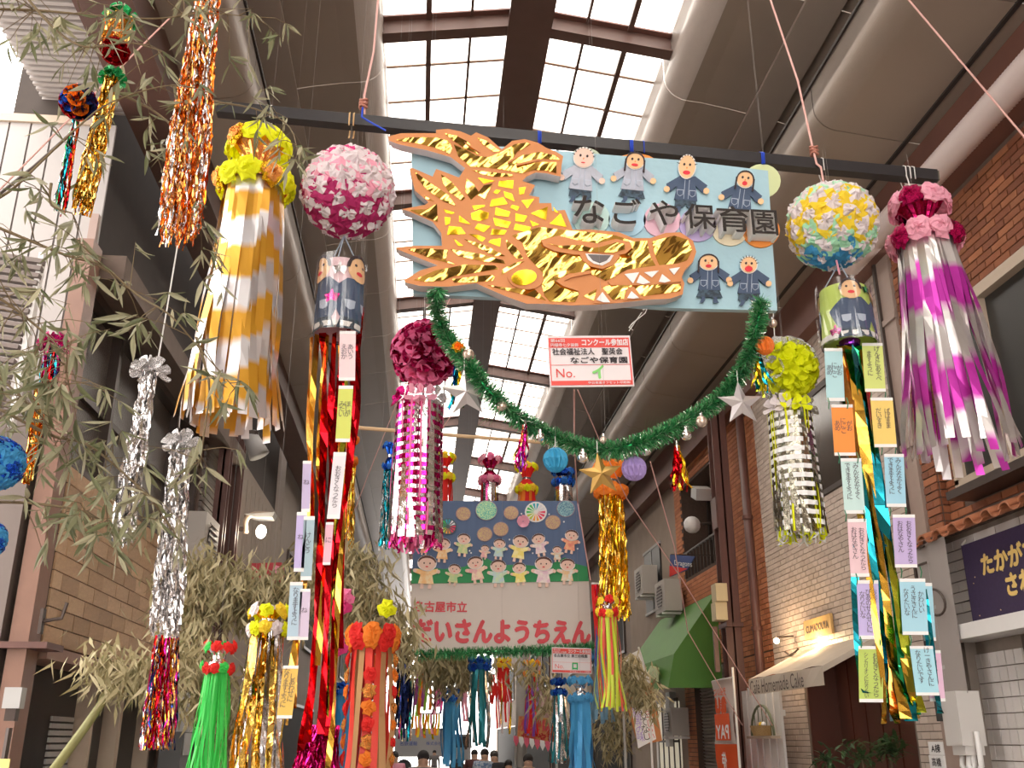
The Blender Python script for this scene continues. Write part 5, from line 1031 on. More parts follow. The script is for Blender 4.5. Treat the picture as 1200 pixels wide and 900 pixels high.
for x, y, r, m in ((543, 602, 8.2, M_glit), (570, 598, 12, M_glit2), (568, 626, 8.5, M_glit), (587, 620, 8.5, M_glit), (599, 601, 8.2, M_glit), (648, 612, 8.5, M_glit), (663, 596, 10, mat('glitter_blue', (.05, .14, .25), .4, .4, col2=(.3, .5, .5), vscale=100))): dk = kplate(ell(x, y, r, r * .92, 20), .012, .012, m, 'firework_disc'); kplate(ell(x, y, r + .8, r * .92 + .8, 20), .008, .006, mat('disc_rim', (.35, .25, .3), .6), 'disc_rim', dk)
for x, y, r in ((525, 617, 10.5), (628, 600, 13)):
    dk = kplate(ell(x, y, r, r * .92, 20), .012, .012, mat('disc_dark', (.08, .12, .14), .6) if r < 12 else P_wh2, 'firework_disc')
    for q in range(14):
        a = 2 * PI * q / 14; cs_ = [(.75, .05, .12), (.85, .35, .05), (.5, .6, .05), (.05, .5, .12), (.04, .4, .5), (.7, .7, .75)][q * 6 // 14]; kplate([(x + 2 * math.cos(a), y + 2 * math.sin(a)), (x + r * .85 * math.cos(a - .14), y + r * .8 * math.sin(a - .14)), (x + r * .85 * math.cos(a + .14), y + r * .8 * math.sin(a + .14))], .016, .003, mat('ray_%d' % (q * 6 // 14), cs_, .6), 'firework_ray', dk)
for q in range(14): kplate(ell(R2.uniform(500, 680), R2.uniform(595, 650), 1, 1, 6), .006, .004, P_wh2, 'star_dot')
fl_ = inst(blossom_mesh(5, P_lpink, 8, .2), 'pink_flower', kb, V(613, 611, KY - .03), rot_to((0, -1, 0), 0), .06)
k_ = mpp(588, 720, KY)
text('名古屋市立', 62 * k_, 12 * k_, X1, Z1, V(516, 711, KY - .006), M_redl, kb, 'lettering', 0, .03)
text('だいさんようちえん', 205 * k_, 25 * k_, X1, Z1 + X1 * .01, V(589, 740, KY - .006), M_redl, kb, 'lettering', 0, .05)
kg = root('tinsel_garland', 'green tinsel garland along the lower edge of the kindergarten board', 'garland', V(588, 764, KY - .05)); kp = smooth([V(482, 767, KY - .03), V(540, 765, KY - .03), V(600, 763, KY - .03), V(650, 761, KY - .03), V(696, 758, KY - .03)], 6)
put(needles(kp, 1500, .07, .004, random.Random(9), 2), 'tinsel_needles', [G1, G2], kg, kind='stuff'); put(MB().tube(kp, .01, 5), 'garland_wire', G1, kg)
contest_sign((670, 774), 47, 29, KY - .1, -.02, 'small white and red contest sign below the kindergarten board', '名古屋市立 第三幼稚園', None, 'ロ', (.03, .42, .12))
# strings and rods
def cord(label, pts, r=.004, m=None, name='string', cat='string'):
    o = root(name, label, cat, V(*pts[0])); put(MB().tube([V(*p) for p in pts], r, 6), name + '_line', m or M_string, o); return o
cord('long thin wooden rod hung level behind the garland', [(404, 500, 7), (540, 511, 7), (682, 522, 7)], .014, mat('rod_wood', (.55, .36, .2), .6), 'wooden_rod', 'rod')
cord('pink string from the contest sign straight down to the kindergarten board', [(673, 457, 5.5), (673, 520, 7), (677, 590, 9.9), (692, 680, 9.9)], .006)
cord('pink string slanting right below the contest sign', [(677, 457, 6), (702, 515, 7), (735, 585, 8)])
cord('pale string slanting left above the wooden rod', [(600, 225, 7), (530, 345, 7.5), (470, 460, 8), (430, 560, 8.5), (400, 640, 9)], .004)
cord('pale string crossing behind the red streamers', [(540, 470, 8), (480, 560, 8.5), (440, 640, 9)], .004)
cord('pink guy string running down to the cafe side', [(735, 585, 8), (800, 680, 9), (868, 790, 10), (905, 850, 10.5)], .005)
cord('pink guy string running down past the shutter', [(762, 541, 8.5), (790, 640, 9), (806, 740, 10), (870, 850, 11)], .005)
# ================================================================ MIDDLE DISTANCE STREAMER TOWERS
def pset(*ms): return [pom_mesh(200 + i, [m, m], .5, 13, 6) for i, m in enumerate(ms)]
def mid(name, label, top, low, bot, rr_, rb, n, w, mats, fl1, cone, Y, seed, fl2=None, fr=None, **k):
    return tower(name, label, top, low, bot, rr_, rb, n, w, mats, (fl1, fl2 or fl1), cone, fr or rr_ * .36, Y, seed=seed, **k)
PO = pset(P_orange, P_orange); PR_ = pset(P_red, P_red); PY_ = pset(P_yel, P_fyel); PB = pset(F_blue, P_dblue); PPk = pset(P_ppink, P_lpink); PSb = pset(P_skyb)
def tinsel_tower(name, label, top, low, bot, rr_, rb, mats, fl, cone, Y, seed, n=110, fl2=None, sw=2.2):
    o, c1, L = tower(name, label, top, low, bot, rr_, rb, 0, 1, mats, (fl, fl2 or fl), cone, rr_ * .42, Y, seed=seed); k = mpp(*low, Y)
    put(tinsel_mb([c1, c1 - Z1 * L], [rr_ * .8 * k, rb * k], n, sw * k, seed, None, len(mats), L / 16), 'tinsel_curtain', mats, o, kind='stuff'); return o
tinsel_tower('tinsel_tower', 'gold tinsel column with orange pompoms beside the red streamers', (412, 516), (409, 541), 703, 9, 12, [F_tinsel, F_goldy], PO, P_orange, 8, 11, 90)
tinsel_tower('tinsel_tower', 'gold tinsel column with orange flower rings right of the kindergarten board', (716, 549), (716, 577), 728, 17, 18, [F_tinsel, F_goldy], PO, P_orange, 9, 12, 150)
tinsel_tower('tinsel_tower', 'teal tinsel column with blue bows behind the magenta lantern', (458, 522), (457, 547), 645, 8, 9, [F_teal, F_silver], PB, F_blue, 8, 13, 60)
for i, (lb, x, y0, y1, fl, cone, ms) in enumerate((('small red tower with yellow flower rings just right of the magenta lantern', 520, 536, 560, PY_, P_red, [P_red]), ('small crimson tower with pink flower rings over silver strips', 574, 538, 563, PPk, F_dkpink, [F_silver, F_pink]), ('small red tower with yellow flower rings under the magenta tassel', 617, 547, 574, PY_, P_red, [P_red, P_orange]), ('small blue ringed tower with teal and silver strips', 660, 553, 566, PB, F_navy, [F_teal, F_silver]))):
    mid('streamer_tower', lb, (x, y0), (x, y1), 640, 12, 11, 16, 4, ms, fl, cone, 11.5, 30 + i, twist=.3)
mid('streamer_tower', 'lime and red ribbon tower with red and yellow flower rings by the gold column', (712, 704), (712, 719), 830, 13, 15, 26, 3.2, [mat('ribbon_lime', (.62, .76, .06), .5, trans=.2), mat('ribbon_coral', (.85, .12, .09), .5, trans=.2)], pset(P_red, P_yel), F_silver, 8, 41, twist=.2)
mid('streamer_tower', 'bright green ribbon tower with red flower rings at the lower left', (256, 758), (255, 783), 935, 17, 22, 46, 2.6, [P_green, mat('ribbon_green2', (.12, .72, .16), .5, trans=.2)], pset(P_red, P_red, P_green), F_silver, 6.5, 42, twist=.4)
mid('streamer_tower', 'gold and silver foil tower with fluffy yellow crown behind the wish cards', (316, 716), (314, 738), 930, 21, 27, 34, 6.5, [F_gold, F_silver, F_tinsel], pset(P_fyel, P_yel, P_white), F_goldy, 6.4, 43, twist=.9)
o, c1, L = tower('streamer_tower', 'tan and red ribbon tower with orange and red flowers at the lower centre left', (437, 742), (437, 752), 930, 27, 29, 15, 8.5, [P_beige, P_cloth, mat('ribbon_red2', (.75, .05, .03), .5), P_beige], (pset(P_orange, P_red), pset(P_red, P_orange)), F_copper, 10, 7, seed=44, twist=.25)
kk = mpp(437, 752, 7)
for j, a in enumerate((PI * 1.5, PI * 1.0, PI * 1.95, PI * .5)):
    for q in range(11): inst([pom_mesh(300, [P_orange, P_orange], .5, 9, 4), pom_mesh(301, [P_red, P_red], .5, 9, 4), pom_mesh(302, [F_copper, F_copper], .5, 9, 4)][(q + j) % 3] if q + j == 0 else pset_cache[(q + j) % 3], 'pompom', o, c1 + Vector((math.cos(a) * 27 * kk, math.sin(a) * 27 * kk, -.12 - q * .105)), rot_to((math.cos(a), math.sin(a), .1), q), 7.5 * kk) if (q + j) else globals().__setitem__('pset_cache', pset(P_orange, P_red, F_copper))
# near left tassels
def tassel(name, label, top, bot, r0, r1, mats, Y, seed, n=70, sw=2.4, bow=None, lean=0, bowr=9, cols=None, seg=.03, group=None):
    c = V(*top, Y); k = mpp(*top, Y); e = V(*bot, Y); o = root(name, label, 'tassel', c, group)
    put(tinsel_mb([c, c.lerp(e, .3) , c.lerp(e, .65), e], [r0 * k, (r0 * .6 + r1 * .4) * k, r1 * k, r1 * k], n, sw * k, seed, None, len(mats), seg), 'tinsel_strands', mats, o, kind='stuff')
    if bow:
        for i, (a, s) in enumerate(((PI * 1.3, 1), (PI * 1.8, 1), (PI * .8, 1), (PI * .2, 1), (PI * 1.55, .8))): inst(blossom_mesh(i + seed, bow, 5, .6), 'foil_bow', o, c + Vector((math.cos(a), math.sin(a), .3)) * bowr * .6 * k, rot_to((math.cos(a), math.sin(a), .5), i), float(bowr * s * k))
    return o
tassel('tinsel_tassel', 'gold tinsel tassel hanging from the upper left bamboo', (131, 92), (95, 250), 8, 11, [F_tinsel, F_gold], 3.4, 1, 110, 2.6, F_green, bowr=10)
tassel('tinsel_tassel', 'copper and silver tinsel tassel hanging from the top edge', (248, -40), (208, 286), 11, 23, [F_copper, F_silver, F_orange], 3.4, 2, 190, 2.4)
tassel('tinsel_tassel', 'long silver foil tassel with crumpled bow left of another', (176, 436), (140, 642), 8, 12, [F_silver], 3.4, 3, 70, 3.4, F_silver, bowr=14)
tassel('tinsel_tassel', 'silver foil tassel with bow above the multicoloured tinsel', (212, 522), (194, 748), 10, 18, [F_silver], 3.7, 4, 90, 3.6, F_silver, bowr=13)
tassel('tinsel_tassel', 'multicoloured red, silver and blue tinsel tassel below the silver one', (197, 745), (184, 880), 14, 19, [F_silver, F_red, F_navy, F_mag, F_goldy, F_copper], 4.4, 5, 120, 2.2)
tassel('tinsel_tassel', 'magenta tinsel tuft at the foot of the red streamers', (376, 850), (368, 925), 20, 27, [F_mag, F_dkpink], 5.2, 6, 200, 2.4)
tassel('tinsel_tassel', 'multicoloured tinsel tail below the blue and red foil ball', (88, 142), (69, 250), 4, 7, [F_red, F_silver, F_teal, F_orange, F_green], 3.3, 7, 60, 2.0)
tassel('tinsel_tassel', 'orange gold tinsel tassel by the beige post at the far left', (50, 458), (30, 568), 8, 5, [F_orange, F_gold], 3.4, 8, 110, 2.6)
tassel('tinsel_tassel', 'magenta and blue tinsel tuft above the orange gold tassel', (62, 405), (56, 462), 9, 10, [F_mag, F_teal, F_red], 3.3, 9, 60, 2.2, F_mag, bowr=11)
tassel('tinsel_tassel', 'gold tinsel hoop tuft with dark green bow at the top left', (140, 22), (132, 52), 16, 15, [F_tinsel, F_copper], 3.35, 10, 110, 2.8, F_green, bowr=12)
for lb, x, y, r, ms in (('small red foil ball under the gold tinsel hoop', 135, 60, 17, (F_red, F_red)), ('blue and red foil ball at the upper left', 92, 120, 22, (F_blue, F_red, F_navy, F_orange))):
    c = V(x, y, 3.3); k = mpp(x, y, 3.3); o = root('foil_ball', lb, 'foil ball', c); sets = [blossom_mesh(i + 60, m, 8, .5) for i, m in enumerate(ms)]
    put(MB().ball(c, r * k * .6, 12), 'ball_core', ms[0], o, True)
    for i, d in enumerate(fib(36)): inst(sets[i % len(sets)], 'foil_petal', o, c + d * r * k * .62, rot_to(d, i), float(r * k * .42))
TB_ = [pom_mesh(400 + i, [P_blue, paper('tissue_blue2', (.02, .22, .62))], .5) for i in range(2)] + [pom_mesh(405, [F_blue, F_blue], .5)]
for y, lb in ((543, 'bright blue tissue ball cut by the left edge'), (632, 'blue tissue ball fragment lower at the left edge')):
    c = V(-4 if y < 600 else -16, y, 3.2); k = mpp(5, y, 3.2); r = (33 if y < 600 else 24) * k; o = root('tissue_flower_ball', lb, 'flower ball', c); put(MB().ball(c, r * .7, 12), 'ball_core', P_blue, o, True)
    for i, d in enumerate(fib(40)): inst(TB_[i % 3], 'flower', o, c + d * r * .75, rot_to(d, i), float(r * .42))
cord('white thread holding the copper and silver tassel to the silver bow', [(208, 288, 3.4), (196, 360, 3.4), (184, 428, 3.4)], .003, M_wire); cord('thread of small silver foil links at the upper left', [(222, 40, 3.5), (206, 130, 3.5), (203, 195, 3.5)], .003, F_silver)
cord('pink cord crossing the white siding wall', [(-10, 232, 4), (160, 60, 4.2), (200, 20, 4.3)], .004)
# ================================================================ FAR STREAMERS
P_stb = mat('ribbon_teal', (.02, .22, .26), .35, .5); P_bl2 = mat('ribbon_blue', (.06, .32, .62), .45, .2)
far = [('streamer_tower', 'sky blue tower with navy crown low in the centre', 530, 810, 818, 897, 11, 13, 14, 5, [P_bl2], PB, P_bl2, 14, 2),
 ('streamer_tower', 'teal and silver tower with blue crown below the garland middle', 562, 773, 782, 875, 12, 13, 16, 4, [P_stb, F_silver], PB, P_stb, 11, 3),
 ('streamer_tower', 'short red tinsel tower near the street end', 590, 774, 780, 822, 8, 8, 12, 3, [P_red], pset(P_yel), P_red, 16, 4),
 ('streamer_tower', 'red, purple and yellow ribbon tower with yellow crown near the centre', 623, 777, 790, 862, 9, 7, 12, 3, [P_red, P_purple, mat('ribbon_violet', (.2, .05, .4), .5), P_red], pset(P_yel, P_orange), P_yel, 15, 5),
 ('streamer_tower', 'silver and teal tinsel tower left of the blue ribbon tower', 655, 798, 812, 892, 9, 11, 18, 3, [F_silver, P_stb], PB, F_blue, 10.5, 6),
 ('streamer_tower', 'sky blue ribbon tower with white and blue rings below the small sign', 680, 798, 818, 915, 13, 14, 14, 6, [P_bl2], pset(P_skyb), F_silver, 9.5, 7),
 ('streamer_tower', 'blue ribbon tower behind the red streamers', 401, 803, 812, 915, 10, 12, 14, 5, [P_bl2, mat('ribbon_deepblue', (.03, .22, .5), .4)], PB, F_navy, 9, 8),
 ('streamer_tower', 'dark navy tinsel tower left of the street centre', 474, 752, 760, 852, 8, 9, 18, 3, [F_navy, F_navy], PB, F_navy, 12, 9),
 ('streamer_tower', 'small slate blue tower right of the small sign', 703, 764, 770, 846, 9, 11, 12, 4, [mat('ribbon_slate', (.12, .24, .34), .5)], PSb, P_bl2, 10, 10)]
for nm, lb, x, y0, y1, yb_, r0, r1, n, w_, ms, fl, cone, Y, sd in far: mid(nm, lb, (x, y0), (x, y1), yb_, r0, r1, n, w_, ms, fl, cone, Y, 60 + sd, twist=.4)
def ribbons(label, x0, x1, y0, y1, mats, Y, n, w, seed, name='ribbon_bunch'):
    c = V((x0 + x1) / 2, y0, Y); k = mpp(x0, y0, Y); o = root(name, label, 'streamer', c); rr = random.Random(seed)
    put(MB().tube([V(x0 - 1, y0, Y), V(x1 + 1, y0, Y)], .01, 6), 'hanger_rod', M_wire, o)
    for i in range(n):
        x = x0 + (x1 - x0) * (i + .5) / n; p = V(x, y0, Y); L = p.z - V(x, y1, Y).z; put(strip_mb(p, L * rr.uniform(.75, 1), w * k, X1, seed * 31 + i, .04, 8, Vector((0, 0, 0)), .6), 'ribbon', mats[i % len(mats)], o)
ribbons('purple, lime and orange ribbons left of the sky blue centre tower', 487, 506, 772, 842, [mat('ribbon_plum', (.35, .06, .30), .5), mat('ribbon_lime3', (.35, .72, .05), .5), P_orange], 13, 6, 4, 1)
ribbons('pink glitter ribbons low between the lime ribbons and the blue tower', 508, 519, 798, 838, [F_pink, P_lpink], 14, 5, 3, 2)
ribbons('orange and yellow hanging ribbons low in the street', 486, 516, 836, 868, [P_orange, P_yel, P_lpink, F_lime], 16, 10, 3, 3); ribbons('red ribbons beside the teal tower', 572, 580, 790, 832, [P_red], 14, 3, 3, 4)
ribbons('multicoloured tinsel ribbons above the parked truck', 466, 488, 795, 870, [F_silver, F_goldy, F_pink, F_teal, F_navy], 15, 12, 2.5, 5); ribbons('pale pink ribbon by the sky blue centre tower', 541, 548, 805, 848, [P_lpink], 14, 2, 4, 6)
ribbons('blue and red ribbons hanging right of the kindergarten board', 694, 702, 684, 790, [P_red, F_red, mat('ribbon_dkblue', (.03, .06, .25), .5)], 9.2, 4, 4, 7); ribbons('dark blue tinsel ribbons by the left bamboo', 283, 292, 810, 872, [F_navy, F_purple], 7.5, 5, 3, 8)
ribbons('red, white and gold ribbons left of the shop sign', 580, 600, 800, 862, [P_red, P_lpink, F_goldy, P_white], 18, 7, 2.4, 9)
ribbons('coloured short ribbons behind the magenta tinsel tuft', 540, 556, 780, 800, [F_goldy, P_red, P_lime], 17, 6, 2, 10)
for i, (x, y, m, lb) in enumerate(((401, 710, P_hot, 'hot pink pompom in the middle bamboo'), (396, 758, P_hot, 'hot pink pompom behind the red streamers'), (453, 713, P_fyel, 'yellow pompom in the middle bamboo'), (404, 700, P_ppink, 'small pink pompom in the middle bamboo'))):
    o = root('pompom', lb, 'pompom', V(x, y, 6.8)); inst(pset(m)[0], 'pompom_tuft', o, V(x, y, 6.8), rot_to((0, -1, 0), 0), .055)
# ================================================================ PEOPLE
def person(label, px, py, Y, shirt, hair, seed, h=1.66, lean=0):
    g_ = V(px, py, Y); x, s = g_.x, h / 1.7
    o = root('person', label, 'person', (x, Y, 0)); bm = bmesh.new(); me = bpy.data.meshes.new('body')
    J = {'pel': (0, 0, .92), 'wai': (0, 0, 1.08), 'che': (0, 0, 1.32), 'nk': (0, 0, 1.44), 'hd0': (0, 0, 1.50), 'hd1': (0, -.01, 1.59), 'sl': (-.19, 0, 1.37), 'el': (-.25, .03, 1.12), 'wl': (-.24, -.08, .90), 'fl': (-.24, -.12, .80), 'sr': (.19, 0, 1.37), 'er': (.25, .03, 1.12), 'wr': (.24, -.08, .90), 'fr': (.24, -.12, .80), 'hl': (-.10, 0, .88), 'kl': (-.11, -.05, .48), 'al': (-.11, .03, .08), 'tl': (-.11, -.14, .04), 'hr': (.10, 0, .88), 'kr': (.11, -.02, .48), 'ar': (.11, .06, .08), 'tr': (.11, -.11, .04)}
    RD = {'pel': .15, 'wai': .13, 'che': .19, 'nk': .075, 'hd0': .085, 'hd1': .11, 'sl': .10, 'el': .048, 'wl': .033, 'fl': .035, 'sr': .10, 'er': .048, 'wr': .033, 'fr': .035, 'hl': .09, 'kl': .062, 'al': .042, 'tl': .035, 'hr': .09, 'kr': .062, 'ar': .042, 'tr': .035}
    E_ = [('pel', 'wai'), ('wai', 'che'), ('che', 'nk'), ('nk', 'hd0'), ('hd0', 'hd1'), ('che', 'sl'), ('sl', 'el'), ('el', 'wl'), ('wl', 'fl'), ('che', 'sr'), ('sr', 'er'), ('er', 'wr'), ('wr', 'fr'), ('pel', 'hl'), ('hl', 'kl'), ('kl', 'al'), ('al', 'tl'), ('pel', 'hr'), ('hr', 'kr'), ('kr', 'ar'), ('ar', 'tr')]
    ks = list(J); me.from_pydata([Vector(J[k]) * s for k in ks], [(ks.index(a), ks.index(b)) for a, b in E_], []); t = bpy.data.objects.new('t', me); COL.objects.link(t)
    md = t.modifiers.new('s', 'SKIN'); sv = me.skin_vertices[0].data
    for i, k in enumerate(ks): sv[i].radius = (RD[k] * s, RD[k] * s * (.72 if k in ('pel', 'wai', 'che') else 1)); 
    sv[0].use_root = True; t.modifiers.new('u', 'SUBSURF').levels = 1
    m2 = bpy.data.meshes.new_from_object(t.evaluated_get(bpy.context.evaluated_depsgraph_get())); bpy.data.objects.remove(t); bm.free()
    for m in (mat('skin', (.55, .34, .24), .6), shirt, mat('trousers_dark', (.05, .05, .07), .8)): m2.materials.append(m)
    for p in m2.polygons:
        z = p.center.z / s; p.material_index = 0 if z > 1.44 or (abs(p.center.x) > .2 * s and z < .95) else 1 if z > .93 else 2; p.use_smooth = True
    b = bpy.data.objects.new('body', m2); COL.objects.link(b); b.parent = o; ORG[b] = ORG[o]
    hr = MB(); hr.ball((x, Y + .02, 1.60 * s), .105 * s, 14, 0, (.95, 1, 1.0)); hh = put(hr, 'hair', hair, o, True)
    for v in hh.data.vertices:
        if v.co.y < -.03 and v.co.z < 1.62 * s: v.co.y = -.03
    for sx in (-1, 1): put(MB().ball((x + sx * .04, Y - .095, 1.585 * s), .012, 6), 'eye', BRN, o)
    put(MB().ball((x, Y - .105, 1.56 * s), .014, 6), 'nose', mat('skin', 0), o)
M_hair = mat('hair_black', (.02, .016, .016), .7); M_hairg = mat('hair_grey', (.10, .09, .085), .8)
for lb, x, top, Y, m, hr_ in (('person in a grey jacket walking, lower centre left', 496, 879, 15, mat('cloth_grey', (.22, .2, .2), .8), M_hair), ('person in a black and red top by the teal tower', 556, 878, 24, mat('cloth_blackred', (.10, .03, .03), .8), M_hair), ('person in a striped blue white shirt', 568, 877, 20, mat('cloth_stripe', (.5, .55, .62), .8, col2=(.12, .2, .36), vscale=30), M_hair),
  ('person in black just right of the striped shirt', 579, 879, 20, mat('cloth_black', (.03, .03, .035), .8), M_hairg), ('person leaning low between two others in black', 596, 890, 19, mat('cloth_black', 0), M_hair), ('person in dark top below the food stall canopy', 619, 883, 17, mat('cloth_black', 0), M_hair), ('small distant person beside the truck', 509, 879, 42, mat('cloth_grey', 0), M_hair), ('person in a pale pink kimono by the tan ribbons', 462, 880, 20, P_lpink, M_hair)):
    person(lb, x, 890, Y, m, hr_, 1, V(x, top, Y).z)
# ================================================================ STREET END
tk = root('delivery_truck', 'grey white delivery truck parked at the street end', 'truck', V(490, 905, 55)); a = V(462, 900, 55); b = V(522, 862, 55)
put(MB().bb((a.x, 54, .9), (b.x, 58, b.z + .35)), 'cargo_box', mat('truck_white', (.42, .42, .43), .5), tk); put(MB().bb((b.x + .05, 54.2, .7), (b.x + 1.3, 56.5, 2.0)), 'cab', mat('truck_white', 0), tk)
put(MB().bb((b.x + .3, 54.15, 1.35), (b.x + 1.2, 54.2, 1.9)), 'windscreen', M_glassdk, tk)
for x in (a.x + .5, b.x + .6): put(MB().tube([(x, 54.0, .4), (x, 54.4, .4)], .4, 14), 'wheel', M_black, tk)
text('名鉄運輸', .9, .22, X1, Z1, ((a.x + b.x) / 2 - .6, 53.98, 1.55), mat('truck_blue', (.03, .08, .4), .5), tk); text('株式会社', .8, .18, X1, Z1, ((a.x + b.x) / 2 + .7, 53.98, 1.55), mat('truck_blue', 0), tk)
sg = root('food_stall_sign', 'red and gold printed food stall canopy beside the blue towers', 'sign', V(628, 858, 24)); k = mpp(628, 858, 24)
put(MB().prism([V(606, 866, 24), V(650, 872, 24), V(650, 842, 24), (V(608, 839, 24))], Vector((0, .04, 0))), 'canopy_panel', mat('stall_gold', (.62, .36, .10), .6, col2=(.5, .06, .03), vscale=5), sg)
text('焼そば', 36 * k, 12 * k, X1, Z1, V(629, 850, 23.95), M_redl, sg, 'lettering', 0, .05); text('たこやき', 38 * k, 9 * k, X1, Z1, V(630, 864, 23.95), mat('sign_deepred', (.4, .01, .01), .6), sg, 'lettering', 0, .04)
for i in range(8): x = 602 + i * 6.2; put(MB().prism([V(x, 868 + i, 23.9), V(x + 3, 875 + i, 23.9), V(x + 6, 869 + i, 23.9), V(x + 5, 863 + i, 23.9), V(x, 862 + i, 23.9)], Vector((0, .02, 0))), 'scallop', P_wh2 if i % 2 else mat('scallop_pink', (.75, .12, .2), .6), sg)
for x in (604, 652): put(MB().tube([V(x, 862, 24), Vector((V(x, 862, 24).x, 24, 0))], .03, 6), 'stall_leg', M_grey, sg)
o = root('utility_pole', 'grey round utility pole at the street end', 'pole', (V(611, 800, 30).x, 30, 0)); put(MB().tube([(V(611, 800, 30).x, 30, 0), (V(611, 800, 30).x, 30, 5.6)], .16, 12), 'pole_shaft', mat('pole_concrete', (.42, .39, .36), .8), o, True)
put(MB().tube([(V(611, 800, 30).x, 30, 3.2), (V(611, 800, 30).x, 30, 3.3)], .175, 12), 'pole_band', M_grey, o)
# ================================================================ RIGHT SIDE SHOP DETAILS
def lamp_light(name, p, e, col, r=.03, kind='POINT'):
    l = bpy.data.lights.new(name, kind); l.energy = e; l.color = col; l.shadow_soft_size = r; o = bpy.data.objects.new(name, l); COL.objects.link(o); o.location = p; return o
M_aw = mat('awning_canvas', (.56, .48, .39), .8, var=.06, vscale=5, trans=.15)
aw = root('cafe_awning', 'cream canvas cafe awning with hand lettered valence over the dark doorway', 'awning', VX(965, 800, 3.9))
XA = 3.9; n1 = VX(964, 780, XA); f1 = VX(877, 795, XA); ya, yf = n1.y, f1.y; zf = n1.z; bz = VX(1003, 748, 4.58).z; dv = n1.z - VX(966, 803, XA).z
f_ = lambda x, y, z: Vector((x, y, z))
b = MB(); seg = 8
for i in range(seg):
    y0 = ya + (yf - ya) * i / seg; y1 = ya + (yf - ya) * (i + 1) / seg; b.add([f_(XA, y0, zf + .01 * (i % 2)), f_(XA, y1, zf + .01 * ((i + 1) % 2)), f_(4.58, y1, bz), f_(4.58, y0, bz)], [(0, 1, 2, 3)])
put(b, 'canvas_top', M_aw, aw)
b = MB(); b.add([f_(XA, ya, zf), f_(4.58, ya, bz), f_(4.58, ya, bz - .06), f_(XA, ya, zf - .06)], [(0, 1, 2, 3)]); put(b, 'canvas_side', M_aw, aw)
b = MB()
for i in range(seg): y0 = ya + (yf - ya) * i / seg; y1 = ya + (yf - ya) * (i + 1) / seg; b.add([f_(XA, y0, zf), f_(XA, y1, zf), f_(XA - .03 * ((i + 1) % 2), y1, zf - dv), f_(XA - .03 * (i % 2), y0, zf - dv)], [(0, 1, 2, 3)])
put(b, 'valence', M_aw, aw)
text('Café Homemade Cake', (yf - ya) * .74, .15, -Y1, Z1, f_(XA - .035, (ya + yf) / 2 + .15, zf - dv * .55), mat('ink_brown', (.10, .07, .06), .8), aw, 'lettering')
put(MB().tube([f_(XA + .05, ya + .05, zf), f_(4.58, ya + .1, 2.55)], .015, 6), 'support_arm', M_white, aw)
o = root('spot_lamp', 'small grey spotlight under the cream awning', 'lamp', f_(4.4, ya + .1, 2.5)); put(MB().tube([f_(4.4, ya + .1, 2.55), f_(4.3, ya + .06, 2.42)], [.02, .05], 10), 'lamp_head', M_grey, o)
# wood sign
c = VX(959, 735, 4.56); ws_ = root('wooden_sign', 'small lit wooden name board above the cream awning', 'sign', c); wd_ = abs(VX(944, 740, 4.56).y - VX(975, 727, 4.56).y)
put(MB().box(c, (.03, wd_, .22)), 'board', mat('sign_wood', (.55, .34, .12), .6, var=.15, aniso=(1, 6, 1)), ws_)
text('CUMADOUYA', wd_ * .82, .08, -Y1, Z1, c - X1 * .018, mat('ink_brown', 0), ws_, 'lettering', 0, .03)
lamp_light('sign_glow', c + Vector((-.12, 0, -.20)), 14, (1, .72, .38), .04)
o = root('wall_bulb', 'glowing bulb on a small bracket by the orange brick pier', 'lamp', VX(910, 751, 4.35)); p = VX(910, 751, 4.35); put(MB().ball(p, .035, 12), 'bulb', mat('bulb_warm', (1, .72, .42), .3, emit=25), o, True); put(MB().tube([p + Z1 * .04, p + Vector((.22, 0, .06))], .01, 6), 'bracket', M_bronze, o)
lamp_light('bulb_glow', p - X1 * .08, 14, (1, .7, .4), .04)
o = root('wall_hook', 'small wrought iron hook beside the bulb', 'hook', VX(928, 765, 4.5)); put(MB().tube([VX(920, 764, 4.57), VX(926, 767, 4.4), VX(932, 764, 4.38), VX(936, 760, 4.4)], .012, 6), 'hook_iron', M_bronze, o)
# picket gate with arched shelf
gt = root('picket_gate', 'white vertical board gate beside the cafe door', 'gate', (4.35, 12.8, 0)); ga = VX(918, 860, 4.35).y; gb = VX(872, 860, 4.35).y; nB = 6
for i in range(nB):
    y0 = ga + (gb - ga) * i / nB; put(MB().bb((4.34, y0, .1), (4.37, y0 + (gb - ga) / nB - .05, 2.28 - .03 * (i % 2))), 'board', M_white, gt)
for z in (.6, 1.9): put(MB().bb((4.37, ga, z), (4.40, gb, z + .07)), 'rail', M_white, gt)
c = VX(894, 862, 4.28); sf = root('arched_shelf', 'arched green wire shelf holding a basket on the white gate', 'shelf', c)
put(MB().tube([c + Vector((0, math.cos(PI * i / 12) * .42, math.sin(PI * i / 12) * .36)) for i in range(13)], .016, 6), 'arch', mat('shelf_green', (.12, .14, .08), .6), sf); put(MB().box(c - Z1 * .02, (.12, .92, .03)), 'shelf_board', M_beige, sf)
for i in range(5): put(MB().tube([c + Vector((.01, -.3 + i * .15, 0)), c + Vector((.01, -.3 + i * .15, .36 * math.sqrt(max(.05, 1 - ((-.3 + i * .15) / .42) ** 2))))], .006, 5), 'wire_bar', MATS['shelf_green'], sf)
o = root('basket', 'small woven basket of ornaments on the arched shelf', 'basket', c); put(MB().lathe(c + Vector((-.01, -.05, -.005)), [(.001, 0), (.12, 0), (.16, .12), (.15, .12), (.11, .02)], 14), 'basket_weave', mat('wicker', (.38, .24, .10), .8, bump=.8, bscale=80), o)
for i in range(3): put(MB().ball(c + Vector((-.02, -.12 + i * .08, .13)), .035, 8), 'ornament', [P_wh2, P_yel, M_beige][i], o)
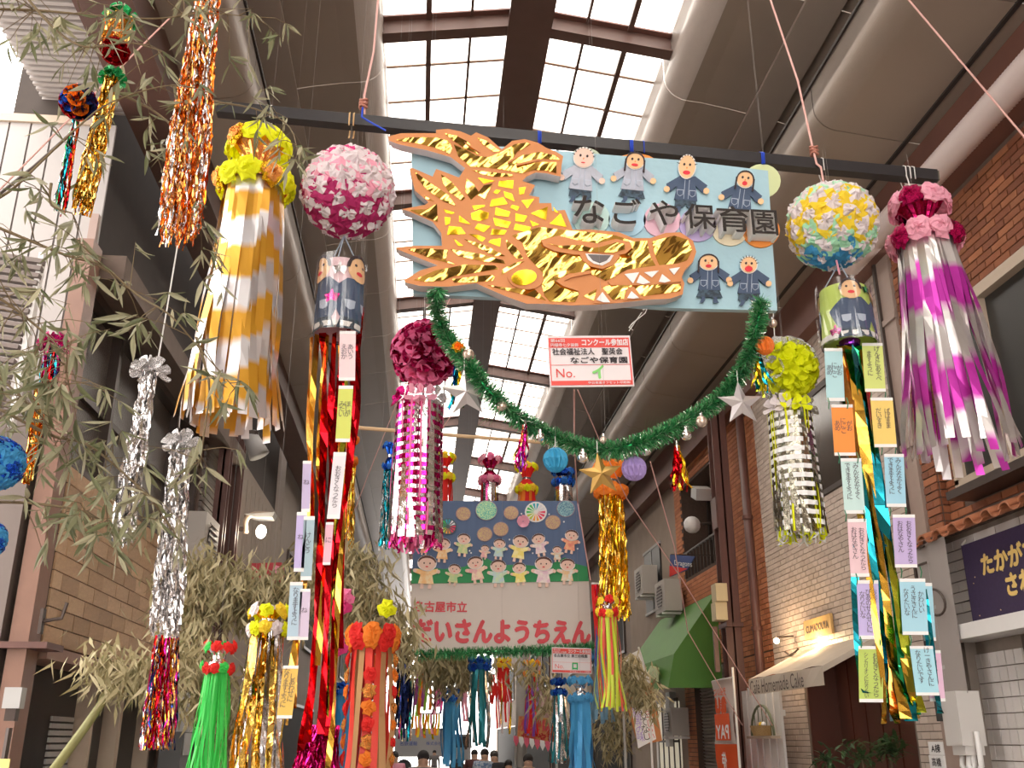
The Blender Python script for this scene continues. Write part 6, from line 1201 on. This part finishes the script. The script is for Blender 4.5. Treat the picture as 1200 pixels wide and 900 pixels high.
# plants
M_lf = mat('plant_leaf', (.05, .10, .035), .5, var=.3, vscale=20, trans=.15)
def plant(label, px, py, Y, rad, n, seed, h=.5):
    c = V(px, py, Y); o = root('potted_plant', label, 'plant', (c.x, c.y, 0)); rr = random.Random(seed)
    put(MB().lathe((c.x, c.y, 0), [(.001, 0), (.13, 0), (.18, .42), (.16, .42), (.14, .05)], 16), 'pot', mat('pot_clay', (.2, .10, .07), .8), o); st_ = MB(); st_.tube([(c.x, c.y, .1), (c.x + .02, c.y, c.z * .6), c], .015, 6); put(st_, 'stem', mat('stem_brown', (.1, .07, .04), .8), o)
    me = None; b = MB(); b.add([(0, 0, 0), (-.022, .05, .01), (.022, .05, .01), (-.018, .12, 0), (.018, .12, 0), (0, .18, -.03)], [(0, 2, 1), (1, 2, 4, 3), (3, 4, 5)]); me = b.mesh('leaf'); me.materials.append(M_lf)
    for i in range(n):
        d = Vector((rr.gauss(0, 1), rr.gauss(0, 1), rr.gauss(.2, .8))).normalized(); inst(me, 'leaf', o, c + d * rad * rr.random(), Euler((rr.uniform(-.6, 1.0), rr.uniform(-.4, .4), rr.uniform(0, 6.3))).to_matrix(), float(rr.uniform(.5, 1)))
plant('spiky green plant in front of the cafe doorway', 968, 893, 9.2, .16, 50, 1); plant('broad leafy plant left of the cafe door post', 1010, 890, 9.6, .22, 80, 2); plant('dark round potted shrub beside the cafe door post', 1042, 880, 9.6, .18, 110, 3)
# pay flag
fg = root('flag_banner', 'white and orange vertical payment flag on a white pole by the shutter', 'banner flag', VX(845, 900, 4.0)); FX = 4.0
q = [VX(835, 800, FX), VX(858, 792, FX)]; ft = (q[0].z + q[1].z) / 2; y0, y1 = q[1].y, q[0].y
P4 = lambda u, z: Vector((FX + .03 * math.sin(z * 6 + u * 2), y0 + (y1 - y0) * u, z))
def fl_part(za, zb, m, nm, dx=0.0):
    b = MB(); vs = [P4(u / 4, za + (zb - za) * k / 5) - X1 * dx for k in range(6) for u in range(5)]; b.add(vs, [(k * 5 + u, k * 5 + u + 1, k * 5 + u + 6, k * 5 + u + 5) for k in range(5) for u in range(4)]); put(b, nm, m, fg, True)
M_or = mat('flag_orange', (.80, .10, .015), .7, trans=.2)
zmid = VX(850, 872, FX).z; fl_part(zmid, ft, mat('flag_white', (.62, .55, .52), .7, trans=.2), 'flag_cloth_white'); fl_part(.6, zmid, M_or, 'flag_cloth_orange')
zp = VX(850, 852, FX).z; b = MB(); b.box((FX - .04, (y0 + y1) / 2, zp), (.004, (y1 - y0) * .72, .33)); put(b, 'logo_block', M_or, fg)
text('PAY', (y1 - y0) * .6, .16, Y1, Z1, (FX - .045, (y0 + y1) / 2, zp - .06), P_wh2, fg, 'lettering', 0, .03); text('au', (y1 - y0) * .5, .17, Y1, Z1, (FX - .045, (y0 + y1) / 2, zp + .27), M_or, fg, 'lettering', 0, .06)
text('支払いに', (y1 - y0) * .6, .10, Y1, Z1, (FX - .045, (y0 + y1) / 2, ft - .16), M_or, fg, 'lettering', 0, .02); text('使える', (y1 - y0) * .6, .12, Y1, Z1, (FX - .045, (y0 + y1) / 2, ft - .32), M_or, fg, 'lettering', 0, .02)
text('使\nえ\nる', .2, .7, Y1, Z1, (FX - .045, (y0 + y1) / 2, zmid - .45), P_wh2, fg, 'lettering', 0, .02)
put(MB().tube([(FX, y0 - .04, .2), (FX, y0 - .04, ft + .12)], .016, 8), 'flag_pole', M_white, fg); put(MB().tube([(FX, y0 - .06, ft), (FX, y1, ft)], .01, 6), 'top_rod', M_white, fg); put(MB().lathe((FX, y0 - .04, 0), [(.001, .2), (.22, .2), (.25, 0), (.001, 0)], 16), 'flag_base', M_grey, fg)
# purple banner
XP = 4.57; pb = root('purple_banner', 'dark purple banner with gold lettering on the white tiled wall', 'banner', VX(1170, 670, XP)); yl = VX(1134, 690, XP).y; zt0 = VX(1134, 637, XP).z; zb0 = VX(1146, 737, XP).z
put(MB().bb((XP, yl - 2.6, zb0), (XP + .02, yl, zt0)), 'banner_cloth', mat('banner_purple', (.035, .02, .06), .6, var=.3, vscale=30), pb)
for i in range(26): put(MB().ball((XP - .002, yl - R2.uniform(.1, 2.4), zb0 + R2.uniform(.08, .5)), .006, 6), 'star_speck', mat('speck_gold', (.55, .38, .2), .6), pb) if i < 14 else None
M_gold_l = mat('lettering_gold', (.72, .50, .16), .6)
text('たかがマジック', 1.35, .17, -Y1, Z1, (XP - .004, yl - .95, zt0 - .21), M_gold_l, pb, 'lettering', 0, .05); text('されどマジック', 1.35, .17, -Y1, Z1, (XP - .004, yl - 1.25, zt0 - .42), M_gold_l, pb, 'lettering', 0, .05)
for yy in (yl - .03, yl - 2.5): put(MB().tube([(XP - .01, yy, zt0), (XP + .04, yy, zt0 + .05)], .008, 6), 'banner_clip', M_wire, pb)
# grey cloth banner
gb_ = root('grey_cloth_banner', 'hanging grey cloth banner with a looped logo between the walls', 'banner', VX(1095, 700, 4.42)); XG = 4.42; ya_, yb_ = VX(1107, 632, XG).y, VX(1073, 640, XG).y; zt1 = VX(1090, 634, XG).z; zb1 = VX(1100, 815, XG).z
b = MB(); nn_ = 10
vs = [Vector((XG + .03 * math.sin(u * 3), ya_ + (yb_ - ya_) * u / 4, zt1 + (zb1 - zt1) * k / nn_ + (.05 * (u == 4) if k == nn_ else 0))) for k in range(nn_ + 1) for u in range(5)]
b.add(vs, [(k * 5 + u, k * 5 + u + 1, k * 5 + u + 6, k * 5 + u + 5) for k in range(nn_) for u in range(4)]); put(b, 'cloth', mat('cloth_warmgrey', (.33, .29, .27), .85, trans=.1), gb_, True)
ym = (ya_ + yb_) / 2; zm = VX(1093, 708, XG).z; put(MB().tube([(XG - .045, ym - .02 + math.cos(t) * .17, zm + math.sin(t) * .11 + math.cos(t) * .03) for t in [2 * PI * i / 20 for i in range(21)]], .011, 6), 'logo_loop', M_bronze, gb_)
for dz in (.55, .70): put(MB().box((XG - .035, ym + .12, zm + dz - .2), (.01, .16, .02)), 'logo_bar', M_bronze, gb_)
put(MB().tube([(XG, ya_ - .05, zt1 + .01), (XG, yb_ + .1, zt1 + .01)], .014, 6), 'hanging_rod', M_bronze, gb_)
# electric box and conduits
c = VX(1128, 842, 4.42); eb = root('electric_box', 'white electric meter box with curved conduits on the shop wall', 'meter box', c)
put(MB().box(c, (.2, .26, .42)), 'box_body', mat('box_white', (.56, .53, .5), .4), eb); put(MB().box(c + Vector((-.08, .135, .08)), (.14, .01, .2)), 'meter_window', M_glassdk, eb); put(MB().box(c + Vector((0, -.02, -.24)), (.16, .2, .08)), 'box_base', MATS['box_white'], eb)
for d in (-.06, .04): put(MB().tube([c + Vector((-.02, d, -.25)), c + Vector((-.04, d, -.36)), c + Vector((-.03, d - .07, -.42)), c + Vector((0, d - .12, -.36)), c + Vector((0, d - .12, -.1))], .022, 8), 'conduit_loop', M_white, eb, True)
cp = root('conduit_pipe', 'pair of pale conduits running up the white tiled corner', 'pipe', (4.5, 8.3, 2)); 
for d in (0, .07): put(MB().tube([(4.45, 8.3 + d, 1.9), (4.45, 8.3 + d, 3.1), (4.5, 8.32 + d, 3.2)], .024, 8), 'pipe_run', M_white, cp, True)
for z in (2.2, 2.7): put(MB().box((4.45, 8.335, z), (.06, .17, .03)), 'pipe_clamp', M_grey, cp)
o = root('warning_sticker', 'yellow triangular warning sign below the electric box', 'sign', VX(1143, 890, 4.5)); c = VX(1143, 888, 4.66); put(MB().prism([c + Vector((0, .1, -.09)), c + Vector((0, -.1, -.09)), c + Vector((0, 0, .1))], Vector((-.012, 0, 0))), 'triangle', mat('warning_yellow', (.8, .55, .02), .5), o); put(MB().box(c + Vector((-.016, 0, -.02)), (.003, .03, .08)), 'warning_mark', M_ink, o)
for i, (x, y, s) in enumerate(((1098, 877, 'A棟'), (1099, 893, '高橋'))): c = VX(x, y, 4.55); o = root('name_plate', ['small white plate lettered A on the tiled pier', 'small white name plate lower on the tiled pier'][i], 'sign', c); put(MB().box(c, (.02, .26, .11)), 'plate', P_wh2, o); text(s, .16, .07, -Y1, Z1, c - X1 * .012, M_ink, o, 'lettering', 0, .01)
# air conditioners
def ac(label, px, py, X, w=.75, h=.55, side=-1):
    c = VX(px, py, X); o = root('air_conditioner', label, 'air conditioner', c); put(MB().box(c, (.3, w, h)), 'casing', mat('ac_white', (.46, .42, .38), .5), o); sx = c.x - .155 * (1 if side < 0 else -1)
    put(MB().tube([(sx, c.y, c.z), (sx - .01 * (1 if side < 0 else -1), c.y, c.z)], h * .38, 16), 'fan_disc', M_bronze, o)
    for i in range(8): put(MB().box((sx - .015 * (1 if side < 0 else -1), c.y, c.z - h * .36 + i * h * .1), (.01, w * .62, .012)), 'grille_bar', MATS['ac_white'], o)
    for d in (-.3, .3): put(MB().box(c + Vector((.0, d * w, -h / 2 - .03)), (.36, .04, .04)), 'bracket_arm', M_white, o)
ac('air conditioner on the grey plaster wall beside another', 757, 682, 4.42); ac('nearer air conditioner with bracket over the green awning', 783, 700, 4.36)
ac('small air conditioner low by the lattice shop window', 792, 846, 4.4, .6, .45)
ac('white air conditioner on the left wall behind the silver tassel', 230, 640, -2.4, .7, .6, 1)
# boxes on steel column
o = root('junction_boxes', 'two stacked cream junction boxes on the steel column', 'junction box', VX(843, 706, 4.1))
for y in (695, 717): c = VX(843, y, 4.08); put(MB().box(c, (.16, .22, .24)), 'box', mat('box_cream', (.52, .43, .26), .5), o)
o = root('flood_light', 'grey floodlight below the brick eave', 'lamp', VX(822, 578, 4.3)); c = VX(822, 578, 4.3); put(MB().box(c, (.25, .3, .18), Matrix.Rotation(.4, 3, 'X')), 'lamp_body', M_grey, o); put(MB().tube([c, c + Vector((.3, .1, .2))], .02, 6), 'lamp_arm', M_bronze, o)
o = root('globe_lamp', 'white globe lamp on a bracket in front of the balcony window', 'lamp', VX(811, 615, 4.3)); c = VX(811, 615, 4.3); put(MB().ball(c, .14, 14, 0, (1, .8, 1)), 'globe', M_white, o, True); put(MB().tube([c, c + Vector((.35, -.1, .02))], .02, 6), 'lamp_arm', M_bronze, o)
o = root('team_flag', 'small blue and red pennant hanging near the balcony', 'flag', VX(802, 662, 3.9)); p0 = VX(786, 650, 3.9); p1 = VX(815, 652, 3.9); p2 = VX(806, 668, 3.9); p3 = VX(786, 676, 3.9)
put(MB().prism([p0, p1, p2, p3], Vector((-.012, 0, 0))), 'flag_cloth', mat('flag_blue', (.02, .05, .2), .7), o); put(MB().prism([p3 + Vector((-.016, 0, 0)), p3.lerp(p0, .5) + Vector((-.016, 0, 0)), p2.lerp(p1, .1) + Vector((-.016, 0, 0))], Vector((-.005, 0, 0))), 'red_part', P_red, o); text('Dragons', (p0 - p1).length * .7, .10, p1 - p0, Z1, p0.lerp(p1, .55) - Z1 * .13 - X1 * .02, P_wh2, o, 'lettering'); put(MB().tube([p0, Vector((4.62, p0.y, p0.z))], .01, 5), 'flag_rod', M_bronze, o)
# green awning
ga_ = root('green_awning', 'green boxed shop awning with pale emblem on the right', 'awning', VX(757, 765, 4.2)); X0_ = 3.75
pA, pB = VX(783, 806, X0_), VX(733, 800, X0_); yn, yf2 = pA.y, pB.y + .6; zb_ = pA.z; zt2 = VX(783, 722, 4.6).z
vs2 = 0; vs = [f_(X0_, yn, zb_), f_(X0_, yf2, zb_), f_(4.6, yf2, zt2), f_(4.6, yn, zt2), f_(X0_ + .12, yn, zb_ + .5), f_(X0_ + .12, yf2, zb_ + .5), f_(4.6, yn, zb_), f_(4.6, yf2, zb_)]
M_gaw = mat('awning_green', (.07, .20, .025), .6, var=.12, vscale=3); b = MB(); b.add(vs[:6], [(0, 1, 5, 4), (4, 5, 2, 3)]); put(b, 'awning_front', M_gaw, ga_); b = MB(); b.add([vs[0], vs[4], vs[3], vs[6]], [(0, 1, 2, 3)]); put(b, 'awning_end', M_gaw, ga_)
b = MB(); b.prism([f_(X0_ - .0, yn + .6, zb_ + .12), f_(X0_ + .06, yn + 1.6, zb_ + .3), f_(X0_ + .08, yn + 1.4, zb_ + .42), f_(X0_ + .02, yn + .6, zb_ + .34)], Vector((-.02, 0, 0))); put(b, 'emblem', mat('emblem_pale', (.35, .42, .2), .6), ga_)
# white vertical banners and orange tarp
o = root('orange_tarp', 'slanting orange tarp behind the white vertical banner', 'tarp', V(752, 840, 14)); put(MB().prism([V(730, 810, 14.3), V(764, 800, 14.3), V(776, 868, 14.3), V(748, 874, 14.3)], Vector((0, .03, 0))), 'tarp_sheet', mat('tarp_orange', (.55, .22, .08), .7), o); put(MB().tube([V(730, 810, 14.3), Vector((V(730, 810, 14.3).x, 14.3, 0))], .02, 6), 'tarp_pole', M_grey, o)
o = root('white_banner', 'white vertical banner with purple and black writing by the orange tarp', 'banner flag', V(754, 840, 13.6)); P_ = [V(739, 820, 13.6), V(761, 822, 13.6), V(769, 866, 13.6), V(748, 877, 13.6)]; put(MB().prism(P_[::-1], Vector((0, .02, 0))), 'banner_cloth', P_wh2, o)
rx_ = (P_[1] - P_[0]).normalized(); up_ = (P_[0] - P_[3]).normalized(); k = mpp(754, 845, 13.6)
for u, s, m in ((.22, '円頓寺の味', P_purple), (.52, 'おもてなし', M_ink), (.8, 'いらっしゃい', M_redl)): text('\n'.join(s), None, 40 * k, rx_, up_, P_[0].lerp(P_[1], u).lerp(P_[3].lerp(P_[2], u), .5) - Y1 * .004, m, o, 'lettering', 0, 0, .8)
put(MB().tube([P_[1] + Z1 * .1, Vector((P_[1].x, 13.6, 0))], .015, 6), 'banner_pole', M_white, o)
o = root('white_banner', 'blank white triangular banner below the green awning', 'banner flag', V(742, 785, 15)); put(MB().prism([V(732, 770, 15), V(748, 762, 15), V(762, 800, 15), V(744, 812, 15)][::-1], Vector((0, .02, 0))), 'banner_cloth', M_white, o); put(MB().tube([V(748, 758, 15), V(768, 822, 15), Vector((V(768, 822, 15).x, 15, 0))], .015, 6), 'banner_pole', M_white, o)
o = root('utility_boxes', 'stack of grey electric meters on the wall under the green awning', 'meter box', VX(790, 810, 4.5))
for y in (818, 830, 850, 868): put(MB().box(VX(786, y, 4.6), (.12, .3, .2)), 'meter', M_grey, o)
# ================================================================ LEFT SIDE DETAILS
o = root('street_lamp', 'wall lamp with curved pipe arm and lit bulb on the left', 'lamp', V(300, 605, 13)); Yl = 13
put(MB().tube(smooth([V(288, 625, Yl), V(288, 612, Yl), V(292, 605, Yl), V(302, 602, Yl), V(318, 603, Yl)], 4), .035, 8), 'pipe_arm', M_beige, o, True); put(MB().prism([V(286, 602, Yl - .05), V(322, 600, Yl - .05), V(319, 606, Yl - .05), V(300, 606, Yl - .05)][::-1], Vector((0, .25, 0))), 'lamp_hood', M_grey, o)
put(MB().ball(V(306, 623, Yl), .075, 14, 0, (.9, .9, 1.2)), 'bulb', mat('bulb_white', (1, .93, .8), .3, emit=14), o, True); lamp_light('street_lamp_glow', V(306, 628, Yl - .1), 25, (1, .86, .65), .08); put(MB().tube([V(286, 620, Yl), Vector((-2.6, Yl, V(286, 620, Yl).z))], .03, 6), 'wall_arm', M_bronze, o)
o = root('spot_lamp', 'grey spotlight under the left eave', 'lamp', V(299, 520, 12)); put(MB().tube([V(292, 508, 12), V(304, 534, 12)], [.09, .13], 14), 'lamp_head', M_grey, o, True); put(MB().lathe(V(294, 510, 12), [(.10, -.01), (.10, .04)], 14), 'lamp_ring', M_bronze, o)
put(MB().tube([V(294, 512, 12), Vector((-2.56, 12, V(294, 500, 12).z))], .02, 6), 'lamp_arm', M_bronze, o)
o = root('red_box_sign', 'small red box sign in the middle bamboo', 'sign', V(312, 670, 11)); put(MB().prism([V(294, 660, 11), V(330, 659, 11), V(331, 681, 11), V(295, 680, 11)][::-1], Vector((0, .2, 0))), 'sign_box', mat('sign_redbox', (.42, .02, .03), .5), o); put(MB().prism([V(322, 662, 10.98), V(328, 664, 10.98), V(325, 678, 10.98), V(320, 670, 10.98)][::-1], Vector((0, .01, 0))), 'emblem', P_lpink, o); put(MB().tube([V(296, 670, 11.1), Vector((-2.6, 11.1, V(296, 670, 11).z))], .02, 6), 'wall_arm', M_bronze, o)
c = VX(17, 818, -2.42); o = root('wall_device', 'grey sensor box on the steel post at the far left', 'box', c); put(MB().box(c, (.10, .08, .12)), 'box_body', M_grey, o); put(MB().box(c - Z1 * .09, (.06, .06, .08)), 'box_base', M_bronze, o); put(MB().tube([c - Z1 * .17, c - Z1 * .7], .02, 6), 'cable', M_bronze, o); put(MB().box(c + Vector((.03, -.07, -.4)), (.06, .01, .12)), 'tag', mat('tag_yellow', (.7, .6, .2), .6), o)
c = VX(49, 728, -2.44); o = root('wall_bracket', 'small iron bracket on the ochre tiles near the post', 'bracket', c); put(MB().tube([c, c + Vector((.12, 0, .02)), c + Vector((.14, 0, .12))], .012, 6), 'iron_arm', M_bronze, o); put(MB().box(c, (.02, .05, .16)), 'plate', M_bronze, o)
for i, (x, y, lb) in enumerate(((211, 835, 'grey meter cabinet low behind the multicoloured tinsel'), (207, 872, 'dark grey lower cabinet behind the multicoloured tinsel'))): c = VX(x, y, -2.35); o = root('meter_cabinet', lb, 'cabinet', c); put(MB().box(c, (.2, .5, .36 if i == 0 else .5)), 'cabinet_body', M_grey if i == 0 else mat('cabinet_dark', (.10, .10, .10), .5), o); put(MB().box(c + Vector((.105, 0, 0)), (.01, .3, .2)), 'cabinet_door', MATS['grey_plastic'], o)
# ribbed louvre at far left
lv = root('louvre_panel', 'grey slatted louvre panel behind the far left bamboo', 'louvre', V(10, 380, 6)); 
for i in range(24):
    z = V(10, 300 + i * 8.5, 6).z; put(MB().box((V(8, 380, 6).x - .15, 6.0, z), (.62 - i * .009, .05, .03), Matrix.Rotation(.12, 3, 'Y')), 'slat', M_mauve, lv)
put(MB().bb((V(30, 380, 6).x, 6.0, V(30, 500, 6).z), (V(36, 380, 6).x, 6.06, V(30, 295, 6).z)), 'louvre_frame', M_white, lv)
# ================================================================ BAMBOO
M_leaf = [mat('bamboo_leaf_%d' % i, c, .6, trans=.3, obj_var=.25) for i, c in enumerate([(.21, .215, .115), (.30, .29, .18), (.15, .165, .08), (.38, .355, .23)])]
M_twig = mat('bamboo_twig', (.17, .12, .06), .7); M_cane = mat('bamboo_cane', (.23, .22, .08), .5, var=.2)
LEAF = []
for q in range(12):
    rr = random.Random(q); b = MB(); L = 1.0; pts = []; bend = rr.uniform(-.5, .6); cl = rr.uniform(.15, .5); tw = rr.uniform(-.8, .8); W = [.015, .062, .08, .068, .04, .003]; vs = []
    for i, w_ in enumerate(W):
        t = i / 5; x = bend * t * t * .5; z = -t * (1 - .12 * abs(bend)); a = tw * t; dx, dy = math.cos(a) * w_, math.sin(a) * w_; vs += [(x - dx, -dy + cl * w_, z), (x, 0, z), (x + dx, dy + cl * w_, z)]
    b.add(vs, [f for i in range(5) for f in ((3 * i, 3 * i + 1, 3 * i + 4, 3 * i + 3), (3 * i + 1, 3 * i + 2, 3 * i + 5, 3 * i + 4))]); me = b.mesh('leaf'); me.materials.append(M_leaf[q % 4]); LEAF.append(me)
def branch(label, path, Y, n, spread, seed, size=.105, droop=.55, wr=.006, back=.25):
    n = int(n * .8)
    rr = random.Random(seed); ps = smooth([V(x, y, Y + rr.uniform(-.05, .05)) for x, y in path], 5); o = root('bamboo_branch', label, 'branch', ps[0]); k = mpp(*path[0], Y)
    put(MB().tube(ps, [wr * (1 - .7 * i / len(ps)) for i in range(len(ps))], 6), 'stem', M_twig, o, True); tw = MB(); made = 0; tws = 0
    while made < n:
        i = rr.randrange(len(ps)); p = ps[i]; ax_ = (ps[min(i + 1, len(ps) - 1)] - ps[max(i - 1, 0)]).normalized(); e = p + Vector((rr.gauss(0, 1) * spread * k, rr.uniform(-back, back), rr.gauss(-.35, .8) * spread * k)) + ax_ * rr.uniform(-1, 1) * spread * k * .4
        mid_ = p.lerp(e, .5) + Z1 * spread * k * .18; tw.tube([p, mid_, e], [.0022, .0016, .001], 4)
        for _ in range(rr.randint(3, 5)):
            t = rr.uniform(.35, 1); b0 = mid_.lerp(e, t); d = (Vector((rr.gauss(0, .55), rr.gauss(0, .5), -droop + rr.gauss(0, .32))) + (e - p).normalized() * .35).normalized()
            inst(LEAF[rr.randrange(12)], 'leaf', o, b0, Vector((0, 0, -1)).rotation_difference(d).to_matrix() @ Matrix.Rotation(rr.uniform(0, 6.3), 3, 'Z'), float(size * rr.uniform(.6, 1.15))); made += 1
            if made >= n: break
    put(tw, 'twigs', M_twig, o, kind='stuff'); return o
BR = [('bamboo branch sweeping along the top left corner', [(-40, 10), (40, 12), (110, 18), (180, 22), (240, 16), (300, 20)], 3.2, 210, 34), ('bamboo branch with pale leaves around the gold tinsel hoop', [(10, -30), (60, 30), (100, 55), (150, 50), (190, 60)], 3.1, 110, 30),
 ('sparse dark twig crossing the bright sky gap', [(-30, 245), (10, 225), (50, 188), (90, 150), (130, 120), (200, 100), (250, 110)], 3.15, 60, 30), ('long drooping bamboo branch crossing the white siding', [(-30, 255), (30, 280), (80, 300), (120, 312), (160, 345), (200, 370), (235, 410), (275, 455)], 3.3, 190, 24),
 ('dense bamboo spray filling the middle left edge', [(-40, 330), (0, 350), (40, 380), (70, 410), (80, 450)], 3.1, 280, 38), ('second dense bamboo spray at the left edge above the blue ball', [(-40, 420), (-5, 440), (30, 470), (60, 500)], 3.2, 150, 30),
 ('bamboo branch in front of the dark windows', [(0, 480), (60, 510), (100, 520), (140, 550), (180, 590), (200, 620)], 3.35, 200, 26), ('lower bamboo branch across the ochre tiles', [(-20, 588), (40, 590), (100, 600), (130, 620)], 3.3, 120, 26),
 ('bamboo sprig hanging over the yellow flower rings', [(200, 100), (250, 118), (300, 128), (340, 150), (352, 200)], 4.0, 120, 22), ('small bamboo sprig at the foot of the gold and silver tower', [(230, 395), (245, 450), (240, 500), (235, 540)], 3.4, 60, 20),
 ('bamboo sprig between the copper tassel and the gold tower', [(190, 200), (215, 240), (240, 270), (262, 310)], 3.5, 60, 18), ('thin bamboo sprig dangling beside the blue and red foil ball', [(60, 215), (60, 240), (85, 250)], 3.2, 30, 16), ('bamboo twigs behind the copper tassel', [(140, 110), (180, 130), (210, 160), (190, 190)], 3.6, 60, 22)]
for i, (lb, pa, Y, n, sp) in enumerate(BR): branch(lb, pa, Y, n, sp, 500 + i, droop=.6)
o = root('bamboo_cane', 'thin dark cane slanting across the white siding', 'cane', V(0, 230, 3.3)); put(MB().tube([V(-10, 235, 3.3), V(40, 195, 3.3), V(85, 155, 3.3)], .006, 6), 'cane_stem', M_bronze, o)
def bush(label, path, Y, n, spread, seed, mats, size=.13, cane=None):
    rr = random.Random(seed); ps = smooth([V(x, y, Y) for x, y in path], 5); o = root('bamboo_branch', label, 'branch', ps[0]); k = mpp(*path[0], Y); put(MB().tube(ps, .01, 6), 'stem', M_cane, o, True); b = MB()
    for _ in range(n):
        p = ps[rr.randrange(len(ps))] + Vector((rr.gauss(0, spread * k), rr.gauss(0, spread * k), rr.gauss(-.1, .8) * spread * k)); d = Vector((rr.gauss(0, .5), rr.gauss(0, .5), -.8)).normalized(); L = size * rr.uniform(.6, 1.2); w = L * .085; s = d.cross(Vector((rr.gauss(0, 1), rr.gauss(0, 1), rr.gauss(0, 1)))).normalized() * w
        b.add([p, p + d * L * .4 - s, p + d * L * .4 + s, p + d * L + Vector((rr.gauss(0, .02), 0, 0))], [(0, 1, 2), (1, 3, 2)], rr.randrange(len(mats)))
    put(b, 'foliage', mats, o, kind='stuff')
M_straw = [mat('straw_leaf_%d' % i, c, .7, trans=.25) for i, c in enumerate([(.42, .36, .20), (.54, .47, .29), (.28, .24, .12)])]
for i, a in enumerate((('straw coloured bamboo bush behind the green ribbon tower', [(225, 668), (262, 690), (300, 690), (340, 705)], 7.6, 2600, 21, .15), ('straw coloured bamboo bush over the tan ribbon tower', [(380, 665), (412, 690), (440, 718), (462, 750)], 7.6, 2600, 18, .15), ('bamboo cane with dry leaves leaning over the dark shopfront', [(120, 770), (150, 790), (185, 775), (215, 750)], 6.0, 700, 18, .13), ('dry bamboo tufts right of the multicoloured tinsel', [(205, 700), (225, 740), (235, 790), (228, 820)], 7.3, 900, 16, .13), ('brown dry bamboo hanging under the kindergarten board', [(505, 770), (530, 778), (552, 776)], 12, 1500, 15, .2), ('dry bamboo spray in front of the white triangular banner', [(735, 775), (745, 800), (760, 820)], 12, 650, 10, .17), ('dry bamboo behind the blue ribbon tower at the right', [(712, 820), (722, 845), (716, 870)], 15, 450, 10, .2), ('dry bamboo strands left of the small contest sign', [(610, 775), (640, 800), (640, 830)], 14, 260, 10, .2), ('sprig of dry bamboo behind the gold column', [(370, 640), (405, 650), (440, 655)], 7.8, 500, 12, .13), ('pale dry bamboo below the red streamers', [(270, 800), (268, 840), (262, 870)], 8.5, 500, 13, .15)
    )): bush(a[0], a[1], a[2], a[3], a[4], 700 + i, M_straw, a[5])
o = root('bamboo_cane', 'long green bamboo cane leaning up from the lower left', 'cane', V(60, 905, 6)); put(MB().tube([V(50, 920, 5.9), V(100, 852, 5.95), V(130, 808, 6), V(180, 770, 6.1)], [.03, .026, .022, .012], 8), 'cane_stem', M_cane, o, True)
# ================================================================ THIN HANGER LINES UP TO THE ROOF
HANGCAT = ('streamer', 'tassel', 'lantern', 'foil ball', 'garland', 'pompom', 'rod', 'paper ball', 'flower ball')
bpy.context.view_layer.update()
for o in list(COL.objects):
    if o.parent is None and o.get('category') in HANGCAT and o.name.split('.')[0] not in ('foil_tassel', 'paper_child_cylinder') and (o.get('category') not in ('lantern',) or True):
        kids = [c for c in o.children if c.type == 'MESH']; 
        if not kids: continue
        c = ORG[o]; near = 4.8 < c.y < 5.15 and c.z > 3.5
        x = c.x; top = 5.0 if near else 6.85 if x < -1.7 else 8.45 if x < -.62 else 9.0 if x < 2.58 else 8.4 if x < 3.5 else 6.9
        if c.y < 4.8: continue
        if o.get('category') == 'paper ball': top = c.z + .2
        if top > c.z: put(MB().tube([c, (c.x, c.y, top)], .0007, 3), 'hanger_thread', mat('thread_clear', (.3, .27, .25), .5), o)
